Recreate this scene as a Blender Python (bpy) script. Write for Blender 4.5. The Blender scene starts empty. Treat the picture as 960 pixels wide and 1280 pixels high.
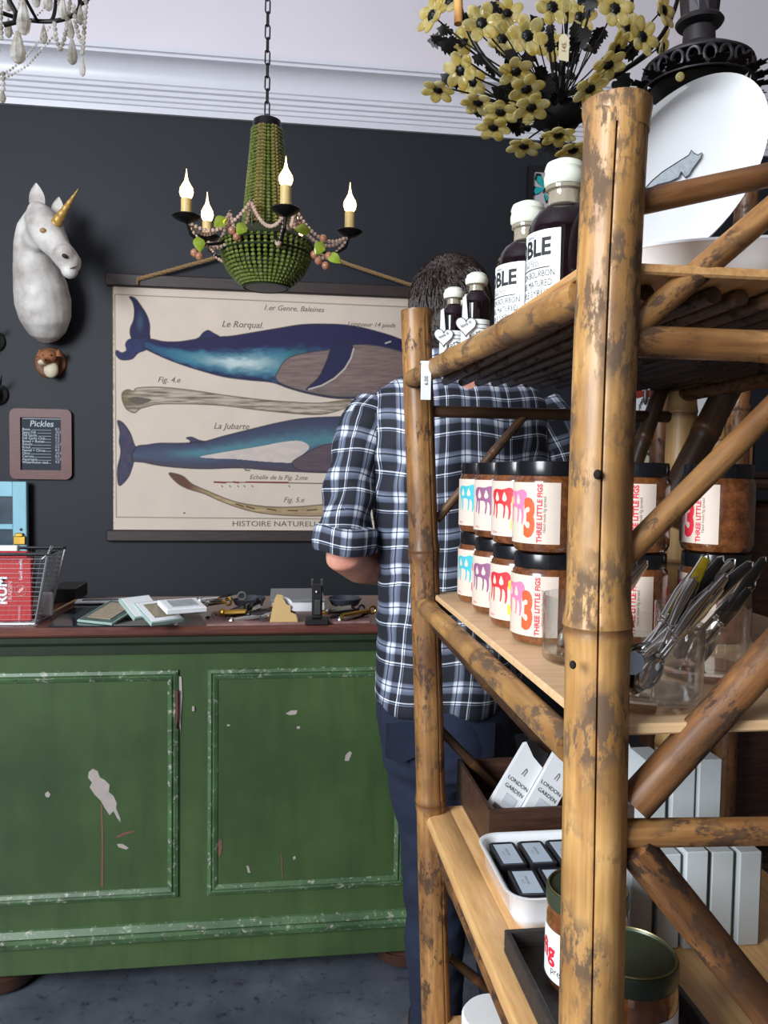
import bpy, bmesh, math, random
import numpy as np
from mathutils import Vector, Matrix, noise
random.seed(7)
S = bpy.context.scene
COL = S.collection
R = math.radians
PI = math.pi
# ---------------------------------------------------------------- camera
FPX, CX, CY = 1000.0, 480.0, 640.0
YAW, PITCH, ROLL, CAMH = R(7.4), R(-2.98), R(0.8), 1.37
f0 = Vector((math.sin(YAW)*math.cos(PITCH), math.cos(YAW)*math.cos(PITCH), math.sin(PITCH)))
r0 = Vector((math.cos(YAW), -math.sin(YAW), 0))
u0 = r0.cross(f0)
rc = r0*math.cos(ROLL) + u0*math.sin(ROLL)
uc = u0*math.cos(ROLL) - r0*math.sin(ROLL)
EYE = Vector((0, 0, CAMH))
cam = bpy.data.cameras.new('camera')
camo = bpy.data.objects.new('camera', cam); COL.objects.link(camo)
camo.matrix_world = Matrix(((rc.x, uc.x, -f0.x, EYE.x), (rc.y, uc.y, -f0.y, EYE.y), (rc.z, uc.z, -f0.z, EYE.z), (0, 0, 0, 1)))
cam.sensor_fit = 'HORIZONTAL'; cam.sensor_width = 36; cam.lens = FPX/960*36; cam.clip_start = 0.02
S.camera = camo
def P(px, py, X=None, Y=None, Z=None, d=None):
    """world point seen at photo pixel (px,py) on a plane X / Y / Z = const or at depth d"""
    v = f0 + rc*((px-CX)/FPX) + uc*((CY-py)/FPX)
    if Y is not None: t = (Y-EYE.y)/v.y
    elif X is not None: t = (X-EYE.x)/v.x
    elif Z is not None: t = (Z-EYE.z)/v.z
    else: t = d
    return EYE + v*t
# ---------------------------------------------------------------- view, world and lights
S.view_settings.view_transform = 'Standard'; S.view_settings.look = 'None'
S.view_settings.gamma = 1; S.view_settings.use_curve_mapping = False
S.view_settings.exposure = 0.25
W = bpy.data.worlds.new('world'); S.world = W; W.use_nodes = True
W.node_tree.nodes['Background'].inputs[0].default_value = (0.88, 0.94, 1.0, 1)
W.node_tree.nodes['Background'].inputs[1].default_value = 0.40
def area(name, loc, target, sx, sy, power, color):
    l = bpy.data.lights.new(name, 'AREA'); l.shape = 'RECTANGLE'; l.size = sx; l.size_y = sy
    l.energy = power; l.color = color
    o = bpy.data.objects.new(name, l); COL.objects.link(o); o.location = loc
    o.rotation_euler = (Vector(target)-Vector(loc)).to_track_quat('-Z', 'Y').to_euler()
    return o
area('shop_window_daylight', (-2.85, -0.9, 2.35), (0.4, 2.2, 1.5), 2.2, 1.9, 315, (0.90, 0.95, 1.0))
# ---------------------------------------------------------------- helpers
def tag(o, label=None, cat=None, group=None, kind=None):
    if label: o['label'] = label
    if cat: o['category'] = cat
    if group: o['group'] = group
    if kind: o['kind'] = kind
    return o
def empty(name, loc=(0, 0, 0), label=None, cat=None, group=None, rz=0):
    o = bpy.data.objects.new(name, None); COL.objects.link(o)
    o.empty_display_size = 0.05
    o.location = loc; o.rotation_euler = (0, 0, rz)
    return tag(o, label, cat, group)
def frame_of(d):
    d = Vector(d).normalized()
    a = Vector((0, 0, 1)) if abs(d.z) < 0.9 else Vector((0, 1, 0))
    x = a.cross(d).normalized(); y = d.cross(x)
    return x, y, d
class MB:
    def __init__(s): s.v = []; s.f = []; s.attr = {}
    def add(s, vs, fs, **at):
        o = len(s.v); s.v += [tuple(p) for p in vs]; s.f += [tuple(i+o for i in f) for f in fs]
        for k, arr in at.items():
            s.attr.setdefault(k, {})
            for i, a in enumerate(arr): s.attr[k][o+i] = a
        return s
    def box(s, lo, hi, b=0.0, M=None):
        lo = Vector(lo); hi = Vector(hi)
        vs, fs = [], []
        if b <= 0:
            for z in (lo.z, hi.z):
                for x, y in ((lo.x, lo.y), (hi.x, lo.y), (hi.x, hi.y), (lo.x, hi.y)): vs.append(Vector((x, y, z)))
            fs = [(3, 2, 1, 0), (4, 5, 6, 7), (0, 1, 5, 4), (1, 2, 6, 5), (2, 3, 7, 6), (3, 0, 4, 7)]
        else:
            idx = {}
            def vid(c, ax):
                k = (c, ax)
                if k not in idx:
                    p = [0, 0, 0]
                    for i in range(3):
                        e = hi[i] if c[i] else lo[i]
                        p[i] = e if i == ax else e + (-b if c[i] else b)
                    idx[k] = len(vs); vs.append(Vector(p))
                return idx[k]
            cs = [(i, j, k) for i in (0, 1) for j in (0, 1) for k in (0, 1)]
            for ax in range(3):
                a1, a2 = [(1, 2), (2, 0), (0, 1)][ax]
                for sd in (0, 1):
                    q = []
                    for c1, c2 in ((0, 0), (1, 0), (1, 1), (0, 1)):
                        c = [0, 0, 0]; c[ax] = sd; c[a1] = c1; c[a2] = c2; q.append(vid(tuple(c), ax))
                    fs.append(tuple(q) if sd else tuple(reversed(q)))
                for c1 in (0, 1):
                    for c2 in (0, 1):
                        A = [0, 0, 0]; A[a1] = c1; A[a2] = c2; B = A[:]; B[ax] = 1
                        A = tuple(A); B = tuple(B)
                        q = (vid(A, a1), vid(B, a1), vid(B, a2), vid(A, a2))
                        fs.append(q if (c1 == c2) else tuple(reversed(q)))
            for c in cs:
                q = (vid(c, 0), vid(c, 1), vid(c, 2))
                fs.append(q if (sum(c) % 2 == 1) else tuple(reversed(q)))
        if M is not None: vs = [M @ p for p in vs]
        return s.add(vs, fs)
    def loft(s, rings, closed=True, cap=True, **at):
        n = len(rings[0]); vs = [p for r in rings for p in r]; fs = []
        for i in range(len(rings)-1):
            for j in range(n if closed else n-1):
                a = i*n+j; b = i*n+(j+1) % n
                fs.append((a, b, b+n, a+n))
        if cap and closed:
            fs.append(tuple(reversed(range(n)))); fs.append(tuple((len(rings)-1)*n+j for j in range(n)))
        return s.add(vs, fs, **at)
    def tube(s, pts, r, n=8, cap=True, closed=False):
        pts = [Vector(p) for p in pts]; m = len(pts)
        rr = r if isinstance(r, (list, tuple)) else [r]*m
        rings = []; x = None
        for i, p in enumerate(pts):
            if closed: d = pts[(i+1) % m]-pts[i-1]
            else: d = pts[min(i+1, m-1)]-pts[max(i-1, 0)]
            if d.length < 1e-9: d = Vector((0, 0, 1))
            d.normalize()
            if x is None: x, y, _ = frame_of(d)
            else:
                x = (x-d*x.dot(d))
                x = x.normalized() if x.length > 1e-6 else frame_of(d)[0]
                y = d.cross(x)
            rings.append([p+(x*math.cos(2*PI*j/n)+y*math.sin(2*PI*j/n))*rr[i] for j in range(n)])
        if closed:
            vs = [q for r_ in rings for q in r_]; fs = []
            for i in range(m):
                for j in range(n):
                    a = i*n+j; b = i*n+(j+1) % n; k = ((i+1) % m)*n
                    fs.append((a, b, k+(j+1) % n, k+j))
            return s.add(vs, fs)
        return s.loft(rings, cap=cap)
    def lathe(s, prof, n=32, c=(0, 0, 0), M=None, cap=True):
        rings = []
        for r, z in prof:
            ring = [Vector((c[0]+max(r, 1e-5)*math.cos(2*PI*j/n), c[1]+max(r, 1e-5)*math.sin(2*PI*j/n), c[2]+z)) for j in range(n)]
            if M is not None: ring = [M @ p for p in ring]
            rings.append(ring)
        return s.loft(rings, cap=cap)
    def ball(s, c, r, n=8, m=6, M=None):
        rx, ry, rz = r if isinstance(r, (tuple, list)) else (r, r, r)
        c = Vector(c); vs = []; fs = []
        vs.append(Vector((0, 0, -rz)))
        for i in range(1, m):
            t = PI*i/m
            for j in range(n): vs.append(Vector((rx*math.sin(t)*math.cos(2*PI*j/n), ry*math.sin(t)*math.sin(2*PI*j/n), -rz*math.cos(t))))
        vs.append(Vector((0, 0, rz)))
        for j in range(n): fs.append((0, 1+(j+1) % n, 1+j))
        for i in range(m-2):
            for j in range(n):
                a = 1+i*n+j; b = 1+i*n+(j+1) % n; fs.append((a, b, b+n, a+n))
        L = len(vs)-1
        for j in range(n): fs.append((L, 1+(m-2)*n+j, 1+(m-2)*n+(j+1) % n))
        if M is not None: vs = [M @ p for p in vs]
        return s.add([p+c for p in vs], fs)
    def prism(s, pts, off):
        """closed polygon pts (3D) extruded by vector off"""
        off = Vector(off); pts = [Vector(p) for p in pts]; n = len(pts)
        vs = pts+[p+off for p in pts]
        fs = [tuple(range(n)), tuple(reversed(range(n, 2*n)))]
        for i in range(n): fs.append(((i+1) % n, i, i+n, (i+1) % n+n))
        return s.add(vs, fs)
    def ring_plate(s, outer, inner, off):
        n = len(outer); off = Vector(off)
        A = [Vector(p) for p in outer]; B = [Vector(p) for p in inner]
        vs = A+B+[p+off for p in A]+[p+off for p in B]; fs = []
        for i in range(n):
            j = (i+1) % n
            fs += [(i, j, n+j, n+i), (2*n+j, 2*n+i, 3*n+i, 3*n+j), (j, i, 2*n+i, 2*n+j), (n+i, n+j, 3*n+j, 3*n+i)]
        return s.add(vs, fs)
    def mesh(s, name, off=None, smooth=35, recalc=True):
        me = bpy.data.meshes.new(name)
        vs = s.v if off is None else [(p[0]-off[0], p[1]-off[1], p[2]-off[2]) for p in s.v]
        me.from_pydata(vs, [], s.f)
        if recalc:
            bm = bmesh.new(); bm.from_mesh(me); bmesh.ops.recalc_face_normals(bm, faces=bm.faces); bm.to_mesh(me); bm.free()
        if smooth:
            me.polygons.foreach_set('use_smooth', [True]*len(me.polygons))
            try: me.set_sharp_from_angle(angle=R(smooth))
            except Exception: pass
        for k, dct in s.attr.items():
            sample = next(iter(dct.values()))
            if isinstance(sample, (int, float)):
                a = me.attributes.new(k, 'FLOAT', 'POINT')
                a.data.foreach_set('value', [float(dct.get(i, 0)) for i in range(len(s.v))])
            elif len(sample) == 4:
                a = me.attributes.new(k, 'FLOAT_COLOR', 'POINT')
                a.data.foreach_set('color', [c for i in range(len(s.v)) for c in dct.get(i, (0, 0, 0, 1))])
            else:
                a = me.attributes.new(k, 'FLOAT_VECTOR', 'POINT')
                a.data.foreach_set('vector', [c for i in range(len(s.v)) for c in dct.get(i, (0, 0, 0))])
        me.update()
        return me
    def build(s, name, mat, parent=None, smooth=35, recalc=True, world=True):
        """link as one object; coordinates are world coordinates (minus the parent's chain of locations) unless world=False"""
        off = None
        if parent is not None and world:
            off = Vector((0, 0, 0)); q = parent
            while q is not None: off += q.location; q = q.parent
        me = s.mesh(name, off, smooth, recalc)
        if mat: me.materials.append(mat)
        o = bpy.data.objects.new(name, me); COL.objects.link(o)
        if parent is not None: o.parent = parent
        return o
def copy_tree(o, parent=None, loc=None):
    kids = [c for c in ALLKIDS(o)]
    c = o.copy(); COL.objects.link(c)
    if parent is not None: c.parent = parent
    if loc is not None: c.location = loc
    for k in kids: copy_tree(k, c)
    return c
def ALLKIDS(o): return [c for c in list(COL.objects) if c.parent == o]
# ---------------------------------------------------------------- materials
MATS = {}
def lin(c):
    return tuple(((x/255)/12.92 if x/255 <= 0.04045 else ((x/255+0.055)/1.055)**2.4) for x in c)
class NT:
    def __init__(s, name, rough=0.5, metal=0.0, **kw):
        s.m = bpy.data.materials.new(name); s.m.use_nodes = True; s.t = s.m.node_tree
        s.b = s.t.nodes['Principled BSDF']
        s.b.inputs['Roughness'].default_value = rough; s.b.inputs['Metallic'].default_value = metal
        for k, v in kw.items(): s.b.inputs[k.replace('_', ' ')].default_value = v
    def n(s, typ, **kw):
        q = s.t.nodes.new(typ)
        for k, v in kw.items():
            if k.startswith('i_'):
                key = k[2:].replace('_', ' ')
                q.inputs[int(key) if key.isdigit() else key].default_value = v
            else: setattr(q, k, v)
        return q
    def l(s, a, b): s.t.links.new(a, b)
    def coords(s, attr=None, scale=(1, 1, 1), off=True):
        if attr: src = s.n('ShaderNodeAttribute', attribute_name=attr).outputs['Vector']
        else: src = s.n('ShaderNodeTexCoord').outputs['Object']
        mp = s.n('ShaderNodeMapping'); s.l(src, mp.inputs['Vector']); mp.inputs['Scale'].default_value = scale
        if off:
            oi = s.n('ShaderNodeObjectInfo'); mm = s.n('ShaderNodeMath', operation='MULTIPLY'); s.l(oi.outputs['Random'], mm.inputs[0]); mm.inputs[1].default_value = 37.0
            ad = s.n('ShaderNodeVectorMath', operation='ADD'); s.l(mp.outputs[0], ad.inputs[0]); s.l(mm.outputs[0], ad.inputs[1])
            return ad.outputs[0]
        return mp.outputs[0]
    def noise(s, vec, scale, detail=4, rough=0.55):
        q = s.n('ShaderNodeTexNoise'); s.l(vec, q.inputs['Vector'])
        q.inputs['Scale'].default_value = scale; q.inputs['Detail'].default_value = detail; q.inputs['Roughness'].default_value = rough
        return q.outputs['Fac']
    def ramp(s, fac, stops):
        q = s.n('ShaderNodeValToRGB'); s.l(fac, q.inputs[0]); e = q.color_ramp.elements
        while len(e) < len(stops): e.new(0.5)
        for i, (p, c) in enumerate(stops):
            e[i].position = p; e[i].color = (*c, 1) if len(c) == 3 else c
        return q.outputs[0]
    def mix(s, fac, a, b):
        q = s.n('ShaderNodeMix', data_type='RGBA')
        for sock, v in ((q.inputs[0], fac), (q.inputs[6], a), (q.inputs[7], b)):
            if isinstance(v, (int, float)): sock.default_value = v
            elif isinstance(v, tuple): sock.default_value = (*v, 1) if len(v) == 3 else v
            else: s.l(v, sock)
        return q.outputs[2]
    def math(s, op, a, b=0.0, clamp=False):
        q = s.n('ShaderNodeMath', operation=op, use_clamp=clamp)
        for k, v in ((0, a), (1, b)):
            if isinstance(v, (int, float)): q.inputs[k].default_value = v
            else: s.l(v, q.inputs[k])
        return q.outputs[0]
    def color(s, c):
        if isinstance(c, tuple): s.b.inputs['Base Color'].default_value = (*c, 1)
        else: s.l(c, s.b.inputs['Base Color'])
    def bump(s, h, strength=0.3, dist=0.002):
        q = s.n('ShaderNodeBump'); q.inputs['Strength'].default_value = strength; q.inputs['Distance'].default_value = dist
        s.l(h, q.inputs['Height']); s.l(q.outputs[0], s.b.inputs['Normal'])
def simple(name, rgb, rough=0.5, metal=0.0, var=0.12, scale=25, bump=0.0, **kw):
    if name in MATS: return MATS[name]
    t = NT(name, rough, metal, **kw); c = lin(rgb)
    v = t.coords()
    nf = t.noise(v, scale)
    t.color(t.ramp(nf, [(0.25, tuple(x*(1-var) for x in c)), (0.75, tuple(min(1, x*(1+var)) for x in c))]))
    if bump: t.bump(nf, bump)
    MATS[name] = t.m; return t.m
def wood(name, dark, light, rough=0.5, grain=(3, 3, 40), bump=0.15, scale=6):
    if name in MATS: return MATS[name]
    t = NT(name, rough); v = t.coords(scale=grain)
    nf = t.noise(v, scale, 6, 0.65)
    t.color(t.ramp(nf, [(0.3, lin(dark)), (0.7, lin(light))])); t.bump(nf, bump)
    MATS[name] = t.m; return t.m
def emit(name, rgb, strength, var=0):
    t = NT(name); c = lin(rgb); t.b.inputs['Emission Color'].default_value = (*c, 1); t.b.inputs['Emission Strength'].default_value = strength
    t.color(c); return t.m
def glass(name, rgb=(255, 255, 255), rough=0.0, ior=1.45):
    if name in MATS: return MATS[name]
    t = NT(name, rough); t.b.inputs['Transmission Weight'].default_value = 1; t.b.inputs['IOR'].default_value = ior
    t.color(lin(rgb)); MATS[name] = t.m; return t.m
def cglass(name, c1, c2, clear=0.45, scale=60):
    t = NT(name, 0.05); v = t.coords(); c = t.ramp(t.noise(v, scale, 2), [(0.35, lin(c1)), (0.65, lin(c2))])
    t.color(c); t.b.inputs['Coat Weight'].default_value = 0.6
    tr = t.n('ShaderNodeBsdfTransparent'); t.l(c, tr.inputs[0]); lw = t.n('ShaderNodeLayerWeight'); lw.inputs['Blend'].default_value = 0.35
    tl = t.n('ShaderNodeBsdfTranslucent'); t.l(c, tl.inputs[0])
    m1 = t.n('ShaderNodeMixShader'); m1.inputs[0].default_value = 0.35; t.l(t.b.outputs[0], m1.inputs[1]); t.l(tl.outputs[0], m1.inputs[2])
    m2 = t.n('ShaderNodeMixShader'); t.l(t.math('MULTIPLY', t.math('SUBTRACT', 1.0, lw.outputs['Facing']), clear), m2.inputs[0]); t.l(m1.outputs[0], m2.inputs[1]); t.l(tr.outputs[0], m2.inputs[2])
    t.l(m2.outputs[0], t.t.nodes['Material Output'].inputs['Surface']); return t.m
def bamboo_mat(name, base, hi, stain, stain_amt=0.5, rough=0.42):
    t = NT(name, rough)
    v = t.coords('bco'); st = t.n('ShaderNodeMapping'); t.l(v, st.inputs['Vector']); st.inputs['Scale'].default_value = (1, 1, 0.06)
    streak = t.noise(st.outputs[0], 160, 4, 0.6)
    c = t.ramp(streak, [(0.3, lin(base)), (0.65, lin(hi))])
    big = t.noise(v, 9, 3, 0.5)
    c = t.mix(t.ramp(big, [(0.35, (0, 0, 0)), (0.7, (1, 1, 1))]), c, tuple(x*0.66 for x in lin(base)))
    st2 = t.n('ShaderNodeMapping'); t.l(v, st2.inputs['Vector']); st2.inputs['Scale'].default_value = (1, 1, 0.45)
    spots = t.noise(st2.outputs[0], 62, 8, 0.72)
    msk = t.ramp(spots, [(0.66-0.16*stain_amt, (0, 0, 0)), (0.72-0.16*stain_amt, (1, 1, 1))])
    gate = t.ramp(t.noise(v, 13, 3, 0.5), [(0.42, (0, 0, 0)), (0.55, (1, 1, 1))])
    mm = t.n('ShaderNodeMath', operation='MULTIPLY'); t.l(msk, mm.inputs[0]); t.l(gate, mm.inputs[1])
    m2 = t.math('MULTIPLY', mm.outputs[0], 0.85)
    gry = t.noise(st2.outputs[0], 17, 6, 0.66)
    c = t.mix(t.ramp(gry, [(0.56-0.08*stain_amt, (0, 0, 0)), (0.82-0.08*stain_amt, (0.6,)*3)]), c, tuple(0.55*q+0.45*sum(lin(stain))/3*1.4 for q in lin(stain)))
    side = t.noise(st.outputs[0], 26, 3, 0.5)
    c = t.mix(t.ramp(side, [(0.52, (0, 0, 0)), (0.66, (0.6,)*3)]), c, tuple(q*0.45 for q in lin(base)))
    c = t.mix(m2, c, lin(stain))
    nd = t.n('ShaderNodeAttribute', attribute_name='node')
    c = t.mix(t.math('MULTIPLY', nd.outputs['Fac'], 0.75), c, lin((92, 58, 34)))
    t.color(c)
    rr = t.ramp(mm.outputs[0], [(0, (rough,)*3), (1, (0.8,)*3)]); t.l(rr, t.b.inputs['Roughness'])
    t.bump(t.math('ADD', streak, spots), 0.25, 0.001)
    MATS[name] = t.m; return t.m
BAM = bamboo_mat('bamboo_tan', (170, 120, 64), (210, 166, 104), (84, 66, 52), 1.15)
BAM2 = bamboo_mat('bamboo_brown', (104, 66, 38), (150, 104, 62), (42, 28, 20), 1.0)
BAMA = bamboo_mat('bamboo_aged_shaded', (132, 88, 50), (182, 136, 82), (56, 38, 26), 1.0)  # darker bamboo; on the front rails and braces it paints in their shade
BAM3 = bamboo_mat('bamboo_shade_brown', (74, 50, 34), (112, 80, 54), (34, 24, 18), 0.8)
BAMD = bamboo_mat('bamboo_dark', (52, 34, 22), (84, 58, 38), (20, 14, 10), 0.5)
BAML = bamboo_mat('bamboo_pale', (196, 150, 92), (226, 186, 130), (120, 88, 56), 0.3)
def culm(A, B, r, mat, name, parent, nodes=None, n=24, seed=0, notch=False, r2=None, world=True, facet=None, bend=None):
    """a bamboo culm from A to B, with swollen nodes at the given distances (0..1)"""
    A = Vector(A); B = Vector(B); L = (B-A).length; x, y, d = frame_of(B-A)
    rnd = random.Random(seed)
    if nodes is None:
        k = max(1, int(L/0.33)); nodes = [(i+0.5+rnd.uniform(-.15, .15))/k for i in range(k)]
    r2 = r2 or r
    ss = set([0.0, 1.0]); m = max(6, int(L/0.03))
    for i in range(m+1): ss.add(i/m)
    for q in nodes:
        for dd in (-0.022, -0.012, -0.006, -0.002, 0.0015, 0.003, 0.008, 0.02):
            t = q+dd/L
            if 0 < t < 1: ss.add(t)
    ss = sorted(ss); rings = []; bco = []; nd = []
    ph = rnd.uniform(0, 6)
    angs = [2*PI*j/n for j in range(n)]
    if notch is not False:
        angs = []
        for j in range(n): angs.append(2*PI*j/n)
        k0 = notch
        angs = [a for a in angs if abs(((a-k0+PI) % (2*PI))-PI) > 0.12]+[k0-0.075, k0-0.035, k0, k0+0.035, k0+0.075]
        angs.sort(key=lambda a: a % (2*PI))
    for t in ss:
        rr = r+(r2-r)*t; nv = 0
        s_ = t*L
        for q in nodes:
            e = s_-q*L
            rr += r*0.11*math.exp(-(e/0.013)**2)
            if -0.0035 < e < 0.0025: rr -= r*0.05; nv = 1
            elif abs(e) < 0.0085: nv = max(nv, 0.45)
        c = A+d*s_+(x*math.sin(s_*5+ph)+y*math.cos(s_*4+ph))*r*0.06
        if bend: c = c+bend(t)
        ring = []
        for a in angs:
            ra = rr*(1+0.02*math.sin(2*a+ph+s_*2)+0.012*math.sin(5*a+ph*2))
            if notch is not False:
                da = abs(((a-notch+PI) % (2*PI))-PI)
                if da < 0.02: ra *= 0.80
                elif da < 0.045: ra *= 0.985
            if facet is not None:
                da = abs(((a-facet+PI) % (2*PI))-PI)
                if da < 0.75: ra = min(ra, rr*math.cos(0.75)/max(0.3, math.cos(da)))
            ring.append(c+(x*math.cos(a)+y*math.sin(a))*ra)
            bco.append((r*math.cos(a)+seed*0.37, r*math.sin(a), s_)); nd.append(nv)
        rings.append(ring)
    mb = MB(); mb.loft(rings, bco=bco, node=nd)
    return mb.build(name, mat, parent, smooth=50, world=world)
def text_mesh(body, size, mat, name, parent, M, align='CENTER', extrude=0.0, wrap=None, bold=0.0, squash=1.0, shear=0.0):
    """lettering as a mesh; M maps (x right, y up, z out) text space to world. wrap=(radius) bends it about a cylinder"""
    cu = bpy.data.curves.new(name, 'FONT'); cu.body = body; cu.size = size; cu.align_x = align; cu.align_y = 'CENTER'
    cu.extrude = extrude; cu.offset = bold; cu.shear = shear; cu.resolution_u = 3
    o = bpy.data.objects.new(name, cu)
    me = bpy.data.meshes.new_from_object(o)
    bpy.data.objects.remove(o); bpy.data.curves.remove(cu)
    if wrap:
        bm = bmesh.new(); bm.from_mesh(me); bmesh.ops.triangulate(bm, faces=bm.faces)
        for _ in range(3):
            le = [e for e in bm.edges if e.calc_length() > 0.006]
            if not le: break
            bmesh.ops.subdivide_edges(bm, edges=le, cuts=1); bmesh.ops.triangulate(bm, faces=[f for f in bm.faces if len(f.verts) > 3])
        bm.to_mesh(me); bm.free()
    off = Vector((0, 0, 0)); q = parent
    while q is not None: off += q.location; q = q.parent
    for v in me.vertices:
        c = Vector((v.co.x*squash, v.co.y, v.co.z))
        if wrap: c = wrap(c)
        v.co = (M @ c if M is not None else c)-off
    me.materials.clear(); me.materials.append(mat); me.name = name
    q = bpy.data.objects.new(name, me); COL.objects.link(q)
    if parent is not None: q.parent = parent
    return q
def WM(px, py, Y, out=0.0015):
    """matrix for lettering on a plane facing the camera side (normal -Y)"""
    p = P(px, py, Y=Y); return Matrix(((1, 0, 0, p.x), (0, 0, -1, p.y-out), (0, 1, 0, p.z), (0, 0, 0, 1)))
# common colours
WHITE = simple('white_card', (228, 230, 232), 0.6, var=0.03)
BLACK = simple('black_matt', (16, 16, 18), 0.5, var=0.2)
INK = simple('black_ink', (28, 28, 32), 0.7, var=0.1)
STEEL = simple('polished_steel', (210, 208, 204), 0.14, 1.0, var=0.05)
IRON = simple('dark_iron', (34, 32, 32), 0.38, 0.6, var=0.3)
BRASS = simple('brass', (190, 150, 70), 0.3, 1.0, var=0.15)
t_ = NT('clear_glass', 0.02); gl = t_.n('ShaderNodeBsdfGlossy'); gl.inputs['Roughness'].default_value = 0.02
tr = t_.n('ShaderNodeBsdfTransparent'); tr.inputs['Color'].default_value = (0.985, 0.993, 0.992, 1)
fr = t_.n('ShaderNodeFresnel'); fr.inputs['IOR'].default_value = 1.5
lw = t_.n('ShaderNodeLayerWeight'); lw.inputs['Blend'].default_value = 0.5
mx = t_.n('ShaderNodeMixShader'); t_.l(t_.math('ADD', t_.math('MULTIPLY', t_.math('POWER', lw.outputs['Facing'], 2.4), 0.9), 0.05, True), mx.inputs[0]); t_.l(tr.outputs[0], mx.inputs[1]); t_.l(gl.outputs[0], mx.inputs[2])
t_.l(mx.outputs[0], t_.t.nodes['Material Output'].inputs['Surface']); CLEAR = t_.m
# ================================================================ the room
YW = 4.0
cr_lo = P(250, 147.5, Y=YW).z                         # foot of the crown moulding
cr_top = cr_lo+0.235
CEIL = 4.35
t = NT('charcoal_wall_paint', 0.62); v = t.coords(off=False)
n1 = t.noise(v, 1.3, 5, 0.6)
t.color(t.ramp(n1, [(0.3, lin((18, 23, 32))), (0.7, lin((25, 30, 40)))])); t.bump(t.noise(v, 60, 3), 0.08, 0.002)
WALLM = t.m
WHITEP = simple('white_gloss_moulding', (226, 226, 234), 0.35, var=0.03, scale=3)
t = NT('pale_ceiling_paint', 0.8); v = t.coords(off=False)
t.color(t.ramp(t.noise(v, 1.5, 4), [(0.3, lin((214, 206, 214))), (0.7, lin((224, 217, 223)))])); CEILM = t.m
XL, XR, YB = -3.2, 3.6, -3.0
wb = tag(MB().box((XL, YW, 0), (XR, YW+0.12, cr_top-0.02)).build('wall_back', WALLM), kind='structure')
STANDIN = simple('pale_lilac_paint', (230, 224, 230), 0.8, var=0.03, scale=1.5)
MB().box((XL, YW, cr_top-0.02), (XR, YW+0.12, CEIL)).build('ceiling_stand_in', STANDIN, wb)  # stands in for the ceiling, set upright so it catches enough light
tag(MB().box((XL-0.12, YB, 0), (XL, YW+0.12, CEIL)).build('wall_left', simple('left_wall_paint', (150, 150, 155), 0.8, var=0.05, scale=2)), kind='structure')
tag(MB().box((XR, YB, 0), (XR+0.12, YW+0.12, CEIL)).build('wall_right', simple('right_wall_paint', (96, 84, 76), 0.8, var=0.08, scale=2)), kind='structure')
tag(MB().box((-0.5, YB-0.12, 0), (XR+0.12, YB, CEIL)).build('wall_light_block', simple('light_block_paint', (120, 112, 106), 0.8, var=0.05, scale=2)), kind='structure')  # unseen partial wall, added to keep world light off the rack's right side
tag(MB().box((XL-0.12, YB, CEIL), (XR+0.12, YW+0.12, CEIL+0.1)).build('ceiling', CEILM), kind='structure')
t = NT('worn_concrete_floor', 0.45); v = t.coords(off=False)
a = t.noise(v, 3, 6, 0.65); b = t.noise(v, 26, 6, 0.7)
c = t.ramp(a, [(0.3, lin((58, 62, 72))), (0.55, lin((84, 88, 98))), (0.75, lin((112, 116, 126)))])
c = t.mix(t.ramp(b, [(0.56, (0, 0, 0)), (0.66, (0.8, 0.8, 0.8))]), c, lin((40, 42, 50))); t.color(c); t.bump(b, 0.2, 0.003)
tag(MB().box((XL-0.12, YB, -0.1), (XR+0.12, YW+0.12, 0)).build('floor', t.m), kind='structure')
# crown moulding: one profile swept along the wall (y out from wall, z up)
h = cr_top-cr_lo
prof = [(0, 0), (0.016, 0), (0.018, 0.012), (0.020, 0.026), (0.027, 0.030), (0.027, 0.046), (0.036, 0.051), (0.036, 0.066), (0.047, 0.071), (0.047, 0.088),
        (0.060, 0.093), (0.060, 0.108), (0.068, 0.113)]
for i in range(9):
    q = i/8; prof.append((0.068+0.075*(1-math.cos(q*PI/2)), 0.113+0.085*math.sin(q*PI/2)))
prof += [(0.152, 0.200), (0.152, 0.212), (0.164, 0.215), (0.164, h), (0, h)]
mb = MB(); mb.loft([[(x, YW-o, cr_lo+z) for o, z in prof] for x in (XL, XR)])
tag(mb.build('trim_1', WHITEP, smooth=25), kind='structure')
# ================================================================ counter
YC = 2.08
def zc(py): return P(250, py, Y=YC).z
z_top = P(250, 783, Y=YC-0.03).z
z_bot = P(250, 1206, Y=YC).z
t = NT('chipped_green_paint', 0.33); v = t.coords(off=False)
base = t.ramp(t.noise(v, 2.2, 5, 0.6), [(0.3, lin((48, 66, 38))), (0.7, lin((72, 94, 54)))])
st = t.n('ShaderNodeMapping'); t.l(v, st.inputs['Vector']); st.inputs['Scale'].default_value = (1, 1, 0.12)
base = t.mix(t.ramp(t.noise(st.outputs[0], 24, 5, 0.6), [(0.45, (0, 0, 0)), (0.8, (0.55, 0.55, 0.55))]), base, lin((42, 62, 40)))
ch = t.noise(v, 21, 5, 0.62)
base = t.mix(t.ramp(ch, [(0.742, (0, 0, 0)), (0.752, (1, 1, 1))]), base, lin((170, 165, 155)))
t.color(base); t.bump(t.noise(v, 35, 4), 0.12, 0.002); GREEN = t.m
t = NT('worn_green_moulding', 0.4); v = t.coords(off=False)
base = t.ramp(t.noise(v, 7, 4, 0.6), [(0.3, lin((48, 72, 44))), (0.7, lin((78, 108, 70)))])
ed = t.noise(v, 60, 6, 0.75)
base = t.mix(t.ramp(ed, [(0.565, (0, 0, 0)), (0.61, (.9, .9, .9))]), base, lin((150, 152, 138)))
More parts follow.
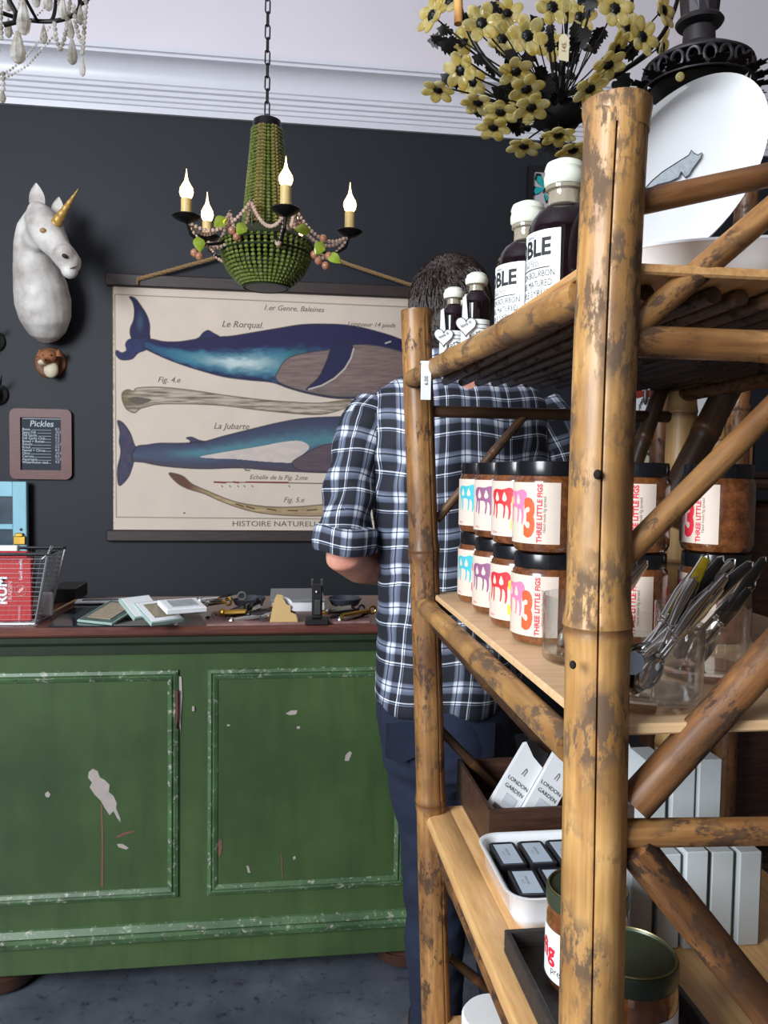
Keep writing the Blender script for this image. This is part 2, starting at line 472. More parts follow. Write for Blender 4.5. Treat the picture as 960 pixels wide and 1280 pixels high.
base = t.mix(t.ramp(t.noise(v, 45, 5, 0.7), [(0.62, (0, 0, 0)), (0.66, (.9, .9, .9))]), base, lin((58, 44, 34)))
t.color(base); t.bump(ed, 0.25, 0.002); GREENM = t.m
TOPW = wood('dark_red_countertop', (72, 40, 34), (112, 66, 54), 0.28, (3, 40, 40), 0.06, 2)
XC0, XC1 = -1.75, P(577, 1000, Y=YC).x
DEP = P(240, 747, Z=z_top).y-YC
cnt = empty('shop_counter', ((XC0+XC1)/2, YC+DEP/2, 0), 'long dark green panelled wooden shop counter with chipped paint and red-brown top', 'counter')
MB().box((XC0, YC, z_bot), (XC1, YC+DEP, z_top-0.045), 0.003).build('body', GREEN, cnt)
MB().box((XC0-0.03, YC-0.035, z_top-0.024), (XC1+0.03, YC+DEP+0.03, z_top), 0.006).build('countertop', TOPW, cnt)
mb = MB(); mb.loft([[(x, YC-o, z) for o, z in ((0.0, z_top-0.075), (0.010, z_top-0.072), (0.014, z_top-0.05), (0.026, z_top-0.040), (0.028, z_top-0.026), (0, z_top-0.026))] for x in (XC0, XC1)])
mb.build('cove_moulding', simple('dark_green_cove', (40, 50, 36), 0.4), cnt)
zb = P(250, 1160, Y=YC).z
mb = MB(); mb.loft([[(x, YC-o, z) for o, z in ((0, zb-0.022), (0.016, zb-0.020), (0.020, zb-0.006), (0.012, zb), (0.016, zb+0.006), (0.006, zb+0.020), (0, zb+0.022))] for x in (XC0-0.005, XC1+0.005)])
mb.build('base_moulding', GREENM, cnt)
def panel(x0, x1, zl, zh):
    def rect(g, y): return [Vector((x0+g, y, zl+g)), Vector((x1-g, y, zl+g)), Vector((x1-g, y, zh-g)), Vector((x0+g, y, zh-g))]
    mb = MB(); rings = [rect(-0.014, YC), rect(-0.012, YC-0.006), rect(-0.004, YC-0.009), rect(0.0, YC-0.005), rect(0.004, YC-0.010), rect(0.012, YC-0.006), rect(0.018, YC+0.000)]
    for i in range(len(rings)-1):
        o = len(mb.v); mb.add(rings[i]+rings[i+1], [(j, (j+1) % 4, 4+(j+1) % 4, 4+j) for j in range(4)])
    p = mb.build('panel', GREENM, cnt, smooth=0)
    mb = MB().box((x0+0.010, YC-0.0035, zl+0.010), (x1-0.010, YC+0.001, zh-0.010)); mb.build('panel_board', GREEN, p)
ph, pl = P(240, 843, Y=YC).z, P(240, 1113, Y=YC).z
xl = P(217, 980, Y=YC).x; xr = P(266, 980, Y=YC).x; xr2 = P(500, 980, Y=YC).x
wpan = xr2-xr
panel(xl-wpan*1.0, xl, pl, ph); panel(xr, xr2, pl, ph); panel(xl-wpan*2-(xr-xl), xl-wpan-(xr-xl), pl, ph)
# bare chips of lost paint: shaped shallow flakes where the photograph shows them
def flake(pts, mat):
    mb = MB(); mb.prism([P(px, py, Y=YC-0.0045) for px, py in pts], (0, 0.0015, 0)); return mb.build('paint_chip', mat, cnt, smooth=0)
CHIP = simple('bare_primer', (158, 148, 142), 0.75, var=0.12, scale=60)
CHIP2 = simple('bare_wood_chip', (106, 74, 58), 0.8, var=0.25, scale=60)
flake([(111, 965), (116, 961), (122, 964), (125, 972), (131, 975), (137, 981), (136, 990), (142, 995), (146, 1004), (145, 1010), (150, 1022), (151, 1028), (146, 1022), (142, 1014), (137, 1019), (131, 1010), (126, 1001), (118, 993), (112, 984), (115, 978), (110, 972)], CHIP)
flake([(357, 892), (364, 888), (372, 888), (370, 893), (362, 894)], CHIP)
flake([(432, 944), (437, 939), (440, 941), (436, 951), (431, 951)], CHIP)
flake([(56, 992), (60, 989), (63, 993), (61, 997), (57, 996)], CHIP)
flake([(145, 1045), (158, 1040), (168, 1038), (168, 1040), (156, 1044), (147, 1048)], CHIP2)
flake([(146, 1055), (153, 1055), (161, 1060), (158, 1062), (148, 1059)], CHIP)
flake([(126, 1005), (128, 1005), (129.5, 1060), (129, 1110), (126, 1108), (127, 1050)], CHIP2)
flake([(308, 1082), (311, 1083), (313, 1091), (310, 1091)], CHIP)
flake([(351, 1066), (352.5, 1066), (353.5, 1098), (352, 1098)], CHIP2)
flake([(366, 1072), (369, 1070), (370, 1073), (367, 1075)], CHIP)
flake([(371, 908), (375, 908), (375, 911), (371, 911)], CHIP)
flake([(240, 883), (243, 883), (243, 889), (240, 889)], CHIP)
mb = MB(); mb.prism([P(px, py, Y=YC-0.001) for px, py in [(223, 845), (227, 846), (228, 870), (226, 900), (226, 915), (223, 900), (224, 870)]], (0, -0.002, 0)); mb.build('paint_chip', CHIP, cnt, smooth=0)
mb = MB(); mb.prism([P(px, py, Y=YC-0.002) for px, py in [(220, 862), (223, 862), (223, 895), (221, 910), (220, 890)]], (0, -0.010, 0)); mb.build('paint_chip', simple('red_brown_undercoat', (88, 40, 34), 0.6), cnt, smooth=0)
mb = MB(); mb.prism([P(px, py, Y=YC-0.005) for px, py in [(273, 1050), (277, 1049), (278, 1060), (275, 1072), (273, 1068)]], (0, 0.002, 0)); mb.build('paint_chip', CHIP2, cnt, smooth=0)
# turned bun feet
for fx in (P(6, 1240, Y=YC+0.09).x, XC0+0.1, XC1-0.14):
    for fy in (YC+0.09, YC+DEP-0.1):
        MB().lathe([(0.045, 0), (0.075, 0.012), (0.088, 0.05), (0.08, z_bot*0.7), (0.055, z_bot*0.9), (0.06, z_bot)], 24, (fx, fy, 0)).build('foot', simple('brown_bun_foot', (70, 44, 34), 0.45), cnt)
# ================================================================ crystal/bead helpers for the lamps
def bead_string(mb, pts, r, step=None, n=6, m=5, squash=1.0):
    pts = [Vector(p) for p in pts]; step = step or r*1.95
    acc = 0.0; last = pts[0]; mb.ball(last, (r, r, r*squash), n, m); k = 1
    for i in range(len(pts)-1):
        a, b = pts[i], pts[i+1]; L = (b-a).length; s_ = step-acc
        while s_ <= L:
            mb.ball(a.lerp(b, s_/L), (r, r, r*squash), n, m); k += 1; s_ += step
        acc = L-(s_-step)
    return k
def swag(a, b, sag, n=14):
    a = Vector(a); b = Vector(b)
    return [a.lerp(b, i/n)-Vector((0, 0, sag*4*(i/n)*(1-i/n))) for i in range(n+1)]
# ================================================================ green beaded chandelier
DCH = 2.5
YCH = P(333, 300, d=DCH).y
def zch(py): return P(333, py, Y=YCH).z
c0 = P(333, 300, Y=YCH); cxh = c0.x
GB = NT('green_glass_beads', 0.12); v = GB.coords(off=False)
GB.color(GB.ramp(GB.noise(v, 90, 2), [(0.3, lin((92, 108, 40))), (0.7, lin((158, 172, 92)))])); GB.b.inputs['Transmission Weight'].default_value = 0.35
GREENB = GB.m
AMB = simple('pale_pink_amber_beads', (228, 198, 180), 0.12, var=0.2, Transmission_Weight=0.4)
LEAFG = simple('lime_glass_leaf', (176, 200, 70), 0.1, var=0.15, Transmission_Weight=0.5)
ROSE = simple('rose_glass_berry', (214, 152, 120), 0.1, var=0.15, Transmission_Weight=0.5)
z_cap_t, z_cap_b, z_waist, z_bowl, z_bot2 = zch(150), zch(163), zch(286), zch(307), zch(359)
ch = empty('green_beaded_chandelier', (cxh, YCH, z_bot2), 'green beaded chandelier with five lit candle bulbs hanging by a black chain', 'chandelier')
def px2m(p): return p*DCH/1000
MB().lathe([(0.001, z_cap_t+0.004), (px2m(12), z_cap_t+0.003), (px2m(17), z_cap_t-0.004), (px2m(18.5), z_cap_b), (px2m(15), z_cap_b-0.003), (0.001, z_cap_b-0.003)], 32, (cxh, YCH, 0)).build('top_cap', IRON, ch)
# inner frame core so the strings read solid
mb = MB(); mb.lathe([(px2m(15), z_cap_b), (px2m(16), z_cap_b-0.05), (px2m(22), (z_cap_b+z_waist)/2), (px2m(27), z_waist), (px2m(40), z_waist-0.01), (px2m(48), z_bowl)], 24, (cxh, YCH, 0), cap=False)
mb.build('inner_frame', simple('dark_olive_frame', (40, 44, 22), 0.5), ch)
mb = MB(); ns = 26
for i in range(ns):
    a = 2*PI*i/ns; pts = []
    for k in range(13):
        q = k/12; r = px2m(17.5+ 11.5*q**1.15); z = z_cap_b-0.002+(z_waist-z_cap_b)*q
        pts.append((cxh+r*math.cos(a), YCH+r*math.sin(a), z))
    bead_string(mb, pts, 0.0062+0.0009, 0.0105, 6, 5, 0.75)
tag(mb.build('bead_strings', GREENB, ch), kind='stuff')
for a in (R(-116), R(-104), R(-66), R(-54)):       # pinkish strings running down the neck
    pts = [(cxh+px2m(18.4+11.5*(k/12)**1.15)*math.cos(a), YCH+px2m(18.4+11.5*(k/12)**1.15)*math.sin(a), z_cap_b+(z_waist-z_cap_b)*k/12) for k in range(13)]
    mb = MB(); bead_string(mb, pts, 0.006, 0.0105, 6, 5, 0.75); mb.build('amber_string', simple('olive_amber_beads', (150, 124, 84), 0.15), ch)
# basket: rim + strings curving in to the bottom ring
mb = MB()
RB = px2m(56)
def bowl(q): return RB*(1-0.18*q**1.3-0.36*q**3.2), z_bowl+(z_bot2-z_bowl)*q
nb = 44
for i in range(nb):
    a = 2*PI*i/nb
    bead_string(mb, [(cxh+bowl(k/14)[0]*math.cos(a), YCH+bowl(k/14)[0]*math.sin(a), bowl(k/14)[1]) for k in range(15)], 0.0072, 0.0122, 6, 5, 0.8)
tag(mb.build('basket_beads', GREENB, ch), kind='stuff')
mb = MB()
for z, r in ((z_bowl+0.004, RB*1.01), (z_bowl-0.028, RB*0.985), (z_bot2, RB*0.52)):
    mb.tube([(cxh+r*math.cos(2*PI*k/40), YCH+r*math.sin(2*PI*k/40), z) for k in range(40)], 0.0045, 6, closed=True)
mb.lathe([(0.001, z_bot2-0.004), (RB*0.46, z_bot2-0.003), (RB*0.5, z_bot2+0.002), (0.001, z_bot2+0.004)], 32, (cxh, YCH, 0))
mb.build('basket_frame', simple('dark_green_frame', (34, 50, 22), 0.35, 0.3), ch)
# chain (each link a piece of the chain)
chn = MB().tube([(cxh-0.007, YCH, z_cap_t+0.004), (cxh-0.007, YCH, z_cap_t+0.012), (cxh, YCH, z_cap_t+0.019), (cxh+0.007, YCH, z_cap_t+0.012), (cxh+0.007, YCH, z_cap_t+0.004)], 0.002, 6).build('chain', IRON, ch)
lk = MB(); hl, wl = 0.022, 0.0075
pts = [(wl*math.cos(t_), 0, (hl-wl)*(1 if math.sin(t_) >= 0 else -1)+wl*math.sin(t_)) for t_ in [2*PI*k/14+0.01 for k in range(14)]]
lk.tube(pts, 0.0024, 6, closed=True)
z = z_cap_t+0.034; k = 0; first = None
while z < CEIL-0.02:
    if first is None: o = lk.build('link', IRON, chn, world=False); first = o
    else: o = first.copy(); COL.objects.link(o)
    o.location = (cxh-ch.location.x, 0, z-ch.location.z); o.rotation_euler = (0, 0, R(90*(k % 2)+20)); z += 0.0385; k += 1
chn_loc = None
MB().lathe([(0.001, CEIL), (0.055, CEIL), (0.05, CEIL-0.012), (0.02, CEIL-0.03), (0.006, CEIL-0.04), (0.001, CEIL-0.04)], 24, (cxh, YCH, 0)).build('ceiling_rose', IRON, ch)
CANDLE = simple('ivory_candle_tube', (214, 186, 122), 0.45, var=0.15, scale=40)
BULB = emit('lit_bulb', (255, 208, 140), 6.0)
cups = [(233, 272, 234), (259, 297, 263), (357, 263, 218), (437, 291, 251), (372, 301, 282)]
RA = 0.25
for i, a0 in enumerate((211, 139, -77, -5, 67)):
    a = R(a0); px, cy_, fy = cups[i]
    dY = RA*math.sin(a); Yp = YCH+dY; q = P(px, cy_, Y=Yp); x, z = q.x, q.z
    arm = MB().tube([(cxh+(x-cxh)*s_, YCH+dY*s_, zz) for s_, zz in ((0.42, z_bowl+0.01), (0.6, z-0.055), (0.8, z-0.07), (0.95, z-0.045), (1.0, z-0.004))], 0.0055, 8).build('arm', IRON, ch)
    MB().lathe([(0.004, -0.018), (0.018, -0.014), (0.035, -0.004), (0.042, 0.003), (0.040, 0.006), (0.016, 0.001), (0.001, 0.001)], 28, (x, Yp, z)).build('drip_pan', IRON, ch)
    hc = P(px, fy+10, Y=Yp).z-z
    ca = MB().lathe([(0.016, 0), (0.0165, 0.003), (0.0155, hc*0.5), (0.016, hc-0.012), (0.0135, hc-0.010), (0.0135, 0.0)], 20, (x, Yp, z)).build('candle_tube', CANDLE, ch)
    bt = P(px, fy-23 if i != 4 else fy-11, Y=Yp).z
    hb = bt-(z+hc-0.014); zz = z+hc-0.014
    MB().lathe([(0.008, 0), (0.017, hb*0.12), (0.0205, hb*0.25), (0.0185, hb*0.38), (0.012, hb*0.50), (0.006, hb*0.62), (0.0025, hb*0.8), (0.0006, hb)], 18, (x, Yp, zz)).build('flame_bulb', BULB, ca)
    a2 = a+R(36); px2 = (cxh+RA*0.62*math.cos(a2), YCH+RA*0.62*math.sin(a2), z_bowl+0.062)
    if i == 0: arms = []
    arms.append((Vector((x, Yp, z-0.01)), Vector(px2)))
peaks = [Vector((cxh+RA*0.45*math.cos(R(k*72+31)), YCH+RA*0.45*math.sin(R(k*72+31)), z_bowl+0.10)) for k in range(5)]
mb = MB(); sup = MB()
for k, p in enumerate(peaks):
    MB().tube([(cxh+(p.x-cxh)*0.5, YCH+(p.y-YCH)*0.5, z_bowl+0.01), (cxh+(p.x-cxh)*0.9, YCH+(p.y-YCH)*0.9, z_bowl+0.02), tuple(p)], 0.002, 6).build('swag_hook', IRON, ch)
    near = sorted(arms, key=lambda q: (q[0]-p).length)[:2]
    for a_, _ in near: bead_string(mb, swag(p, a_+Vector((0, 0, 0.004)), 0.055), 0.0062, 0.0125)
for i, (a_, _) in enumerate(arms):
    b_ = (cxh+(a_.x-cxh)*0.45, YCH+(a_.y-YCH)*0.45, z_bowl+0.0)
    bead_string(mb, swag(a_, b_, 0.05), 0.0062, 0.0125)
    if i % 2 == 0: bead_string(mb, swag(peaks[i], peaks[(i+1) % 5], 0.085), 0.0062, 0.0125)
tag(mb.build('bead_swags', AMB, ch), kind='stuff')
def gleaf(c, d, L, w, mat, nm):
    c = Vector(c); d = Vector(d).normalized(); sx = d.cross(Vector((0.2, -1, 0.1))).normalized(); up = sx.cross(d)
    prof = [(0, 0.12), (0.25, 0.85), (0.5, 1.0), (0.78, 0.62), (1.0, 0.05)]
    rings = []
    for q, s_ in prof:
        cc = c+d*L*q+up*0.15*L*math.sin(q*PI)
        rings.append([cc+sx*w*s_*math.cos(2*PI*k/8)+up*0.0022*math.sin(2*PI*k/8) for k in range(8)])
    return MB().loft(rings).build(nm, mat, ch)
rnd = random.Random(3)
for (px, py) in ((282, 272), (306, 280), (247, 296), (388, 288), (403, 302), (409, 318)):
    c = P(px, py, Y=YCH-0.13); gleaf(c, (rnd.uniform(-.7, .7), -0.2, rnd.uniform(-1, 0.1)), 0.05, 0.018, LEAFG, 'glass_leaf')
for (px, py) in ((243, 316), (249, 320), (290, 288), (296, 296), (404, 298), (398, 326), (407, 332), (411, 320), (393, 318)):
    c = P(px, py, Y=YCH-0.13); MB().ball(c, 0.012, 12, 8).build('glass_berry', ROSE, ch)
# ================================================================ wall pieces
def remesh(mb, voxel, name, mat, parent, iters=6, disp=None, fac=0.5):
    me = mb.mesh('tmp', smooth=0, recalc=True); o = bpy.data.objects.new('tmp', me); sc2 = bpy.data.scenes.new('tmp'); sc2.collection.objects.link(o)
    m = o.modifiers.new('r', 'REMESH'); m.mode = 'VOXEL'; m.voxel_size = voxel
    if iters: q = o.modifiers.new('s', 'SMOOTH'); q.iterations = iters; q.factor = fac
    with bpy.context.temp_override(scene=sc2, view_layer=sc2.view_layers[0]): dg = bpy.context.evaluated_depsgraph_get()
    me2 = bpy.data.meshes.new_from_object(o.evaluated_get(dg))
    bpy.data.objects.remove(o); bpy.data.scenes.remove(sc2)
    off = Vector((0, 0, 0)); q = parent
    while q is not None: off += q.location; q = q.parent
    if disp: disp(me2)
    for v in me2.vertices: v.co -= off
    me2.polygons.foreach_set('use_smooth', [True]*len(me2.polygons))
    me2.name = name; me2.materials.clear(); me2.materials.append(mat)
    o = bpy.data.objects.new(name, me2); COL.objects.link(o)
    if parent is not None: o.parent = parent
    return o
def inpoly(px, py, poly):
    r = np.zeros(px.shape, bool); n = len(poly); j = n-1
    for i in range(n):
        xi, yi = poly[i]; xj, yj = poly[j]
        if yi != yj:
            c = ((yi > py) != (yj > py)) & (px < (xj-xi)*(py-yi)/(yj-yi)+xi); r ^= c
        j = i
    return r
def smoothpoly(pts, closed=True, k=5):
    out = []; n = len(pts)
    for i in range(n if closed else n-1):
        p0, p1, p2, p3 = [pts[(i+d) % n] if closed else pts[max(0, min(n-1, i+d))] for d in (-1, 0, 1, 2)]
        for t_ in range(k):
            t = t_/k
            out.append(tuple(0.5*((2*p1[a])+(-p0[a]+p2[a])*t+(2*p0[a]-5*p1[a]+4*p2[a]-p3[a])*t*t+(-p0[a]+3*p1[a]-3*p2[a]+p3[a])*t**3) for a in (0, 1)))
    return out
def vnoise(x, y, seed=0):
    rs = np.random.RandomState(seed); g = rs.rand(64, 64)
    xi = np.floor(x).astype(int); yi = np.floor(y).astype(int); fx = x-xi; fy = y-yi
    fx = fx*fx*(3-2*fx); fy = fy*fy*(3-2*fy); G = lambda a, b: g[a % 64, b % 64]
    return (G(xi, yi)*(1-fx)+G(xi+1, yi)*fx)*(1-fy)+(G(xi, yi+1)*(1-fx)+G(xi+1, yi+1)*fx)*fy
def fbm(x, y, o=4, seed=0):
    s = 0; a = 0.5; t = 0
    for i in range(o): s = s+a*vnoise(x*2**i+i*7.3, y*2**i+i*3.1, seed+i); t += a; a /= 2
    return s/t
def PXY(X, Y, Z):
    dx, dy, dz = X-EYE.x, Y-EYE.y, Z-EYE.z
    c = dx*f0.x+dy*f0.y+dz*f0.z; a = dx*rc.x+dy*rc.y+dz*rc.z; b = dx*uc.x+dy*uc.y+dz*uc.z
    return CX+FPX*a/c, CY-FPX*b/c
YP = YW-0.012
pa, pb = P(139.5, 357, Y=YP), P(142, 663, Y=YP)
X0, X1 = P(141, 500, Y=YP).x, P(562, 500, Y=YP).x
Z1, Z0 = P(141, 357, Y=YP).z, P(141, 663, Y=YP).z
pos = empty('whale_chart', ((X0+X1)/2, YP+0.01, Z0-0.06), 'cream wall chart of two blue whales hung from a rope on dark wall', 'poster')
NXg, NZg = 760, 580
gx = np.linspace(X0, X1, NXg); gz = np.linspace(Z0, Z1, NZg); GX, GZ = np.meshgrid(gx, gz)
U, V = PXY(GX, YP, GZ)
def A(c): return np.array(lin(c))
def blend(img, m, c): img[:] = img*(1-m[..., None])+c*m[..., None]
def lerp(a, b, t): return a+(b-a)*t[..., None]
img = np.ones((NZg, NXg, 3))*A((222, 206, 190)); n_ = fbm(U/26, V/26, 5, 3)
img *= (0.94+0.12*n_)[..., None]
jag = (U < 141+1.6*fbm(U*0+2, V/3, 3, 9)); blend(img, jag*1.0, A((150, 132, 110)))
def seg(img, x0, y0, x1, y1, w, c, a=1.0):
    L = math.hypot(x1-x0, y1-y0); t = np.clip(((U-x0)*(x1-x0)+(V-y0)*(y1-y0))/L**2, 0, 1)
    d = np.hypot(U-x0-t*(x1-x0), V-y0-t*(y1-y0)); blend(img, np.clip((w-d)/0.35+0.5, 0, 1)*a, A(c))
for q in ((143.5, 368, 560, 386), (143.5, 368, 145.5, 646), (145.5, 646.5, 560, 650)):
    seg(img, *q, 0.7, (120, 108, 76), 0.7)
def shade_poly(poly, fn, edge=(40, 36, 50), k=5, ew=0.8):
    P_ = smoothpoly(poly, True, k); xs = [p[0] for p in P_]; ys = [p[1] for p in P_]
    bb = (U > min(xs)-3) & (U < max(xs)+3) & (V > min(ys)-3) & (V < max(ys)+3)
    if not bb.any(): return
    u = U[bb]; v = V[bb]; m = inpoly(u, v, P_).astype(float); sub = img[bb]
    c = fn(u, v); sub = sub*(1-m[:, None])+c*m[:, None]
    if edge:
        d = np.full(u.shape, 1e9)
        for i in range(len(P_)):
            x0, y0 = P_[i]; x1, y1 = P_[(i+1) % len(P_)]; L = (x1-x0)**2+(y1-y0)**2+1e-9
            t = np.clip(((u-x0)*(x1-x0)+(v-y0)*(y1-y0))/L, 0, 1); d = np.minimum(d, np.hypot(u-x0-t*(x1-x0), v-y0-t*(y1-y0)))
        e = np.clip((ew-d)/0.4+0.5, 0, 1)*0.75; sub = sub*(1-e[:, None])+A(edge)*e[:, None]
    img[bb] = sub
def interp(u, pts): return np.interp(u, [p[0] for p in pts], [p[1] for p in pts])
W1T = [(186, 424), (205, 427), (225, 427), (245, 424), (275, 421), (290, 420), (320, 415), (350, 410), (375, 406), (400, 405), (430, 406), (450, 409), (470, 414), (490, 420), (510, 428), (530, 437), (545, 446)]
W1B = [(180, 434), (200, 445), (225, 455), (250, 463), (280, 471), (310, 475), (340, 478), (360, 485), (385, 492), (420, 498), (455, 497), (490, 488), (520, 476), (545, 462)]
def f1(u, v):
    t = np.clip((v-interp(u, W1T))/(interp(u, W1B)-interp(u, W1T)+1e-6), 0, 1); n = fbm(u/9, v/4, 4, 5)
    t = np.clip(t+(n-0.5)*0.16, 0, 1)
    c = lerp(np.tile(A((36, 32, 76)), (len(u), 1)), A((40, 72, 112)), np.clip((t-0.28)/0.12, 0, 1))
    tq = np.clip((t-0.36)/0.12, 0, 1)*np.clip((0.98-t)/0.2, 0, 1)*np.clip((u-185)/50, 0, 1)*np.clip((420-u)/60, 0, 1)
    c = lerp(c, A((58, 130, 150)), tq*0.9)
    hl = np.exp(-((u-300)/38)**2-((t-0.64)/0.13)**2); c = lerp(c, A((196, 214, 214)), np.clip(hl*1.1, 0, 1))
    c = lerp(c, A((34, 34, 74)), np.clip((t-0.9)/0.07, 0, 1)*0.9); c = lerp(c, A((42, 96, 92)), np.exp(-((u-372)/14)**2-((t-0.48)/.14)**2)*0.6)
    return c
shade_poly([(162, 371), (169, 373), (176, 382), (183, 393), (187, 405), (187, 416), (186, 426), (168, 426), (163, 419), (163, 410), (167, 400), (168, 388), (166, 378)],
           lambda u, v: lerp(np.tile(A((34, 34, 74)), (len(u), 1)), A((52, 84, 104)), np.clip(1-np.hypot((u-175)/6, (v-402)/16), 0, 1)))
shade_poly([(186, 424), (176, 423), (162, 424), (157, 430), (158, 438), (152, 441), (146, 438), (145, 443), (150, 449), (158, 450), (166, 448), (173, 441), (184, 436)],
           lambda u, v: lerp(np.tile(A((36, 38, 80)), (len(u), 1)), A((52, 60, 104)), fbm(u/5, v/5, 3, 2)))
shade_poly([(246, 425), (250, 421), (254, 416), (260, 413), (266, 416), (275, 423)], lambda u, v: np.tile(A((36, 40, 84)), (len(u), 1)))
shade_poly(W1T+W1B[::-1], f1)
def fbel(u, v):
    n = fbm(u/16, v/1.6, 3, 8); c = lerp(np.tile(A((106, 88, 88)), (len(u), 1)), A((150, 128, 120)), n)
    return lerp(c, A((84, 84, 84)), np.clip((v-482)/18, 0, 1)*0.7)
shade_poly([(345, 474), (349, 461), (357, 450), (370, 444), (390, 440), (412, 437), (440, 431), (470, 432), (500, 439), (530, 450), (520, 474), (490, 486), (455, 495), (420, 496), (385, 490), (360, 483)], fbel, (60, 58, 70))
shade_poly([(383, 486), (398, 472), (408, 452), (414, 436), (424, 428), (436, 427), (441, 434), (438, 446), (429, 460), (416, 472), (400, 481), (388, 486)],
           lambda u, v: lerp(np.tile(A((34, 36, 76)), (len(u), 1)), A((56, 92, 108)), np.clip((u+ (v-450)*0.9-372)/-30+0.6+0.5*fbm(u/4, v/4, 3, 4), 0, 1)*0.6))
for a_, b_ in zip([(386, 486.5), (402, 482), (418, 473), (431, 461), (439, 447)], [(402, 482), (418, 473), (431, 461), (439, 447), (442, 436)]): seg(img, *a_, *b_, 1.0, (196, 190, 182), 0.9)
seg(img, 482, 429, 488, 427, 1.0, (200, 196, 190), 0.9); seg(img, 485, 431, 488, 430, .8, (20, 20, 30), 0.9)
for q in range(7): seg(img, 448+q*4, 466+q*3, 500, 452+q*5, 0.35, (88, 70, 70), 0.4)
# bones
def fb(u, v):
    n = fbm(u/22, v/2.2, 4, 12); return lerp(lerp(np.tile(A((110, 98, 76)), (len(u), 1)), A((196, 184, 164)), np.clip(n*2.2-0.6, 0, 1)), A((120, 110, 80)), np.clip((172-u)/16, 0, 1)*0.7)
shade_poly([(153, 491), (160, 487), (167, 489), (172, 485), (200, 484), (240, 488), (280, 494), (330, 500), (370, 503), (400, 504), (425, 501), (438, 500), (444, 503), (436, 508), (420, 514), (400, 518), (370, 517), (320, 512), (280, 507), (240, 505), (200, 505), (185, 508), (175, 511), (168, 516), (158, 511), (153, 500)], fb, (92, 80, 58), 3)
shade_poly([(160, 499), (170, 496), (190, 500), (172, 506)], lambda u, v: np.tile(A((104, 92, 82)), (len(u), 1)), None, 3)
def fb2(u, v): return lerp(lerp(np.tile(A((150, 124, 90)), (len(u), 1)), A((200, 176, 136)), fbm(u/18, v/2, 3, 21)), A((104, 70, 54)), np.clip((265-u)/30, 0, 1))
shade_poly([(211, 592), (219, 592), (230, 596), (240, 605), (260, 614), (290, 626), (320, 632), (360, 634), (410, 630), (460, 622), (500, 612), (500, 622), (450, 636), (410, 644), (380, 645), (340, 643), (310, 638), (280, 628), (255, 617), (235, 611), (222, 604)], fb2, (86, 66, 48), 3)
for q in ((295, 630, 304, 633), (308, 633, 318, 636), (334, 636, 345, 638), (360, 638, 372, 638.5), (384, 638, 396, 637)): seg(img, *q, 0.8, (72, 52, 40), 0.9)
# second whale
W2T = [(170, 559), (185, 556), (200, 554), (225, 554), (254, 552), (280, 545), (320, 535), (350, 528), (380, 523), (420, 521), (460, 520), (500, 521), (540, 528)]
W2B = [(165, 575), (180, 578), (200, 582), (230, 585), (260, 586), (300, 585), (340, 588), (380, 590), (420, 591), (500, 590), (540, 570)]
def f2(u, v):
    t = np.clip((v-interp(u, W2T))/(interp(u, W2B)-interp(u, W2T)+1e-6)+(fbm(u/9, v/4, 4, 15)-0.5)*0.14, 0, 1)
    c = lerp(np.tile(A((62, 64, 92)), (len(u), 1)), A((74, 84, 108)), np.clip(t*2, 0, 1))
    tq = np.exp(-((t-0.42)/0.16)**2)*np.clip((u-200)/40, 0, 1); c = lerp(c, A((86, 142, 154)), tq*0.75)
    c = lerp(c, A((70, 70, 88)), np.clip((t-0.72)/0.1, 0, 1)*0.8); c = lerp(c, A((82, 66, 78)), np.clip((t-0.85)/0.1, 0, 1)*0.5); return c
dk2 = lambda u, v: lerp(np.tile(A((48, 50, 88)), (len(u), 1)), A((84, 78, 92)), fbm(u/6, v/6, 3, 16))
shade_poly([(147, 526), (155, 530), (163, 542), (168, 556), (172, 562), (168, 574), (165, 585), (160, 597), (150, 607), (147, 599), (147, 585), (150, 572), (151, 562), (149, 552), (150, 540)], dk2)
shade_poly([(238, 556), (238, 551), (233, 547.5), (240, 546.5), (248, 550), (258, 553)], dk2)
shade_poly(W2T+W2B[::-1], f2)
def fw(u, v): return lerp(np.tile(A((196, 184, 180)), (len(u), 1)), A((222, 206, 194)), fbm(u/10, v/6, 3, 6))
shade_poly([(250, 571), (275, 566), (300, 562), (330, 557), (350, 553), (372, 551), (384, 555), (386, 561), (376, 570), (365, 578), (350, 578), (330, 577), (290, 573.5), (268, 573)], fw, None)
shade_poly([(365, 579), (380, 568), (400, 558), (420, 554), (470, 550), (520, 556), (530, 572), (500, 589), (420, 590), (380, 589)], lambda u, v: lerp(np.tile(A((84, 68, 78)), (len(u), 1)), A((104, 88, 94)), fbm(u/14, v/2, 3, 18)), (54, 50, 66))
seg(img, 303, 583, 308, 588, .9, (96, 84, 84), .9); seg(img, 308, 588, 312, 588, .9, (96, 84, 84), .9)
seg(img, 268, 602.5, 414, 604.5, .6, (70, 40, 36)); 
for q in ((268, 282), (292, 298), (308, 360)): seg(img, q[0], 602.6, q[1], 603.3, 1.1, (130, 52, 44))
for q in (277, 287, 297, 305, 315, 361, 405): seg(img, q, 607, q+1.2, 608.5, .7, (80, 68, 60), .8)
seg(img, 230, 641, 231, 641.5, .8, (50, 40, 34))
v4 = np.concatenate([GX.ravel()[:, None], np.full((GX.size, 1), YP), GZ.ravel()[:, None]], 1)-np.array(pos.location)
ii = np.arange((NZg-1)*(NXg-1)); r_ = ii//(NXg-1); c_ = ii % (NXg-1); a = r_*NXg+c_
faces = np.stack([a, a+1, a+NXg+1, a+NXg], 1)
me = bpy.data.meshes.new('paper'); me.vertices.add(len(v4)); me.vertices.foreach_set('co', v4.ravel())
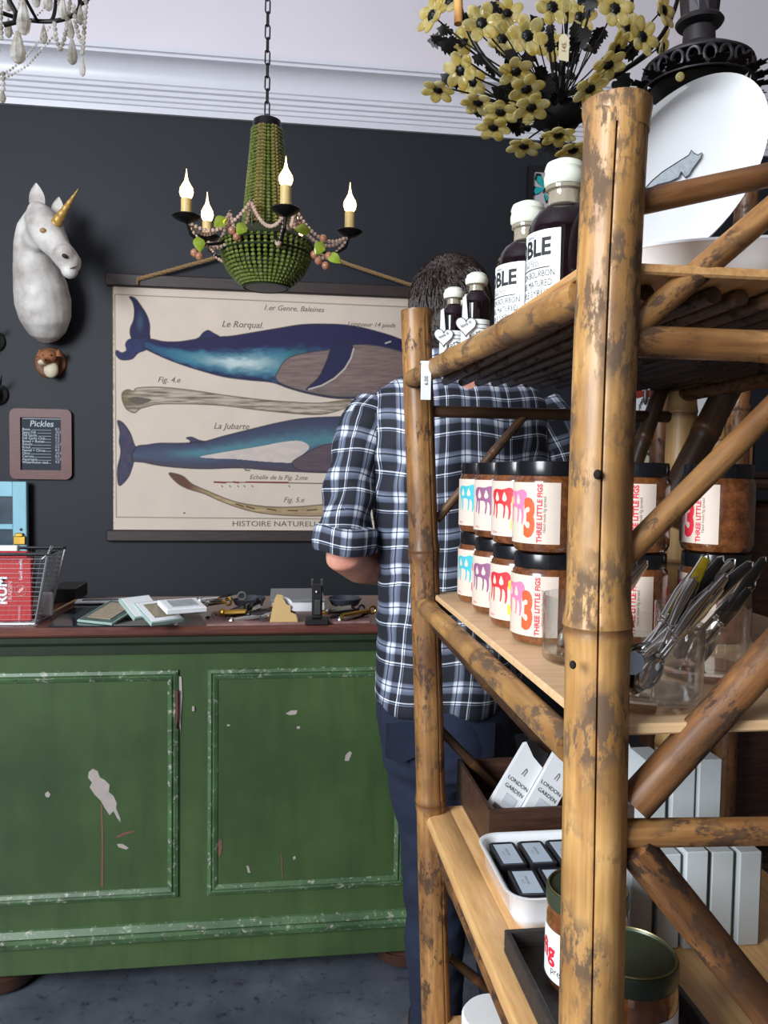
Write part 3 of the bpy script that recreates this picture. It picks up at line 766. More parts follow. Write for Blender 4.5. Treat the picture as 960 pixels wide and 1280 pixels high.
me.loops.add(faces.size); me.loops.foreach_set('vertex_index', faces.ravel().astype(np.int32))
me.polygons.add(len(faces)); me.polygons.foreach_set('loop_start', np.arange(0, faces.size, 4, dtype=np.int32))
me.update(calc_edges=True)
ca = me.attributes.new('print', 'FLOAT_COLOR', 'POINT'); ca.data.foreach_set('color', np.concatenate([np.clip(img, 0, 1).reshape(-1, 3), np.ones((GX.size, 1))], 1).ravel())
t = NT('printed_paper', 0.75); at = t.n('ShaderNodeAttribute', attribute_name='print'); t.l(at.outputs['Color'], t.b.inputs['Base Color']); me.materials.append(t.m); PRINT = t.m
o = bpy.data.objects.new('paper', me); COL.objects.link(o); o.parent = pos
MB().box((X0, YP+0.001, Z0), (X1, YP+0.006, Z1)).build('canvas_backing', simple('canvas', (206, 190, 168), 0.8), pos)
ROD = wood('dark_poster_rod', (42, 32, 32), (66, 52, 50), 0.5, (2, 30, 30), 0.05)
MB().box((X0-0.03, YP-0.022, Z1-0.004), (X1+0.03, YP+0.010, Z1+0.056), 0.006).build('rod', ROD, pos)
MB().box((X0-0.03, YP-0.022, Z0-0.052), (X1+0.03, YP+0.010, Z0+0.004), 0.006).build('rod', ROD, pos)
INKB = simple('sepia_ink', (112, 100, 90), 0.8, var=0.1)
for body, px, py, sz, sh in (("1.er Genre, Baleines", 367, 386, 0.036, .3), ("Le Rorqual.", 303, 406, 0.043, .3), ("Longueur 14 pieds", 464, 406, 0.032, .3), ("Fig. 4.e", 211, 475, 0.038, .3),
                        ("La Jubarte", 289, 533, 0.042, .3), ("Echelle de la Fig. 2.me", 348, 597, 0.032, .3), ("Fig. 5.e", 367, 625, 0.036, .3)):
    text_mesh(body, sz, INKB, 'lettering', pos, WM(px, py, YP), shear=sh)
text_mesh("HISTOIRE NATURELLE", 0.037, INKB, 'lettering', pos, Matrix.Translation((P(347, 655, Y=YP).x, YP-0.0015, P(347, 655, Y=YP).z)) @ Matrix(((1.22, 0, 0, 0), (0, 0, -1, 0), (0, 1, 0, 0), (0, 0, 0, 1))))
# rope
ROPE = wood('jute_rope', (120, 92, 60), (180, 146, 102), 0.9, (60, 60, 60), 0.4, 8)
def rope(pts, r, name, parent, Y=None):
    pts = [Vector(p) for p in pts]; dense = []
    for i in range(len(pts)-1):
        k = max(2, int((pts[i+1]-pts[i]).length/0.009))
        dense += [pts[i].lerp(pts[i+1], j/k) for j in range(k)]
    dense.append(pts[-1]); mb = MB()
    for s_ in range(3):
        q = [p+Vector((0, math.cos(i*0.9+s_*2.09), math.sin(i*0.9+s_*2.09)))*r*0.55 for i, p in enumerate(dense)]
        mb.tube(q, r*0.62, 5)
    return mb.build(name, ROPE, parent)
yr = YP-0.03
ra, rb, rcx = P(172, 349, Y=yr), P(347, 296, Y=yr), P(528, 361, Y=yr)
rope([ra+Vector((0, 0, -0.02)), ra, (ra+rb)/2-Vector((0, 0, 0.01)), rb, (rb+rcx)/2-Vector((0, 0, 0.01)), rcx, rcx+Vector((0, 0, -0.02))], 0.009, 'rope', pos)
tag(MB().tube([(rb.x, YW, rb.z-0.005), (rb.x, yr-0.012, rb.z-0.002), (rb.x, yr-0.014, rb.z+0.012)], 0.004, 6).build('wall_hook', IRON), 'small dark iron hook holding the rope of the whale chart', 'hook')
# ---------------------------------------------------------------- unicorn head
YU = YW-0.16
PLASTER = NT('aged_white_plaster', 0.5); v = PLASTER.coords(off=False)
PLASTER.color(PLASTER.ramp(PLASTER.noise(v, 9, 5, 0.6), [(0.3, lin((178, 168, 160))), (0.6, lin((232, 228, 222)))])); PLASTER.bump(PLASTER.noise(v, 40, 4), 0.2, 0.004)
uni = empty('unicorn_head', (P(60, 425, Y=YW).x, YW, P(60, 425, Y=YW).z), 'white plaster unicorn head with a gold horn mounted on the dark wall', 'sculpture')
def blobs(lst, Y0, k=1.0, n=20):
    """lst: (px,py,width_px,depth_m,yoff) -> elliptical loft along the listed centres"""
    mb = MB(); C = []
    for px, py, w, dp, yo in lst: C.append((P(px, py, Y=Y0-yo), w*Y0/FPX/2*k, dp/2))
    rings = []
    for i, (c, w, dp) in enumerate(C):
        d = (C[min(i+1, len(C)-1)][0]-C[max(i-1, 0)][0]).normalized()
        side = Vector((0, -1, 0)); side = (side-d*side.dot(d)).normalized(); x = d.cross(side).normalized()
        rings.append([c+x*w*math.cos(2*PI*j/n)+side*dp*math.sin(2*PI*j/n) for j in range(n)])
    mb.loft(rings); return mb
mb = blobs([(60, 424, 24, 0.10, -0.10), (59, 414, 44, 0.18, -0.08), (57, 398, 58, 0.24, -0.05), (54, 378, 64, 0.26, -0.03), (50, 355, 60, 0.24, 0.0), (43, 330, 47, 0.20, 0.04), (39, 305, 38, 0.17, 0.07), (40, 285, 32, 0.14, 0.09), (46, 268, 22, 0.10, 0.10)], YU)
h_ = blobs([(47, 262, 20, 0.10, 0.10), (51, 273, 34, 0.14, 0.13), (57, 287, 40, 0.155, 0.17), (66, 301, 34, 0.13, 0.20), (74, 312, 27, 0.11, 0.23), (82, 322, 27, 0.105, 0.25), (89, 331, 25, 0.10, 0.265), (94, 337, 14, 0.06, 0.27)], YU)
mb.add(h_.v, h_.f)
for px, py, r, yo in ((45, 297, 0.060, 0.14), (61, 281, 0.045, 0.20), (87, 338, 0.036, 0.27), (81, 318, 0.040, 0.29)):
    mb.ball(P(px, py, Y=YU-yo), (r, r*0.9, r), 14, 10)
for px, py, yo in ((49, 284, 0.205), (72, 279, 0.19)): mb.ball(P(px, py, Y=YU-yo), (0.020, 0.012, 0.016), 12, 8)
def unidisp(me):
    for v in me.vertices: v.co += Vector((0, -1, 0))*0.004*noise.noise(v.co*22)
bust = remesh(mb, 0.008, 'bust', PLASTER.m, uni, 4, unidisp)
for k, (px, py, w, hh, yo, lean) in enumerate(((47, 262, 0.034, 0.115, 0.10, -2), (70, 270, 0.026, 0.085, 0.06, 4))):
    b = P(px, py, Y=YU-yo); mb = MB(); rings = []
    for q in range(9):
        t_ = q/8; w_ = w*(0.55+0.9*t_-1.4*t_**3+0.0) if t_ < 1 else 0.002
        w_ = w*max(0.06, math.sin(PI*(0.22+0.78*t_))**0.8); cc = b+Vector((lean*0.003*t_, 0, hh*t_))
        rings.append([cc+Vector((w_*math.cos(2*PI*j/14), -0.016*math.sin(2*PI*j/14)*(1 if math.sin(2*PI*j/14) < 0 else -0.25), 0)) for j in range(14)])
    mb.loft(rings); e = mb.build('ear', PLASTER.m, uni, smooth=60)
hb, ht = P(70, 279, Y=YU-0.22), P(98, 236, Y=YU-0.30); L = (ht-hb).length; x_, y_, d_ = frame_of(ht-hb); rings = []
for q in range(61):
    t_ = q/60; r = 0.022*(1-t_)+0.0015
    rings.append([hb+d_*L*t_+(x_*math.cos(2*PI*j/20)+y_*math.sin(2*PI*j/20))*r*(1+0.07*math.sin(2*PI*j/20*1+t_*40)) for j in range(20)])
MB().loft(rings).build('horn', simple('gold_leaf', (196, 156, 84), 0.5, 0.4, var=0.25, scale=60), uni, smooth=60)
MB().ball(P(53.5, 288, Y=YU-0.262), (0.013, 0.010, 0.011), 12, 8).build('eye', simple('amber_eye', (176, 140, 90), 0.2), uni)
MB().ball(P(81, 320, Y=YU-0.322), (0.013, 0.010, 0.009), 10, 7, Matrix.Rotation(0.5, 4, 'Y')).build('nostril', simple('dark_nostril', (40, 34, 34), 0.6), uni)
MB().tube([P(84, 337, Y=YU-0.287), P(90, 335, Y=YU-0.303), P(96, 333, Y=YU-0.292)], 0.0022, 6).build('mouth_line', simple('mouth_shadow_brown', (96, 80, 76), 0.7), uni)
# ---------------------------------------------------------------- little fox head on plaque
fx = P(62, 453, Y=YW-0.02)
fox = empty('fox_head_plaque', (fx.x, YW, fx.z-0.07), 'tiny ginger fox head on a round wooden plaque below the unicorn', 'ornament')
Mx = Matrix.Rotation(PI/2, 4, 'X')
MB().lathe([(0.001, 0), (0.072, 0), (0.074, 0.006), (0.070, 0.014), (0.060, 0.018), (0.001, 0.018)], 36, (0, 0, 0), Matrix.Translation((fx.x, YW, fx.z)) @ Mx).build('plaque', wood('plaque_wood', (92, 54, 32), (140, 86, 50), 0.4), fox)
def FX(px, py, o): return P(px, py, Y=YW-o)
GING = simple('ginger_fur', (160, 104, 68), 0.8, var=0.2, scale=80); CRM = simple('cream_fur', (228, 214, 186), 0.8, var=0.08, scale=80)
mb = MB(); mb.ball(FX(62, 452, .045), (0.045, 0.04, 0.05), 18, 12); mb.ball(FX(60, 446, .075), (0.042, 0.036, 0.034), 18, 12); mb.ball(FX(57, 451, .105), (0.018, 0.026, 0.014), 14, 9)
remesh(mb, 0.004, 'head', GING, fox, 4)
mb = MB(); mb.ball(FX(64, 462, .064), (0.034, 0.028, 0.040), 16, 10); mb.ball(FX(53, 453, .102), (0.020, 0.024, 0.015), 14, 9); remesh(mb, 0.004, 'chest_bib', CRM, fox, 4)
for px in (50, 73): MB().lathe([(0.016, 0), (0.013, 0.014), (0.006, 0.028), (0.001, 0.036)], 12, tuple(FX(px, 446, .07)), None).build('ear', GING, fox)
for px, py, r, o in ((56.5, 450, 0.0055, .131), (54, 444.5, 0.004, .107), (64, 444, 0.004, .107)): MB().ball(FX(px, py, o), r, 8, 6).build('nose' if r > 0.005 else 'eye', BLACK, fox)
# ---------------------------------------------------------------- price slate
sx0, sx1, sz0, sz1 = P(14, 555, Y=YW).x, P(91, 555, Y=YW).x, P(52, 599, Y=YW).z, P(52, 511.5, Y=YW).z
sl = empty('price_slate', ((sx0+sx1)/2, YW, sz0), 'small chalk price board in a red-brown rounded frame on the wall', 'chalkboard')
def rrect(x0, x1, z0, z1, r, y, k=6):
    out = []
    for cx, cz, a0 in ((x1-r, z1-r, 0), (x0+r, z1-r, 90), (x0+r, z0+r, 180), (x1-r, z0+r, 270)):
        for i in range(k+1):
            a = R(a0+90*i/k); out.append(Vector((cx+r*math.cos(a), y, cz+r*math.sin(a))))
    return out
fwid = 0.048
mb = MB(); mb.ring_plate(rrect(sx0, sx1, sz0, sz1, 0.028, YW-0.024), rrect(sx0+fwid, sx1-fwid, sz0+fwid*0.9, sz1-fwid*0.85, 0.003, YW-0.024), (0, 0.024, 0))
mb.build('frame', wood('red_brown_frame', (80, 34, 32), (112, 52, 46), 0.45, (8, 8, 30)), sl, smooth=30)
MB().box((sx0+fwid*.9, YW-0.012, sz0+fwid*.8), (sx1-fwid*.9, YW-0.002, sz1-fwid*.75)).build('slate', simple('slate', (38, 46, 58), 0.7), sl)
CHALK = simple('chalk', (196, 206, 214), 0.9, var=0.15, scale=200)
yt = YW-0.0125
MB().box((P(28, 523, Y=yt).x, yt-0.0008, P(28, 523, Y=yt).z-.0015), (P(76, 523, Y=yt).x, yt, P(28, 523, Y=yt).z+.0015)).build('chalk_rule', CHALK, sl)
text_mesh("Pickles", 0.040, CHALK, 'chalk_lettering', sl, WM(52, 530, yt, .001), shear=0.15, bold=0.0006)
items = ["Beets", "Spicy Dill", "Dill Garlic", "Dill Garlic Chili", "Bread + Butter", "Kimchi", "Kraut", "Fennel + Citrus", "Okra", "Carrots", "Asparagus", "Watermelon rind"]
for i, s_ in enumerate(items):
    py = 536.5+i*3.75
    text_mesh(s_, 0.0165, CHALK, 'chalk_lettering', sl, WM(27.8, py, yt, .001), align='LEFT', bold=0.0002)
    a_ = P(30+len(s_)*1.35+3, py+1.4, Y=yt); b_ = P(64, py+1.4, Y=yt)
    MB().box((a_.x, yt-0.0008, b_.z-0.0008), (b_.x, yt, b_.z+0.0008)).build('chalk_rule', CHALK, sl)
    text_mesh(str([8, 10, 9, 9, 7, 12, 9, 8, 10, 8, 12, 9][i])+".0", 0.0165, CHALK, 'chalk_lettering', sl, WM(69, py, yt, .001), align='LEFT')
# ---------------------------------------------------------------- pale blue glazed door leaf against the wall
BLUE = simple('sky_blue_paint', (150, 208, 226), 0.5, var=0.06, scale=8)
yd = YW-0.07; dx1 = P(33, 640, Y=yd).x; dx0 = dx1-0.62; dz1 = P(20, 602, Y=yd).z; dz0 = 0.75
dl = empty('blue_glazed_cabinet_door', ((dx0+dx1)/2, yd+0.02, dz0), 'pale blue old glazed door leaf with a brass catch propped against the wall', 'door leaf')
st_ = 0.062
MB().box((dx0, yd, dz0), (dx0+st_, yd+0.035, dz1), 0.003).build('stile', BLUE, dl); MB().box((dx1-st_, yd, dz0), (dx1, yd+0.035, dz1), 0.003).build('stile', BLUE, dl)
zz = [dz0, dz0+0.24, P(20, 658.5, Y=yd).z, dz1-0.07]
for i, (z, w) in enumerate(((dz0, 0.07), (P(20, 658.5, Y=yd).z-0.012, 0.024), (dz1-0.07, 0.07))): MB().box((dx0+st_, yd, z), (dx1-st_, yd+0.034, z+w), 0.002).build('rail', BLUE, dl)
MB().box(((dx0+dx1)/2-.012, yd+.001, dz0+.07), ((dx0+dx1)/2+.012, yd+0.033, dz1-.07), 0.002).build('glazing_bar', BLUE, dl)
MB().box((dx0+st_, yd+0.014, dz0+.07), (dx1-st_, yd+0.019, dz1-.07)).build('pane', simple('dusty_dark_pane', (70, 84, 96), 0.15, var=0.4, scale=8), dl)
bc = P(25, 675, Y=yd); MB().box((bc.x-.028, yd-0.012, bc.z-.022), (bc.x+.028, yd, bc.z+.02), 0.004).box((bc.x-.018, yd-0.02, bc.z+.016), (bc.x+.018, yd-.002, bc.z+.034), 0.003).build('brass_catch', BRASS, dl)
kh = P(26.5, 662, Y=yd); MB().lathe([(0.001, 0), (.007, 0), (.007, .002), (.001, .002)], 12, (0, 0, 0), Matrix.Translation((kh.x, yd, kh.z)) @ Mx).build('keyhole', BLACK, dl)
tag(MB().box((dx0+0.02, yd-0.12, 0), (dx1+0.02, YW-0.001, dz0), 0.01).build('wall_plinth', simple('dark_plinth', (36, 38, 46), 0.6)), 'low dark cupboard along the wall behind the counter', 'cupboard')
# dark horned trophies half out of the frame at the far side
for k, (px, py, lab) in enumerate(((-12, 425, 'black antlers trophy at the frame edge beside the unicorn head'), (-8, 492, 'small black trophy at the frame edge above the chalk price board'))):
    c = P(px, py, Y=YW-0.05); t_ = empty('black_trophy', (c.x, YW, c.z), lab, 'ornament')
    MB().lathe([(0.001, 0), (0.05, 0), (0.052, 0.012), (0.04, 0.02), (0.001, 0.02)], 20, (0, 0, 0), Matrix.Translation((c.x, YW, c.z)) @ Mx).build('plaque', BLACK, t_)
    mb = MB(); mb.ball((c.x, YW-.05, c.z), (.03, .035, .045), 12, 8)
    for q in (-1, 1): mb.tube([(c.x, YW-.05, c.z+.02), (c.x+q*.04, YW-.08, c.z+.05), (c.x+q*.055, YW-.10, c.z+.07+.02*k)], [.011, .008, .002], 8)
    remesh(mb, 0.005, 'head', BLACK, t_, 3)
# ---------------------------------------------------------------- framed insects on the wall
def frame_box(name, x0, x1, z0, z1, y, lab, cat, fw, fmat, pmat):
    q = empty(name, ((x0+x1)/2, y, z0), lab, cat)
    mb = MB(); mb.ring_plate([Vector((x0, y-.03, z0)), Vector((x1, y-.03, z0)), Vector((x1, y-.03, z1)), Vector((x0, y-.03, z1))], [Vector((x0+fw, y-.03, z0+fw)), Vector((x1-fw, y-.03, z0+fw)), Vector((x1-fw, y-.03, z1-fw)), Vector((x0+fw, y-.03, z1-fw))], (0, .03, 0))
    mb.build('frame', fmat, q, smooth=0); MB().box((x0+fw*.8, y-.012, z0+fw*.8), (x1-fw*.8, y-.002, z1-fw*.8)).build('mount', pmat, q)
    return q
def butterfly(q, c, s, colr, rot, y, edge=BLACK):
    for sgn, nm in ((-1, 'wing'), (1, 'wing')):
        for up in (1, -1):
            pts = [(0, .0), (.25, .32*up), (.7, .62*up+.1), (1.0, .55*up+.06), (.92, .22*up), (.5, .04*up)] if up > 0 else [(0, 0), (.35, -.1), (.72, -.22), (.74, -.6), (.5, -.82), (.2, -.5)]
            for mt, k, o in ((edge, 1.0, 0), (colr, .82, .0016)):
                V_ = []
                for a, b in pts:
                    a_, b_ = (a*k+.07*(1-k))*sgn, b*k; V_.append(Vector((c.x+(a_*math.cos(rot)-b_*math.sin(rot))*s, y-.003-o, c.z+(a_*math.sin(rot)+b_*math.cos(rot))*s)))
                MB().prism(V_, (0, .0015, 0)).build('wing' if o == 0 else 'wing_patch', mt, q, smooth=0)
    MB().ball((c.x, y-.006, c.z), (s*.06, s*.06, s*.38), 8, 6, Matrix.Rotation(-rot, 4, 'Y')).build('insect_body', BLACK, q)
b0, b1 = P(657, 250, Y=YW), P(657, 211, Y=YW); x0 = P(658, 240, Y=YW).x
z1 = P(690, 211, Y=YW).z
bf = frame_box('butterfly_frame', x0, x0+.34, z1-.40, z1, YW, 'black shadow box frame holding a turquoise butterfly on the dark wall', 'picture frame', .026, BLACK, simple('pale_mount', (196, 190, 196), .8, var=.03))
TEAL = simple('turquoise_wing', (40, 176, 178), .35, var=.15, scale=60)
c = P(681, 236, Y=YW-.013); butterfly(bf, c, .075, TEAL, -0.45, YW-.013)
x0, x1 = P(778, 500, Y=YW).x, P(917, 500, Y=YW).x; z0, z1 = P(840, 534, Y=YW).z, P(840, 425, Y=YW).z
inf = frame_box('insect_collection_frame', x0, x1, z0, z1, YW, 'black framed white insect display with a red-winged cicada and a dark beetle', 'picture frame', .026, BLACK, simple('white_mount', (226, 228, 234), .8, var=.02))
RW = simple('red_wing', (132, 44, 32), .5, var=.3, scale=40); c = P(806, 492, Y=YW-.013)
for sgn in (-1, 1):
    V_ = [Vector((c.x+sgn*a*.085, YW-.0155, c.z+b*.085)) for a, b in ((0, .1), (.3, .25), (.7, .28), (1, .1), (.9, -.18), (.5, -.3), (.2, -.22), (0, -.1))]
    MB().prism(V_, (0, .0015, 0)).build('wing', RW, inf, smooth=0)
    for k in range(3): MB().tube([(c.x+sgn*.008, YW-.02, c.z-.01*k-.02), (c.x+sgn*(.02+.006*k), YW-.02, c.z-.03-.014*k), (c.x+sgn*(.016+.008*k), YW-.018, c.z-.06-.02*k)], .0016, 5).build('insect_leg', BLACK, inf)
MB().ball((c.x, YW-.02, c.z-.005), (.012, .012, .055), 10, 8).build('insect_body', simple('brown_insect_body', (62, 50, 44), .4), inf)
c = P(871, 474, Y=YW-.013)
MB().ball((c.x, YW-.02, c.z+.008), (.026, .014, .034), 12, 8).build('insect_body', simple('green_black_beetle', (40, 56, 52), .25), inf); MB().ball((c.x, YW-.02, c.z+.048), (.014, .01, .014), 10, 6).build('insect_head', BLACK, inf)
for sgn in (-1, 1):
    for k in range(3): MB().tube([(c.x+sgn*.015, YW-.02, c.z+.03-.022*k), (c.x+sgn*.034, YW-.02, c.z+.035-.03*k), (c.x+sgn*.036, YW-.018, c.z+.01-.036*k)], .0018, 5).build('insect_leg', BLACK, inf)
z1b = P(840, 546, Y=YW).z
inf2 = frame_box('specimen_frame', x0+.02, x1+.1, z1b-.34, z1b, YW, 'framed pale specimen print in a tan wood frame under the insect display', 'picture frame', .02, wood('tan_frame', (120, 80, 50), (160, 112, 72)), simple('cream_mount', (200, 190, 168), .8))
c = P(825, 570, Y=YW-.013); MB().ball((c.x-.02, YW-.02, c.z+.02), (.06, .014, .035), 12, 8).build('insect_body', simple('green_black_beetle', (40, 56, 52)), inf2)
# ================================================================ things on the counter
ZT = z_top
def on(px, py, z=None): return P(px, py, Z=z if z is not None else ZT)
# wire mesh basket with red packets
yb = on(30, 782).y; bx1 = P(44, 782, Y=yb).x; bxt = P(62, 688, Y=yb).x; zt_ = P(40, 692, Y=yb).z
bw = 0.42; bd = 0.13
bk = empty('wire_mesh_basket', (bx1-bw/2, yb+bd/2, ZT), 'silver wire mesh basket full of red packets at the counter end', 'basket')
lo = [Vector((bx1-bw, yb, ZT+.004)), Vector((bx1, yb, ZT+.004)), Vector((bx1, yb+bd, ZT+.004)), Vector((bx1-bw, yb+bd, ZT+.004))]
g = bxt-bx1
hi_ = [Vector((bx1-bw-g, yb-g*.5, zt_)), Vector((bx1+g, yb-g*.5, zt_)), Vector((bx1+g, yb+bd+g*.5, zt_)), Vector((bx1-bw-g, yb+bd+g*.5, zt_))]
WIRE = simple('silver_wire', (186, 190, 196), .3, .85, var=.08)
mb = MB()
for i in range(4):
    a, b, c_, d_ = lo[i], lo[(i+1) % 4], hi_[(i+1) % 4], hi_[i]; L = (b-a).length; n = int(L/.012)
    for k in range(n+1): mb.tube([a.lerp(b, k/n), d_.lerp(c_, k/n)], .00042, 3, cap=False)
    n = int((zt_-ZT)/.012)
    for k in range(n+1): mb.tube([a.lerp(d_, k/n), b.lerp(c_, k/n)], .00042, 3, cap=False)
n = int(bd/.009)
for k in range(n+1): mb.tube([lo[0].lerp(lo[3], k/n), lo[1].lerp(lo[2], k/n)], .0008, 3, cap=False)
tag(mb.build('wire_mesh', WIRE, bk, recalc=False), kind='stuff')
mb = MB().tube(lo, .003, 8, closed=True); mb.build('base_wire', WIRE, bk)
for i in range(4): MB().tube([lo[i], hi_[i]], .003, 8).build('corner_wire', WIRE, bk)
MB().tube(hi_, .0042, 8, closed=True).build('rim_wire', simple('dark_rim', (30, 32, 36), .35, .5), bk)
MB().tube([hi_[1]+Vector((-.012, -.0, -.012)), hi_[1]+Vector((.004, 0, .004)), hi_[1]+Vector((.010, 0, .022))], .0035, 8).build('handle_tip', STEEL, bk)
RED = simple('red_packet', (178, 34, 36), .55, var=.06)
pk = empty('red_packet', (bx1-.11, yb+.03, ZT+.007), 'tall red packet printed RUM standing in front inside the wire basket', 'packet')
tilt = .0
px_r = P(42, 740, Y=yb+.03).x
MB().box((px_r-.19, yb+.012, ZT+.008), (px_r, yb+.034, P(42, 697, Y=yb+.03).z), .002).build('box', RED, pk)
Mt = lambda px, py, y: Matrix.Translation((P(px, py, Y=y).x, y-.0008, P(px, py, Y=y).z)) @ Matrix(((0, -1, 0, 0), (0, 0, -1, 0), (1, 0, 0, 0), (0, 0, 0, 1)))
yk = yb+.012
PINKP = simple('pale_pink_print', (226, 170, 170), .6, var=.05)
text_mesh("RUM", .034, WHITE, 'lettering', pk, Mt(3, 738, yk), bold=.0012); text_mesh("RAISIN", .016, PINKP, 'lettering', pk, Mt(13, 738, yk))
text_mesh("hand made", .012, WHITE, 'lettering', pk, Mt(26, 712, yk)); text_mesh("chocolate", .010, PINKP, 'lettering', pk, Mt(24, 767, yk))
c = P(26, 738, Y=yk); ring = lambda r, n=24: [Vector((c.x+r*math.cos(2*PI*k/n), yk-.001, c.z+r*math.sin(2*PI*k/n))) for k in range(n)]
MB().tube(ring(.0135), .0006, 4, closed=True).build('badge_ring', PINKP, pk); MB().prism([Vector((c.x+a, yk-.0015, c.z+b)) for a, b in ((-.008, -.004), (-.002, .004), (.006, .008), (.008, .004), (.002, -.002), (-.003, -.007))], (0, .001, 0)).build('badge_mark', PINKP, pk)
for k, (dx, dz, m, lab) in enumerate(((-.02, .006, RED, 'plain red packet standing behind the RUM packet in the basket'), (-.06, .016, WHITE, 'white packet poking up at the back of the wire basket'))):
    tag(MB().box((px_r-.15+dx, yb+.05+k*.05, ZT+.008), (px_r+dx, yb+.07+k*.05, zt_+dz-.006), .002).build('packet', m), lab, 'packet')
tag(MB().box((px_r+.004, yb+.08, ZT+.008), (px_r+.03, yb+.10, ZT+.07), .004).build('tissue_packet', WHITE), 'small white packet low in the near corner of the wire basket', 'packet')
# black box
q0 = on(66, 755); y0 = q0.y
tag(MB().box((P(60, 755, Y=y0).x, y0+.02, ZT), (P(92, 755, Y=y0).x, y0+.17, P(80, 737, Y=y0).z), .002).build('black_box', BLACK), 'matt black box on the counter behind the wire basket', 'box')
# inset display glass in the counter
def quad_on(pts, z, h_, name, mat, lab=None, cat=None, parent=None):
    V_ = [on(px, py, z) for px, py in pts]; mb = MB().prism(V_, (0, 0, h_)); o = mb.build(name, mat, parent, smooth=0)
    if lab: tag(o, lab, cat)
    return o
DGL = simple('dark_glass_sheet', (30, 38, 42), .06, var=.15)
quad_on([(60, 784), (222, 783), (236, 752), (92, 757)], ZT+.0005, .003, 'glass_sheet', DGL, 'dark reflective glass sheet lying on the counter top', 'glass sheet')
quad_on([(142, 782), (217, 781), (224, 762), (158, 768)], ZT+.0037, .001, 'grey_print', simple('grey_print', (118, 116, 108), .5, var=.15), 'faded grey print lying under the loose frames on the glass', 'print')
tag(MB().tube([on(62, 767, ZT+.01), on(95, 750, ZT+.01), on(114, 750.5, ZT+.01)], .003, 6).build('wooden_stick', simple('pale_stick', (200, 170, 120), .6)), 'bent pale wooden stick reaching from the basket over the glass', 'stick')
tag(MB().tube([on(96, 752.6, ZT+.006), on(118, 753, ZT+.006)], .003, 6).build('brass_rod', BRASS), 'short brass rod beside the pale stick on the counter', 'rod')
def slab(cx, cy, w, d, h, rz, tilt, z, name, mat, lab, cat, group=None, inner=None, edge=None, tx=0.0):
    c = on(cx, cy, z); M = Matrix.Translation((c.x, c.y, z+h/2)) @ Matrix.Rotation(rz, 4, 'Z') @ Matrix.Rotation(tilt, 4, 'X') @ Matrix.Rotation(tx, 4, 'Y')
    e = empty(name, (c.x, c.y, z), lab, cat, group)
    MB().box((-w/2, -d/2, -h/2), (w/2, d/2, h/2), .001, M).build('tile', edge or mat, e, smooth=0)
    MB().box((-w/2+.004, -d/2+.004, h/2-.0005), (w/2-.004, d/2-.004, h/2+.001), 0, M).build('face', mat, e, smooth=0)
    if inner: MB().box((-w/2+.018, -d/2+.018, h/2+.0008), (w/2-.018, d/2-.018, h/2+.003), 0, M).build('picture', inner, e, smooth=0)
    return e
TE = simple('green_tinted_edge', (150, 172, 164), .3); TAUPE = simple('taupe_picture', (140, 128, 108), .6, var=.25, scale=120)
DPIC = simple('dark_green_picture', (66, 84, 76), .4, var=.4, scale=60)
slab(140, 752, .20, .05, .004, .05, .05, ZT+.0075, 'framed_card', WHITE, 'long white-bordered dark strip card at the back of the pile', 'card', inner=simple('grid_card', (84, 92, 96), .5, var=.5, scale=150))
slab(139, 767, .11, .13, .006, -.5, .25, ZT+.020, 'glass_coaster', DPIC, 'dark green picture tile leaning in the pile on the counter glass', 'coaster', edge=TE, inner=TAUPE)
slab(164, 770, .07, .06, .006, -.1, .05, ZT+.008, 'glass_coaster', DPIC, 'small green tile lying flat between the leaning tiles', 'coaster', edge=TE)
slab(177, 762, .085, .085, .010, .7, .50, ZT+.042, 'glass_coaster', WHITE, 'white square tile tilted up at the middle of the pile', 'coaster', edge=TE)
slab(198, 768, .09, .10, .010, .65, .38, ZT+.032, 'glass_coaster', WHITE, 'white tile with a taupe picture tilted beside the stacked frames', 'coaster', edge=TE, inner=TAUPE)
for k in range(3):
    slab(226+k*.8, 762-k*.8, .10, .09, .012, .30+.05*k, .12, ZT+.010+k*.019, 'stacked_tile', WHITE, ['bottom white frame of the stack of three on the counter', 'middle white frame of the stack of three on the counter', 'top white frame of the stack of three on the counter, grey picture showing'][k], 'tile', 'stack of white frames', inner=simple('pale_grey_picture', (150, 158, 160), .4, var=.3, scale=60))
# clutter: tray of trinkets, tape dispenser, stamp, bowls
quad_on([(258, 783), (462, 779), (462, 766), (266, 767)], ZT+.0005, .006, 'trinket_mat', simple('rosy_worn_mat', (128, 96, 92), .6, var=.35, scale=30), 'worn rosy brown mat under the trinkets on the counter', 'mat')
PAPER = simple('pad_paper', (214, 216, 220), .7, var=.04)
c = on(375, 760); pd = empty('paper_pad', (c.x, c.y, ZT), 'pad of white paper lying behind the tape dispenser', 'paper')
MB().box((P(340, 760, Y=c.y).x, c.y-.09, ZT+.0005), (P(404, 760, Y=c.y).x, c.y+.1, ZT+.035), .002).build('pages', PAPER, pd)
MB().box((P(338, 760, Y=c.y).x, c.y-.10, ZT+.035), (P(404, 760, Y=c.y).x, c.y+.11, ZT+.041), .001).build('cover', simple('clipboard_grey', (120, 124, 126), .4), pd)
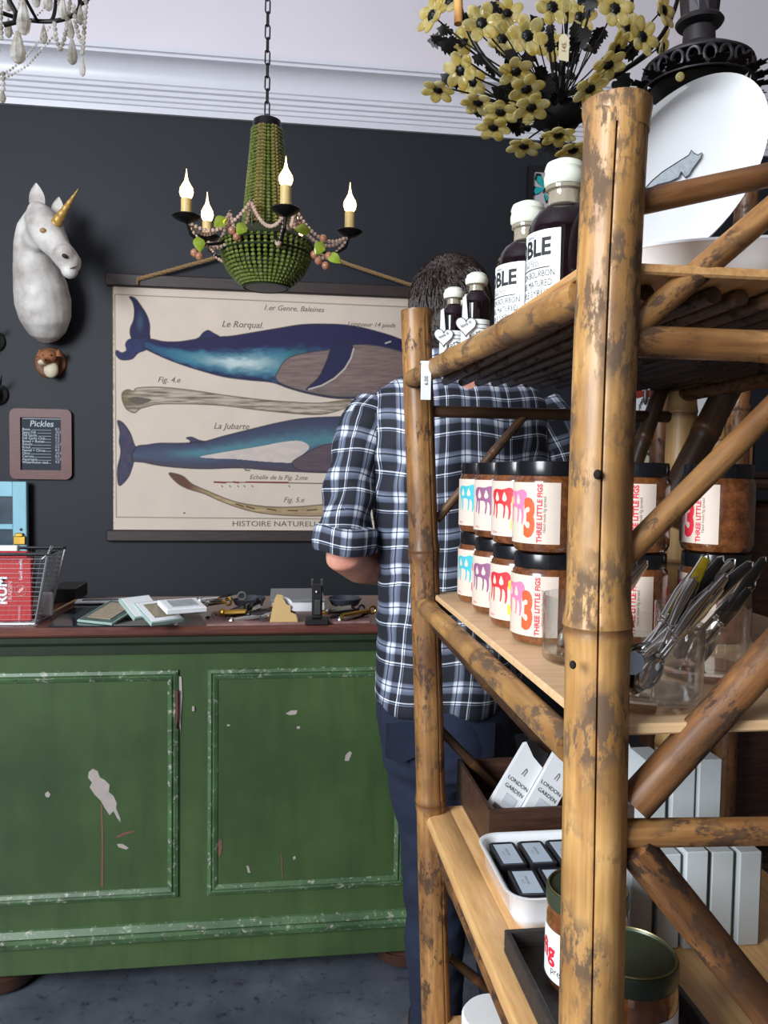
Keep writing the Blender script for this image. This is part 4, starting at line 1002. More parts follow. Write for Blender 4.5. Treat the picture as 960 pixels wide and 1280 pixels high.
# tape dispenser
c = on(355, 782); tp = empty('tape_dispenser', (c.x, c.y, ZT), 'tan desk tape dispenser holding a roll of white tape', 'tape dispenser'); s_ = c.y/FPX*1.0
prof = [(-17, 0), (17, 0), (15, 9), (8, 12), (8, 20), (3, 22), (-2, 31), (-9, 32), (-12, 26), (-16, 10)]
TAN = simple('tan_plastic', (196, 164, 112), .35, var=.05)
for o_, w_ in ((-.020, .006), (.014, .006)):
    MB().prism([Vector((c.x+a*s_, c.y+.03+o_, ZT+.008+b*s_)) for a, b in prof], (0, w_, 0)).build('cheek', TAN, tp, smooth=30)
MB().prism([Vector((c.x+a*s_, c.y+.012, ZT+b*s_)) for a, b in ((-18, 0), (18, 0), (17, 9), (9, 13), (8, 12), (-14, 12), (-17, 8))], (0, .036, 0)).build('base', TAN, tp, smooth=30)
cc = Vector((c.x+1*s_, c.y+.022, ZT+23*s_)); MB().lathe([(.009, 0), (.021, 0), (.021, .014), (.009, .014)], 24, (0, 0, 0), Matrix.Translation((cc.x, cc.y+.015, cc.z)) @ Mx, cap=False).build('tape_roll', simple('white_tape', (226, 230, 234), .4), tp)
# black stamp/stapler stand
c = on(396, 781); stn = empty('black_stapler_stand', (c.x, c.y, ZT), 'upright black stapler standing on its dark base beside the tape dispenser', 'stapler')
MB().box((c.x-15*s_, c.y-.01, ZT), (c.x+15*s_, c.y+.05, ZT+.014), .003).build('base', BLACK, stn)
MB().box((c.x-6*s_, c.y+.01, ZT+.014), (c.x+7*s_, c.y+.035, ZT+50*s_), .003).build('body', BLACK, stn)
for q in (-6, 6): MB().box((c.x+q*s_-.002, c.y+.012, ZT+48*s_), (c.x+q*s_+.003, c.y+.018, ZT+57*s_), .0005).build('prong', STEEL, stn)
MB().box((c.x-3*s_, c.y+.003, ZT+12*s_), (c.x+5*s_, c.y+.012, ZT+31*s_), .002).build('steel_jaw', simple('dull_steel', (120, 122, 124), .3, .9), stn)
MB().ball((c.x, c.y+.008, ZT+41*s_), (.004, .003, .004), 8, 6).build('rivet', STEEL, stn)
# shallow dark bowls
for k, (px, py, w, lab) in enumerate(((311, 762, 42, 'shallow dark grey dish between the trinkets and the paper pad'), (431, 762, 42, 'shallow dark grey dish nearest to the shopper on the counter'))):
    c = on(px, py); r = w*c.y/FPX/2
    tag(MB().lathe([(r*.45, 0), (r*.8, .008), (r, .026), (r*.97, .028), (r*.75, .013), (.001, .008)], 32, (c.x, c.y, ZT+.007)).build('dish', simple('dark_grey_enamel', (52, 56, 64), .3)), lab, 'dish')
# pens, keys and metal trinkets
MIX = [STEEL, BRASS, IRON, simple('old_silver', (150, 146, 136), .35, .9), BLACK]
rnd = random.Random(11)
spots = [(262+i*5.2, 777-rnd.uniform(0, 13)) for i in range(16)]+[(412+i*6.5, 776-rnd.uniform(0, 8)) for i in range(7)]
for k, (px, py) in enumerate(spots):
    c = on(px, py, ZT+.006); a = rnd.uniform(-.6, .6); L = rnd.uniform(.05, .10); m = MIX[k % 5]
    z = ZT+.0125+(.012 if k % 3 == 0 else 0)+(0.025 if k < 4 else 0); d = Vector((math.cos(a), math.sin(a), rnd.uniform(0, .35)))*L/2
    nm, lab = ('key', 'old '+['silver', 'brass', 'iron', 'pewter', 'black'][k % 5]+' key among the trinkets on the counter mat') if k % 2 else ('brass_hook', 'small '+['silver', 'brass', 'iron', 'pewter', 'black'][k % 5]+' hook among the trinkets on the counter mat')
    e = empty(nm, (c.x, c.y, ZT+.006), lab, 'key' if k % 2 else 'hook', 'metal trinkets on the counter')
    mb = MB(); p0, p1 = Vector((c.x, c.y, z))-d, Vector((c.x, c.y, z))+d+Vector((0, 0, .004)); mb.tube([p0, p1], .0055 if k % 2 else .007, 7); mb.build('shaft', m, e)
    if k % 2:
        x_, y_, d_ = frame_of(d); MB().tube([p1+d.normalized()*.010*(1+math.cos(2*PI*j/12))+y_*.010*math.sin(2*PI*j/12) for j in range(12)], .003, 6, closed=True).build('bow', m, e)
        MB().box(p0-Vector((.004, .004, .008)), p0+Vector((.006, .004, .002))).build('bit', m, e)
    else:
        MB().ball(p0, .010, 8, 6).build('finial', m, e)
# ================================================================ bamboo rack
XA, XB, YN, YF = 0.264, 0.736, 0.66, 1.408
rack = empty('bamboo_rack', ((XA+XB)/2, (YN+YF)/2, 0), 'large open shelving rack of thick tan bamboo poles beside the shopper', 'shelf rack')
def ext(p, q, z):
    t = (z-p.z)/(q.z-p.z); return p+(q-p)*t
a, b, a_t = P(752.5, 134, Y=YN), P(740.5, 1200, Y=YN), P(772, 134, Y=YN)
bot = ext(a, b, 0); L = (a-bot).length; BEND = lambda t: (a_t-a)*(max(0, (t-.72)/.28)**2)
nodes = [(P(745, 785, Y=YN)-bot).length/L, 0.30, 0.02]
NP = culm(bot, a, 0.0292, BAM, 'post', rack, nodes=[(P(745, 785, Y=YN)-bot).length/L, 0.33, 0.06], n=40, seed=3, notch=PI*1.5-0.36, r2=0.0268, facet=None, bend=BEND)
tag(NP, 'thick near post of blotched tan bamboo')
# flared open rim of the near post, with the hollow inside
def rim(c, r, mat, par, up):
    x_, y_, d_ = frame_of(up)
    rr = [(r*0.985, -0.022), (r*1.0, -0.012), (r*1.055, -0.003), (r*1.05, 0.003), (r*0.93, 0.0035), (r*0.80, -0.002), (r*0.78, -0.012), (0.001, -0.013)]
    rings = [[c+d_*z+(x_*math.cos(2*PI*j/40)+y_*math.sin(2*PI*j/40))*q*(1+0.02*math.sin(3*2*PI*j/40)) for j in range(40)] for q, z in rr]
    mb = MB(); bco = [(r*math.cos(2*PI*j/40), r*math.sin(2*PI*j/40), L+z) for q, z in rr for j in range(40)]
    mb.loft(rings, bco=bco, node=[0.0 if k < 3 else (0.5 if k < 5 else 1.0) for k in range(8) for j in range(40)]); return mb.build('rim', mat, par, smooth=60)
rim(a_t, 0.0274, BAM, NP, (a_t-a)*.5+(a-bot)*.3)
for px, py in ((747, 593), (716, 831)):                # bored holes
    c = P(px, py, Y=YN-0.0262); MB().ball(c, (0.0033, 0.004, 0.0042) if py < 800 else (0.0026, 0.004, 0.0036), 12, 8).build('bored_hole', simple('hole_dark', (22, 12, 8), 0.9), NP)
fa, fb, fm = P(521, 390, Y=YF), P(546, 1250, Y=YF), P(531, 690, Y=YF)
fbot = ext(fm, fb, 0); L2 = (fa-fbot).length
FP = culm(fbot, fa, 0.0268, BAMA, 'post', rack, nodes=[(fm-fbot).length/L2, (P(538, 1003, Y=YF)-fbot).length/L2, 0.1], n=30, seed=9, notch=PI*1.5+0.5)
L = L2; rim(fa, 0.0262, BAMA, FP, fa-fbot); tag(FP, 'slimmer post with flaking bark beside the shopper')
for x, y in ((XB, YN), (XB, YF)):
    L = 1.67; q = culm((x, y, 0), (x, y, 1.67), 0.026, BAML if y == YF else BAM2, 'post', rack, seed=21+int(y*10), n=28)
    rim(Vector((x, y, 1.67)), 0.0255, BAML, q, Vector((0, 0, 1)))
S1, S2, S3, S4 = 1.547, 1.150, 0.752, 0.36
# rails carrying the shelves (left side, seen end on at the far post)
def rail(A_, B_, r, mat, seed, nm='rail', **k): return culm(A_, B_, r, mat, nm, rack, seed=seed, n=20, **k)
rail(P(516, 474, Y=YF-0.028), P(732, 366, Y=YN+0.03), 0.0160, BAM, 31, nodes=[0.12, 0.38, 0.72])
rail(P(531, 758, Y=YF-0.02), P(716, 934, Y=YN+0.03), 0.0152, BAM, 32, nodes=[0.05, 0.55])
rail((XA+.02, YF, S3-0.045), (XA+.02, YN, S3-0.045), 0.015, BAM2, 33)
rail((XB, YF, S1-0.028), (XB, YN, S1-0.028), 0.015, BAM2, 34); rail((XB, YF, S2-0.028), (XB, YN, S2-0.028), 0.015, BAM2, 35); rail((XB, YF, S3-0.045), (XB, YN, S3-0.045), 0.015, BAM2, 36)
z1 = P(870, 430, Y=YN).z
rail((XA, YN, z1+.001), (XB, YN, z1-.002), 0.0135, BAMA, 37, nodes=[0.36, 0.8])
z2 = P(545, 514, Y=YF).z; rail((XA, YF, z2), (XB, YF, z2), 0.0105, BAMD, 38)
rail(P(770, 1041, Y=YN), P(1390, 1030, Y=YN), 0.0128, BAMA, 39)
# cross rails under the boards
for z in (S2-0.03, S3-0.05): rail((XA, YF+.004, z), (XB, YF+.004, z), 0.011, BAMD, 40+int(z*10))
for z in (S3-0.05,): rail((XA, YN, z), (XB, YN, z), 0.012, BAM2, 50)
# braces in the front plane
rail(P(792, 1008, Y=YN), P(1390, 345, Y=YN), 0.0168, BAM2, 51, nm='brace', nodes=[0.6, 0.85], notch=PI*1.5-.4)
rail(P(790, 1058, Y=YN), ext(P(790, 1058, Y=YN), P(955, 1262, Y=YN), 0.55), 0.0172, BAM2, 52, nm='brace', nodes=[0.7])
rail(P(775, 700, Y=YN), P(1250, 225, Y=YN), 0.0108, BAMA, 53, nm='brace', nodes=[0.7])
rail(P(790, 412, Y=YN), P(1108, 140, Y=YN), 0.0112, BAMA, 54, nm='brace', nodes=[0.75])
rail(P(790, 256, Y=YN), P(1390, 126, Y=YN), 0.0108, BAM2, 55, nm='top_rail', nodes=[0.45, 0.8])
# braces in the far plane
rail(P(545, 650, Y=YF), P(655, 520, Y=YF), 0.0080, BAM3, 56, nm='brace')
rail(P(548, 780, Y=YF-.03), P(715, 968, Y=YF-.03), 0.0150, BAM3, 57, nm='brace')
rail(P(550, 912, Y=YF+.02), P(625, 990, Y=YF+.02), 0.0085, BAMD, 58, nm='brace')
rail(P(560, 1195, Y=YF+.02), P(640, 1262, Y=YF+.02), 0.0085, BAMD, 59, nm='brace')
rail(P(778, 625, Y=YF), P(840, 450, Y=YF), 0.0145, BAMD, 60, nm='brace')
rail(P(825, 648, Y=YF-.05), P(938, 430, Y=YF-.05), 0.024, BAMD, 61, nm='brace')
# shelf one: thin board on bamboo slats
SLATW = wood('board_edge_tan', (170, 122, 72), (208, 162, 108), 0.5, (30, 2, 30), 0.1)
MB().box((XA-0.012, YN-0.012, S1-0.009), (XB+0.01, YF+0.01, S1), 0.002).build('shelf_board', SLATW, rack)
ns = 15
sl0 = None
for i in range(ns):
    x = XA+0.028+i*(XB-XA-0.05)/(ns-1); rr = 0.0095+0.002*random.Random(i).random()
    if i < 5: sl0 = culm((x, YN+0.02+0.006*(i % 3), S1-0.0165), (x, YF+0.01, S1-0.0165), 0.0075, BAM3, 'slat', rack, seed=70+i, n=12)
    else:
        o = sl0 if False else [k for k in COL.objects if k.parent == rack and k.name.startswith('slat')][i % 5].copy(); COL.objects.link(o); o.location.x += x-(XA+0.028+(i % 5)*(XB-XA-0.05)/(ns-1))
# shelf two: plywood; shelf three: thick planed plank; shelf four: plank
PLY = wood('pale_plywood', (206, 166, 120), (228, 194, 150), 0.45, (2, 26, 30), 0.05, 5)
PLANK = wood('planed_pine_plank', (190, 142, 88), (224, 180, 124), 0.42, (30, 2, 30), 0.08, 5)
e2 = P(553, 751, Z=S2)
MB().box((e2.x, YN-0.002, S2-0.010), (XB+0.02, YF+0.02, S2), 0.002).build('shelf_board', PLY, rack)
e3 = P(536, 1024, Z=S3)
sb = MB(); xe = e3.x
sb.loft([[Vector((xe+o, y, S3+z)) for o, z in ((0.0, -0.010), (0.004, -0.003), (0.012, 0.0), (0.044, 0.0), (0.046, -0.0012), (0.048, 0.0), (XB-xe+.02, 0.0), (XB-xe+.02, -0.03), (0.012, -0.03), (0.003, -0.025), (0, -0.018))] for y in (YN+0.025, YF+0.012)])
sb.build('shelf_board', PLANK, rack)
MB().box((XA+0.01, YN, S4-0.02), (XB, YF, S4), 0.003).build('shelf_board', PLANK, rack)
rail((XA, YF, S4-0.035), (XB, YF, S4-0.035), 0.013, BAM2, 62); rail((XA, YN, S4-0.035), (XB, YN, S4-0.035), 0.013, BAM2, 63)
# price tag on the rail
tg = P(533, 452, Y=YF-.20)
MB().box((tg.x-.008, tg.y-.002, P(533, 500, Y=YF-.20).z), (tg.x+.0075, tg.y, tg.z), .0004).build('price_strip', WHITE, tagp := empty('price_tag', (tg.x, tg.y, tg.z-.06), 'small white price tag hanging from the top shelf rail by the far post', 'price tag'))
text_mesh("6.00", .008, INK, 'lettering', tagp, Matrix.Translation((tg.x, tg.y-.0025, (tg.z+P(533, 500, Y=YF-.20).z)/2)) @ Matrix(((0, -1, 0, 0), (0, 0, -1, 0), (1, 0, 0, 0), (0, 0, 0, 1))))
MB().box((tg.x-.008, tg.y-.001, tg.z-.001), (tg.x+.0075, tg.y+.010, tg.z+.001), .0004).build('clip', WHITE, tagp)
# ================================================================ wrapped labels
def facing(x, y): return math.atan2(-x, y)*1.0
def wrapper(cx, cy, z0, r, phi):
    """label space (x along the arc, y up, z out) -> world; phi = angle of x=0 measured from the direction to the eye"""
    base = math.atan2(-cx, -cy)                       # direction from thing to eye, atan2(x,y)
    def w(c):
        th = base-phi-c.x/r
        return Vector((cx+math.sin(th)*(r+c.z), cy+math.cos(th)*(r+c.z), z0+c.y))
    return w
def arc_patch(w, x0, x1, y0, y1, name, mat, par, z=0.0, n=26, th=0.0004):
    mb = MB(); vs = []; fs = []
    for i in range(n+1):
        x = x0+(x1-x0)*i/n
        vs += [w(Vector((x, y0, z))), w(Vector((x, y1, z))), w(Vector((x, y1, z+th))), w(Vector((x, y0, z+th)))]
    for i in range(n):
        a = i*4; b = a+4
        fs += [(a, a+1, b+1, b), (a+1, a+2, b+2, b+1), (a+2, a+3, b+3, b+2), (a+3, a, b, b+3)]
    fs += [(3, 2, 1, 0), (n*4, n*4+1, n*4+2, n*4+3)]
    mb.add(vs, fs); return mb.build(name, mat, par, smooth=40)
def wrap_poly(pts, w, name, mat, par, z=0.0006, k=1):
    """flat printed outline bent round the thing: triangulated, then finely cut"""
    bm = bmesh.new(); vs = [bm.verts.new((x, y, 0)) for x, y in pts]; f = bm.faces.new(vs)
    bmesh.ops.triangulate(bm, faces=[f])
    bmesh.ops.subdivide_edges(bm, edges=bm.edges, cuts=2, use_grid_fill=True)
    bmesh.ops.recalc_face_normals(bm, faces=bm.faces)
    me = bpy.data.meshes.new(name); off = Vector((0, 0, 0)); q = par
    while q is not None: off += q.location; q = q.parent
    for v in bm.verts: v.co = w(Vector((v.co.x, v.co.y, z)))-off
    bm.to_mesh(me); bm.free(); me.materials.append(mat); o = bpy.data.objects.new(name, me); COL.objects.link(o); o.parent = par; return o
def wtext(body, size, mat, par, w, x, y, z=0.0007, rot=0, align='CENTER', bold=0.0, squash=1.0):
    ca, sa = math.cos(rot), math.sin(rot)
    return text_mesh(body, size, mat, 'lettering', par, None, align=align, bold=bold, wrap=lambda c: w(Vector((x+c.x*ca-c.y*sa, y+c.x*sa+c.y*ca, z))), squash=squash)
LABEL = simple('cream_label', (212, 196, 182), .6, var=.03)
LABELW = simple('white_label', (236, 240, 240), .55, var=.02)
# ---------------------------------------------------------------- jam jars
FIG = simple('fig_spread', (110, 62, 34), .12, var=.3, scale=90, Coat_Weight=1.0)
JGL = NT('jar_glass_filled', 0.03); v = JGL.coords(); nf = JGL.noise(v, 70, 5, .7)
JGL.color(JGL.ramp(nf, [(0.35, lin((70, 36, 18))), (0.6, lin((124, 74, 40))), (0.8, lin((158, 104, 60)))])); JGL.b.inputs['Coat Weight'].default_value = 1.0; JGL.b.inputs['Roughness'].default_value = .25
LIDB = simple('black_lid', (20, 21, 25), .22, var=.1)
cols = {'turquoise': (64, 176, 190), 'purple': (140, 84, 122), 'red': (200, 44, 52), 'pink': (236, 120, 160), 'orange': (236, 84, 36), 'crimson': (214, 40, 60), 'yellow': (226, 200, 40)}
CM = {k: simple('print_'+k, c, .6, var=.03) for k, c in cols.items()}
BEAST = smoothpoly([(-20, 14), (-12, 18), (0, 17), (8, 19), (14, 20), (19, 16), (20, 8), (17, 1), (15, -4), (15.5, -16), (13.5, -26), (11.5, -26), (12, -16), (10.5, -8), (7, -6), (6.5, -16), (5, -24), (3, -24), (4, -12), (2, -5), (-5, -4), (-8, -5), (-8, -16), (-9.5, -25), (-11.5, -25), (-11, -14), (-12, -5), (-14, -5), (-15, -16), (-16.5, -22), (-18.5, -22), (-17.5, -10), (-18, 0), (-21, 6)], True, 2)
DROP = smoothpoly([(0, 9), (2.6, 3), (4.2, -2), (3.6, -6), (0.5, -8), (-2.8, -6), (-3.6, -2), (-2, 4)], True, 2)
def make_jar(x, y, z, beast, three, edge_deg, label):
    r, H = 0.0465, 0.117
    j = empty('fig_jar', (x, y, z), label, 'jar', 'jars of fig spread on the middle shelf')
    MB().lathe([(0.001, 0.002), (r*.80, 0.0), (r*.93, .003), (r, .010), (r, .088), (r*.97, .094), (r*.90, .099), (r*.88, .102), (.001, .102)], 44, (x, y, z)).build('glass_body', JGL.m, j)
    lp = [(r*.86, .098), (r*.935, .0985), (r*.94, .100)]
    MB().lathe([(.001, .099)]+lp+[(r*.94, .1135), (r*.925, .1165), (r*.85, .117), (r*.83, .1160), (.001, .1160)], 44, (x, y, z)).build('lid', LIDB, j, smooth=30)
    w = wrapper(x, y, z, r+.0002, R(edge_deg)); mm = .001
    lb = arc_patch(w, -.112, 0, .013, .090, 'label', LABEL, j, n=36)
    bx = -.064; wrap_poly([(bx+a*mm*1.02, .062+b*mm*.95) for a, b in BEAST], w, 'printed_animal', CM[beast], lb)
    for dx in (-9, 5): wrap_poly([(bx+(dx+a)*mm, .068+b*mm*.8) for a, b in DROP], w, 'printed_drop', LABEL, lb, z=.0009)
    wtext("3", .064, CM[three], lb, w, -.0395, .043, bold=.0030, squash=.55)
    wtext("THREE LITTLE FIGS", .0088, CM['crimson' if three != 'yellow' else 'orange'], lb, w, -.0255, .0515, rot=PI/2, bold=.0003)
    wtext("Hand made fig spread", .0052, INKB, lb, w, -.0195, .050, rot=PI/2)
    wtext("250 ml", .004, CM['crimson'], lb, w, -.078, .018)
    return j
JX, JY = .347, 1.003
row = [('pink', 'orange', 17), ('red', 'yellow', 33), ('purple', 'crimson', 34), ('turquoise', 'crimson', 30)]
for lev in (0, 1):
    wh = ('lower', 'upper')[lev]
    for k, (b_, t_, e_) in enumerate(row):
        make_jar(JX, JY+.106*k, S2+lev*.1175, b_, t_, e_+(lev*3 if k != 0 else 0), '%s fig jar with %s animal and %s 3 in the row by the posts' % (wh, b_, t_))
    make_jar(JX+.115, JY, S2+lev*.1175, 'pink', 'crimson', 35, '%s fig spread jar with red lettering, just past the thick post' % wh)
    make_jar(JX+.233, JY, S2+lev*.1175, 'pink', 'crimson', 3, '%s fig spread jar in shade behind the thin slanting brace' % wh)
# ---------------------------------------------------------------- syrup bottles
SYR = simple('dark_syrup_glass', (20, 8, 12), .04, var=.2)
CORKW = simple('cream_stopper', (222, 226, 208), .4, var=.03)
NECKG = simple('clear_neck_glass', (190, 178, 156), .06, var=.15, Coat_Weight=1.0, Transmission_Weight=.45)
def big_bottle(x, y, label):
    z = S1; r = .0415
    b = empty('syrup_bottle', (x, y, z), label, 'bottle', 'big maple syrup bottles on the top shelf')
    MB().lathe([(.001, .002), (r*.85, 0), (r, .006), (r, .096), (r*.985, .104), (r*.90, .116), (r*.74, .126), (r*.52, .1325), (r*.46, .135), (.001, .135)], 48, (x, y, z)).build('glass_body', SYR, b, smooth=50)
    MB().lathe([(r*.46, .1345), (r*.45, .137), (r*.44, .150), (r*.52, .152), (r*.52, .156), (r*.4, .157), (.001, .157)], 36, (x, y, z)).build('neck', NECKG, b)
    MB().lathe([(.001, .157), (r*.50, .157), (r*.56, .160), (r*.565, .168), (r*.54, .171), (r*.53, .174), (r*.56, .176), (r*.50, .183), (r*.3, .187), (.001, .188)], 40, (x, y, z)).build('stopper', CORKW, b, smooth=50)
    w = wrapper(x, y, z, r+.0002, R(-3)); lb = arc_patch(w, -.112, 0, .004, .099, 'label', LABELW, b, n=40)
    wtext("NOBLE", .027, INK, lb, w, -.050, .079, bold=.0009, squash=.92)
    wtext("tonic", .007, INK, lb, w, -.040, .0935); wtext("HANDCRAFTED", .0078, INKB, lb, w, -.054, .0615)
    arc_patch(w, -.098, -.012, .0660, .0664, 'printed_rule', INKB, lb, z=.0005, n=20); arc_patch(w, -.098, -.012, .0560, .0572, 'printed_rule', INK, lb, z=.0005, n=20)
    for i, s_ in enumerate(("TUITION BOURBON", "BARREL MATURED", "MAPLE SYRUP")): wtext(s_, .0105, INK, lb, w, -.040, .0495-.0108*i, squash=.72 if i < 2 else .9)
    return b
def pos_at(px, d, py=400):
    p = P(px, py, d=d); return p.x, p.y
x, y = pos_at(701, .945); big_bottle(x, y, 'big dark maple syrup bottle with cream stopper, next to the thick post')
x, y = pos_at(657, 1.09); big_bottle(x, y, 'big dark maple syrup bottle with cream stopper, behind the one by the thick post')
def small_bottle(x, y, label, heart=True, e_=30):
    z = S1; r = .0225
    b = empty('small_bottle', (x, y, z), label, 'bottle', 'small bottles on the top shelf')
    MB().lathe([(.001, .001), (r*.9, 0), (r, .004), (r, .078), (r*.93, .087), (r*.6, .097), (r*.52, .100), (.001, .100)], 32, (x, y, z)).build('glass_body', SYR, b, smooth=50)
    MB().lathe([(r*.52, .0995), (r*.50, .108), (r*.6, .110), (.001, .111)], 24, (x, y, z)).build('neck', NECKG, b)
    MB().lathe([(.001, .110), (r*.72, .110), (r*.78, .113), (r*.78, .119), (r*.70, .121), (r*.70, .124), (r*.45, .128), (.001, .129)], 28, (x, y, z)).build('stopper', CORKW, b, smooth=50)
    w = wrapper(x, y, z, r+.0002, R(e_)); lb = arc_patch(w, -.060, .014, .012, .054, 'label', LABELW, b, n=24)
    for i in range(4): arc_patch(w, -.012, .010, .046-.006*i, .0468-.006*i, 'printed_rule', INK, lb, z=.0005, n=8)
    wtext("Bitters", .012, INK, lb, w, -.018, .028, rot=.5)
    if heart:
        c = Vector((x-.022, y-.026, z+.055)); s_ = .016
        H_ = [Vector((c.x+s_*.062*16*math.sin(t_)**3, c.y, c.z-.012+s_*.062*(13*math.cos(t_)-5*math.cos(2*t_)-2*math.cos(3*t_)-math.cos(4*t_)))) for t_ in [2*PI*k/28 for k in range(28)]]
        ht = MB().prism(H_, (0, .0008, 0)).build('heart_tag', LABELW, b, smooth=0); MB().tube([p+Vector((0, -.0004, 0)) for p in H_], .0005, 4, closed=True).build('tag_outline', INK, ht)
        MB().prism([Vector((c.x-.005, c.y+.001, c.z+.030)), Vector((c.x+.000, c.y+.001, c.z+.034)), Vector((c.x+.006, c.y+.001, c.z-.03)), Vector((c.x-.006, c.y+.001, c.z-.045))], (0, .0006, 0)).build('paper_ribbon', LABELW, b, smooth=0)
        text_mesh("love it", .007, INK, 'lettering', ht, Matrix.Translation((c.x, c.y-.0012, c.z-.010)) @ Matrix.Rotation(PI/2, 4, 'X') @ Matrix.Rotation(.5, 4, 'Z'))
x, y = pos_at(595, 1.235); small_bottle(x, y, 'taller-looking small dark bottle with heart tag, next after the big syrup bottles')
x, y = pos_at(567, 1.335); small_bottle(x, y, 'small dark bottle with heart tag at the far end of the top shelf')
x, y = pos_at(583, 1.385); small_bottle(x+.006, y, 'small bottle half hidden between the two other small bottles', False)
# ---------------------------------------------------------------- white platter and dish
ENAM = simple('white_glaze', (240, 242, 244), .1, var=.01, Coat_Weight=.6)
def oval_dish(name, M, a, b, h, label, cat):
    e = empty(name, tuple(M.translation), label, cat)
    prof = [(.62, .0), (.80, .003), (.93, h*.6), (.985, h*.97), (1.0, h), (.985, h+.003), (.955, h*.97), (.90, h*.62), (.78, .010), (.6, .0065), (.001, .006)]
    n = 64; rings = [[M @ Vector((a*q*math.cos(2*PI*j/n), b*q*math.sin(2*PI*j/n), z)) for j in range(n)] for q, z in [(.001, .0)]+prof]
    MB().loft(rings).build('dish_body', ENAM, e, smooth=60); return e
# oval platter standing tilted: built from its seen outline's axes
c = P(842, 226, d=.895); d_up, dm = .955, .895
ux = P(842+84, 226-106, d=d_up)-c; a_ = ux.length
m0 = P(842+62, 226+50, d=dm); m1 = P(842+62, 226+50, d=dm+.1); k0, k1 = ux.dot(m0-c), ux.dot(m1-c)
uy = m0.lerp(m1, -k0/(k1-k0))-c; b_ = uy.length; ux.normalize(); uy.normalize(); nrm = ux.cross(uy)
if nrm.dot(EYE-c) < 0: nrm = -nrm
M = Matrix(((ux.x, uy.x, nrm.x, c.x), (ux.y, uy.y, nrm.y, c.y), (ux.z, uy.z, nrm.z, c.z), (0, 0, 0, 1)))
pl = oval_dish('oval_platter', M, a_, b_, .022, 'white oval platter with a pig drawing tilted up behind the thick post', 'platter')
PIGK = simple('pig_ink', (52, 58, 66), .4, var=.1); PIGF = simple('pig_shade', (176, 184, 190), .4, var=.2, scale=200)
def onplate(px, py, o=.0075):
    v = f0+rc*((px-CX)/FPX)+uc*((CY-py)/FPX); q = c+nrm*o; return EYE+v*((q-EYE).dot(nrm)/v.dot(nrm))
pig = [(806, 236), (815, 226), (828, 215), (842, 206), (853, 199), (861, 194), (864, 188), (867, 192), (872, 194), (877, 191), (876, 197), (871, 204), (865, 212), (861, 219), (856, 222), (851, 215), (848, 222), (838, 227), (822, 231), (811, 236)]
MB().prism([onplate(*p) for p in pig], nrm*.0004).build('pig_drawing', PIGF, pl, smooth=0)
po = MB().tube([onplate(*p)+nrm*.0003 for p in pig], .0006, 5, closed=True); po.build('pig_outline', PIGK, pl)
MB().tube([onplate(851, 215), onplate(857, 219), onplate(864, 209)], .0005, 4).build('pig_leg', PIGK, pl)
c2 = P(905, 322, d=.86); M2 = Matrix.Translation((c2.x-.02, YN+.14, S1+.002)) @ Matrix.Rotation(.1, 4, 'Z')
oval_dish('oval_dish', Matrix.Translation((.53, YN+.142, S1+.0005)), .20, .105, .044, 'white oval dish lying flat on the top shelf under the tilted platter', 'dish')
# ---------------------------------------------------------------- glasses of cutlery
TIP = simple('pearl_tip', (222, 224, 220), .15, var=.1); HB = simple('dark_horn_inlay', (34, 32, 32), .15, var=.2); YEL = simple('yellow_inlay', (196, 170, 40), .2, var=.3, scale=90)
def tumbler(x, y, r, h, label):
    g = empty('glass_tumbler', (x, y, S2), label, 'glass')
    MB().lathe([(.001, .0), (r*.9, 0), (r*.985, .004), (r, .012), (r*1.0, h-.001), (r*.985, h), (r*.965, h-.001), (r*.962, .016), (r*.9, .011), (.001, .010)], 56, (x, y, S2+.0003)).build('glass_wall', CLEAR, g, smooth=50); return g
def utensil(foot, head, label, kind, gname):
    d = (head-foot); L = d.length; x_, y_, u = frame_of(d)
    e = empty('table_spoon' if kind != 'opener' else 'bottle_opener', tuple(foot), label, 'cutlery', gname)
    wdir = x_ if abs(x_.y) < abs(y_.y) else y_; th = u.cross(wdir)
    # bowl end as a bent oval loop or filled spoon bowl at the foot
    if kind == 'opener':
        MB().tube([foot+u*(.016-.016*math.cos(2*PI*k/18))+wdir*.010*math.sin(2*PI*k/18) for k in range(18)], .0016, 7, closed=True).build('loop', STEEL, e)
    else:
        rings = []
        for k in range(11):
            q = k/10; ww = .0125*math.sin(PI*min(1, q*.93+.05))**.6
            cc = foot+u*(.044*q)-th*.005*math.sin(PI*q); rings.append([cc+wdir*ww*math.cos(2*PI*j/14)+th*(.0011*math.sin(2*PI*j/14)-.004*math.cos(2*PI*j/14)**2*-1) for j in range(14)])
        MB().loft(rings).build('bowl', STEEL, e, smooth=60)
    MB().tube([foot+u*.034, foot+u*.05, foot+u*L*.55], [.0026, .0018, .0026], 8).build('neck', STEEL, e)
    for k in range(3): MB().ball(foot+u*(L*.52+.004*k), .0035-.0003*k, 8, 6).build('bead', STEEL, e)
    h0, h1 = foot+u*L*.55, head
    rings = []
    for k in range(9):
        q = k/8; ww = .0052+.0022*math.sin(PI*q); cc = h0.lerp(h1, q); rings.append([cc+wdir*ww*math.cos(2*PI*j/12)+th*.0034*math.sin(2*PI*j/12) for j in range(12)])
    hd = MB().loft(rings).build('handle', [HB, STEEL, HB, YEL][int(abs(foot.x*9000)) % 4] if kind != 'steel' else STEEL, e, smooth=60)
    MB().tube([h0+wdir*.0055, h0.lerp(h1, .5)+wdir*.0078, h1+wdir*.0045, h1+u*.005, h1-wdir*.0045, h0.lerp(h1, .5)-wdir*.0078, h0-wdir*.0055], .0011, 6).build('silver_edge', STEEL, hd)
    return e
GH = .078
g1 = (.355, .892, .0490); g2 = (.352, .728, .0535); g3 = (.462, .822, .0500)
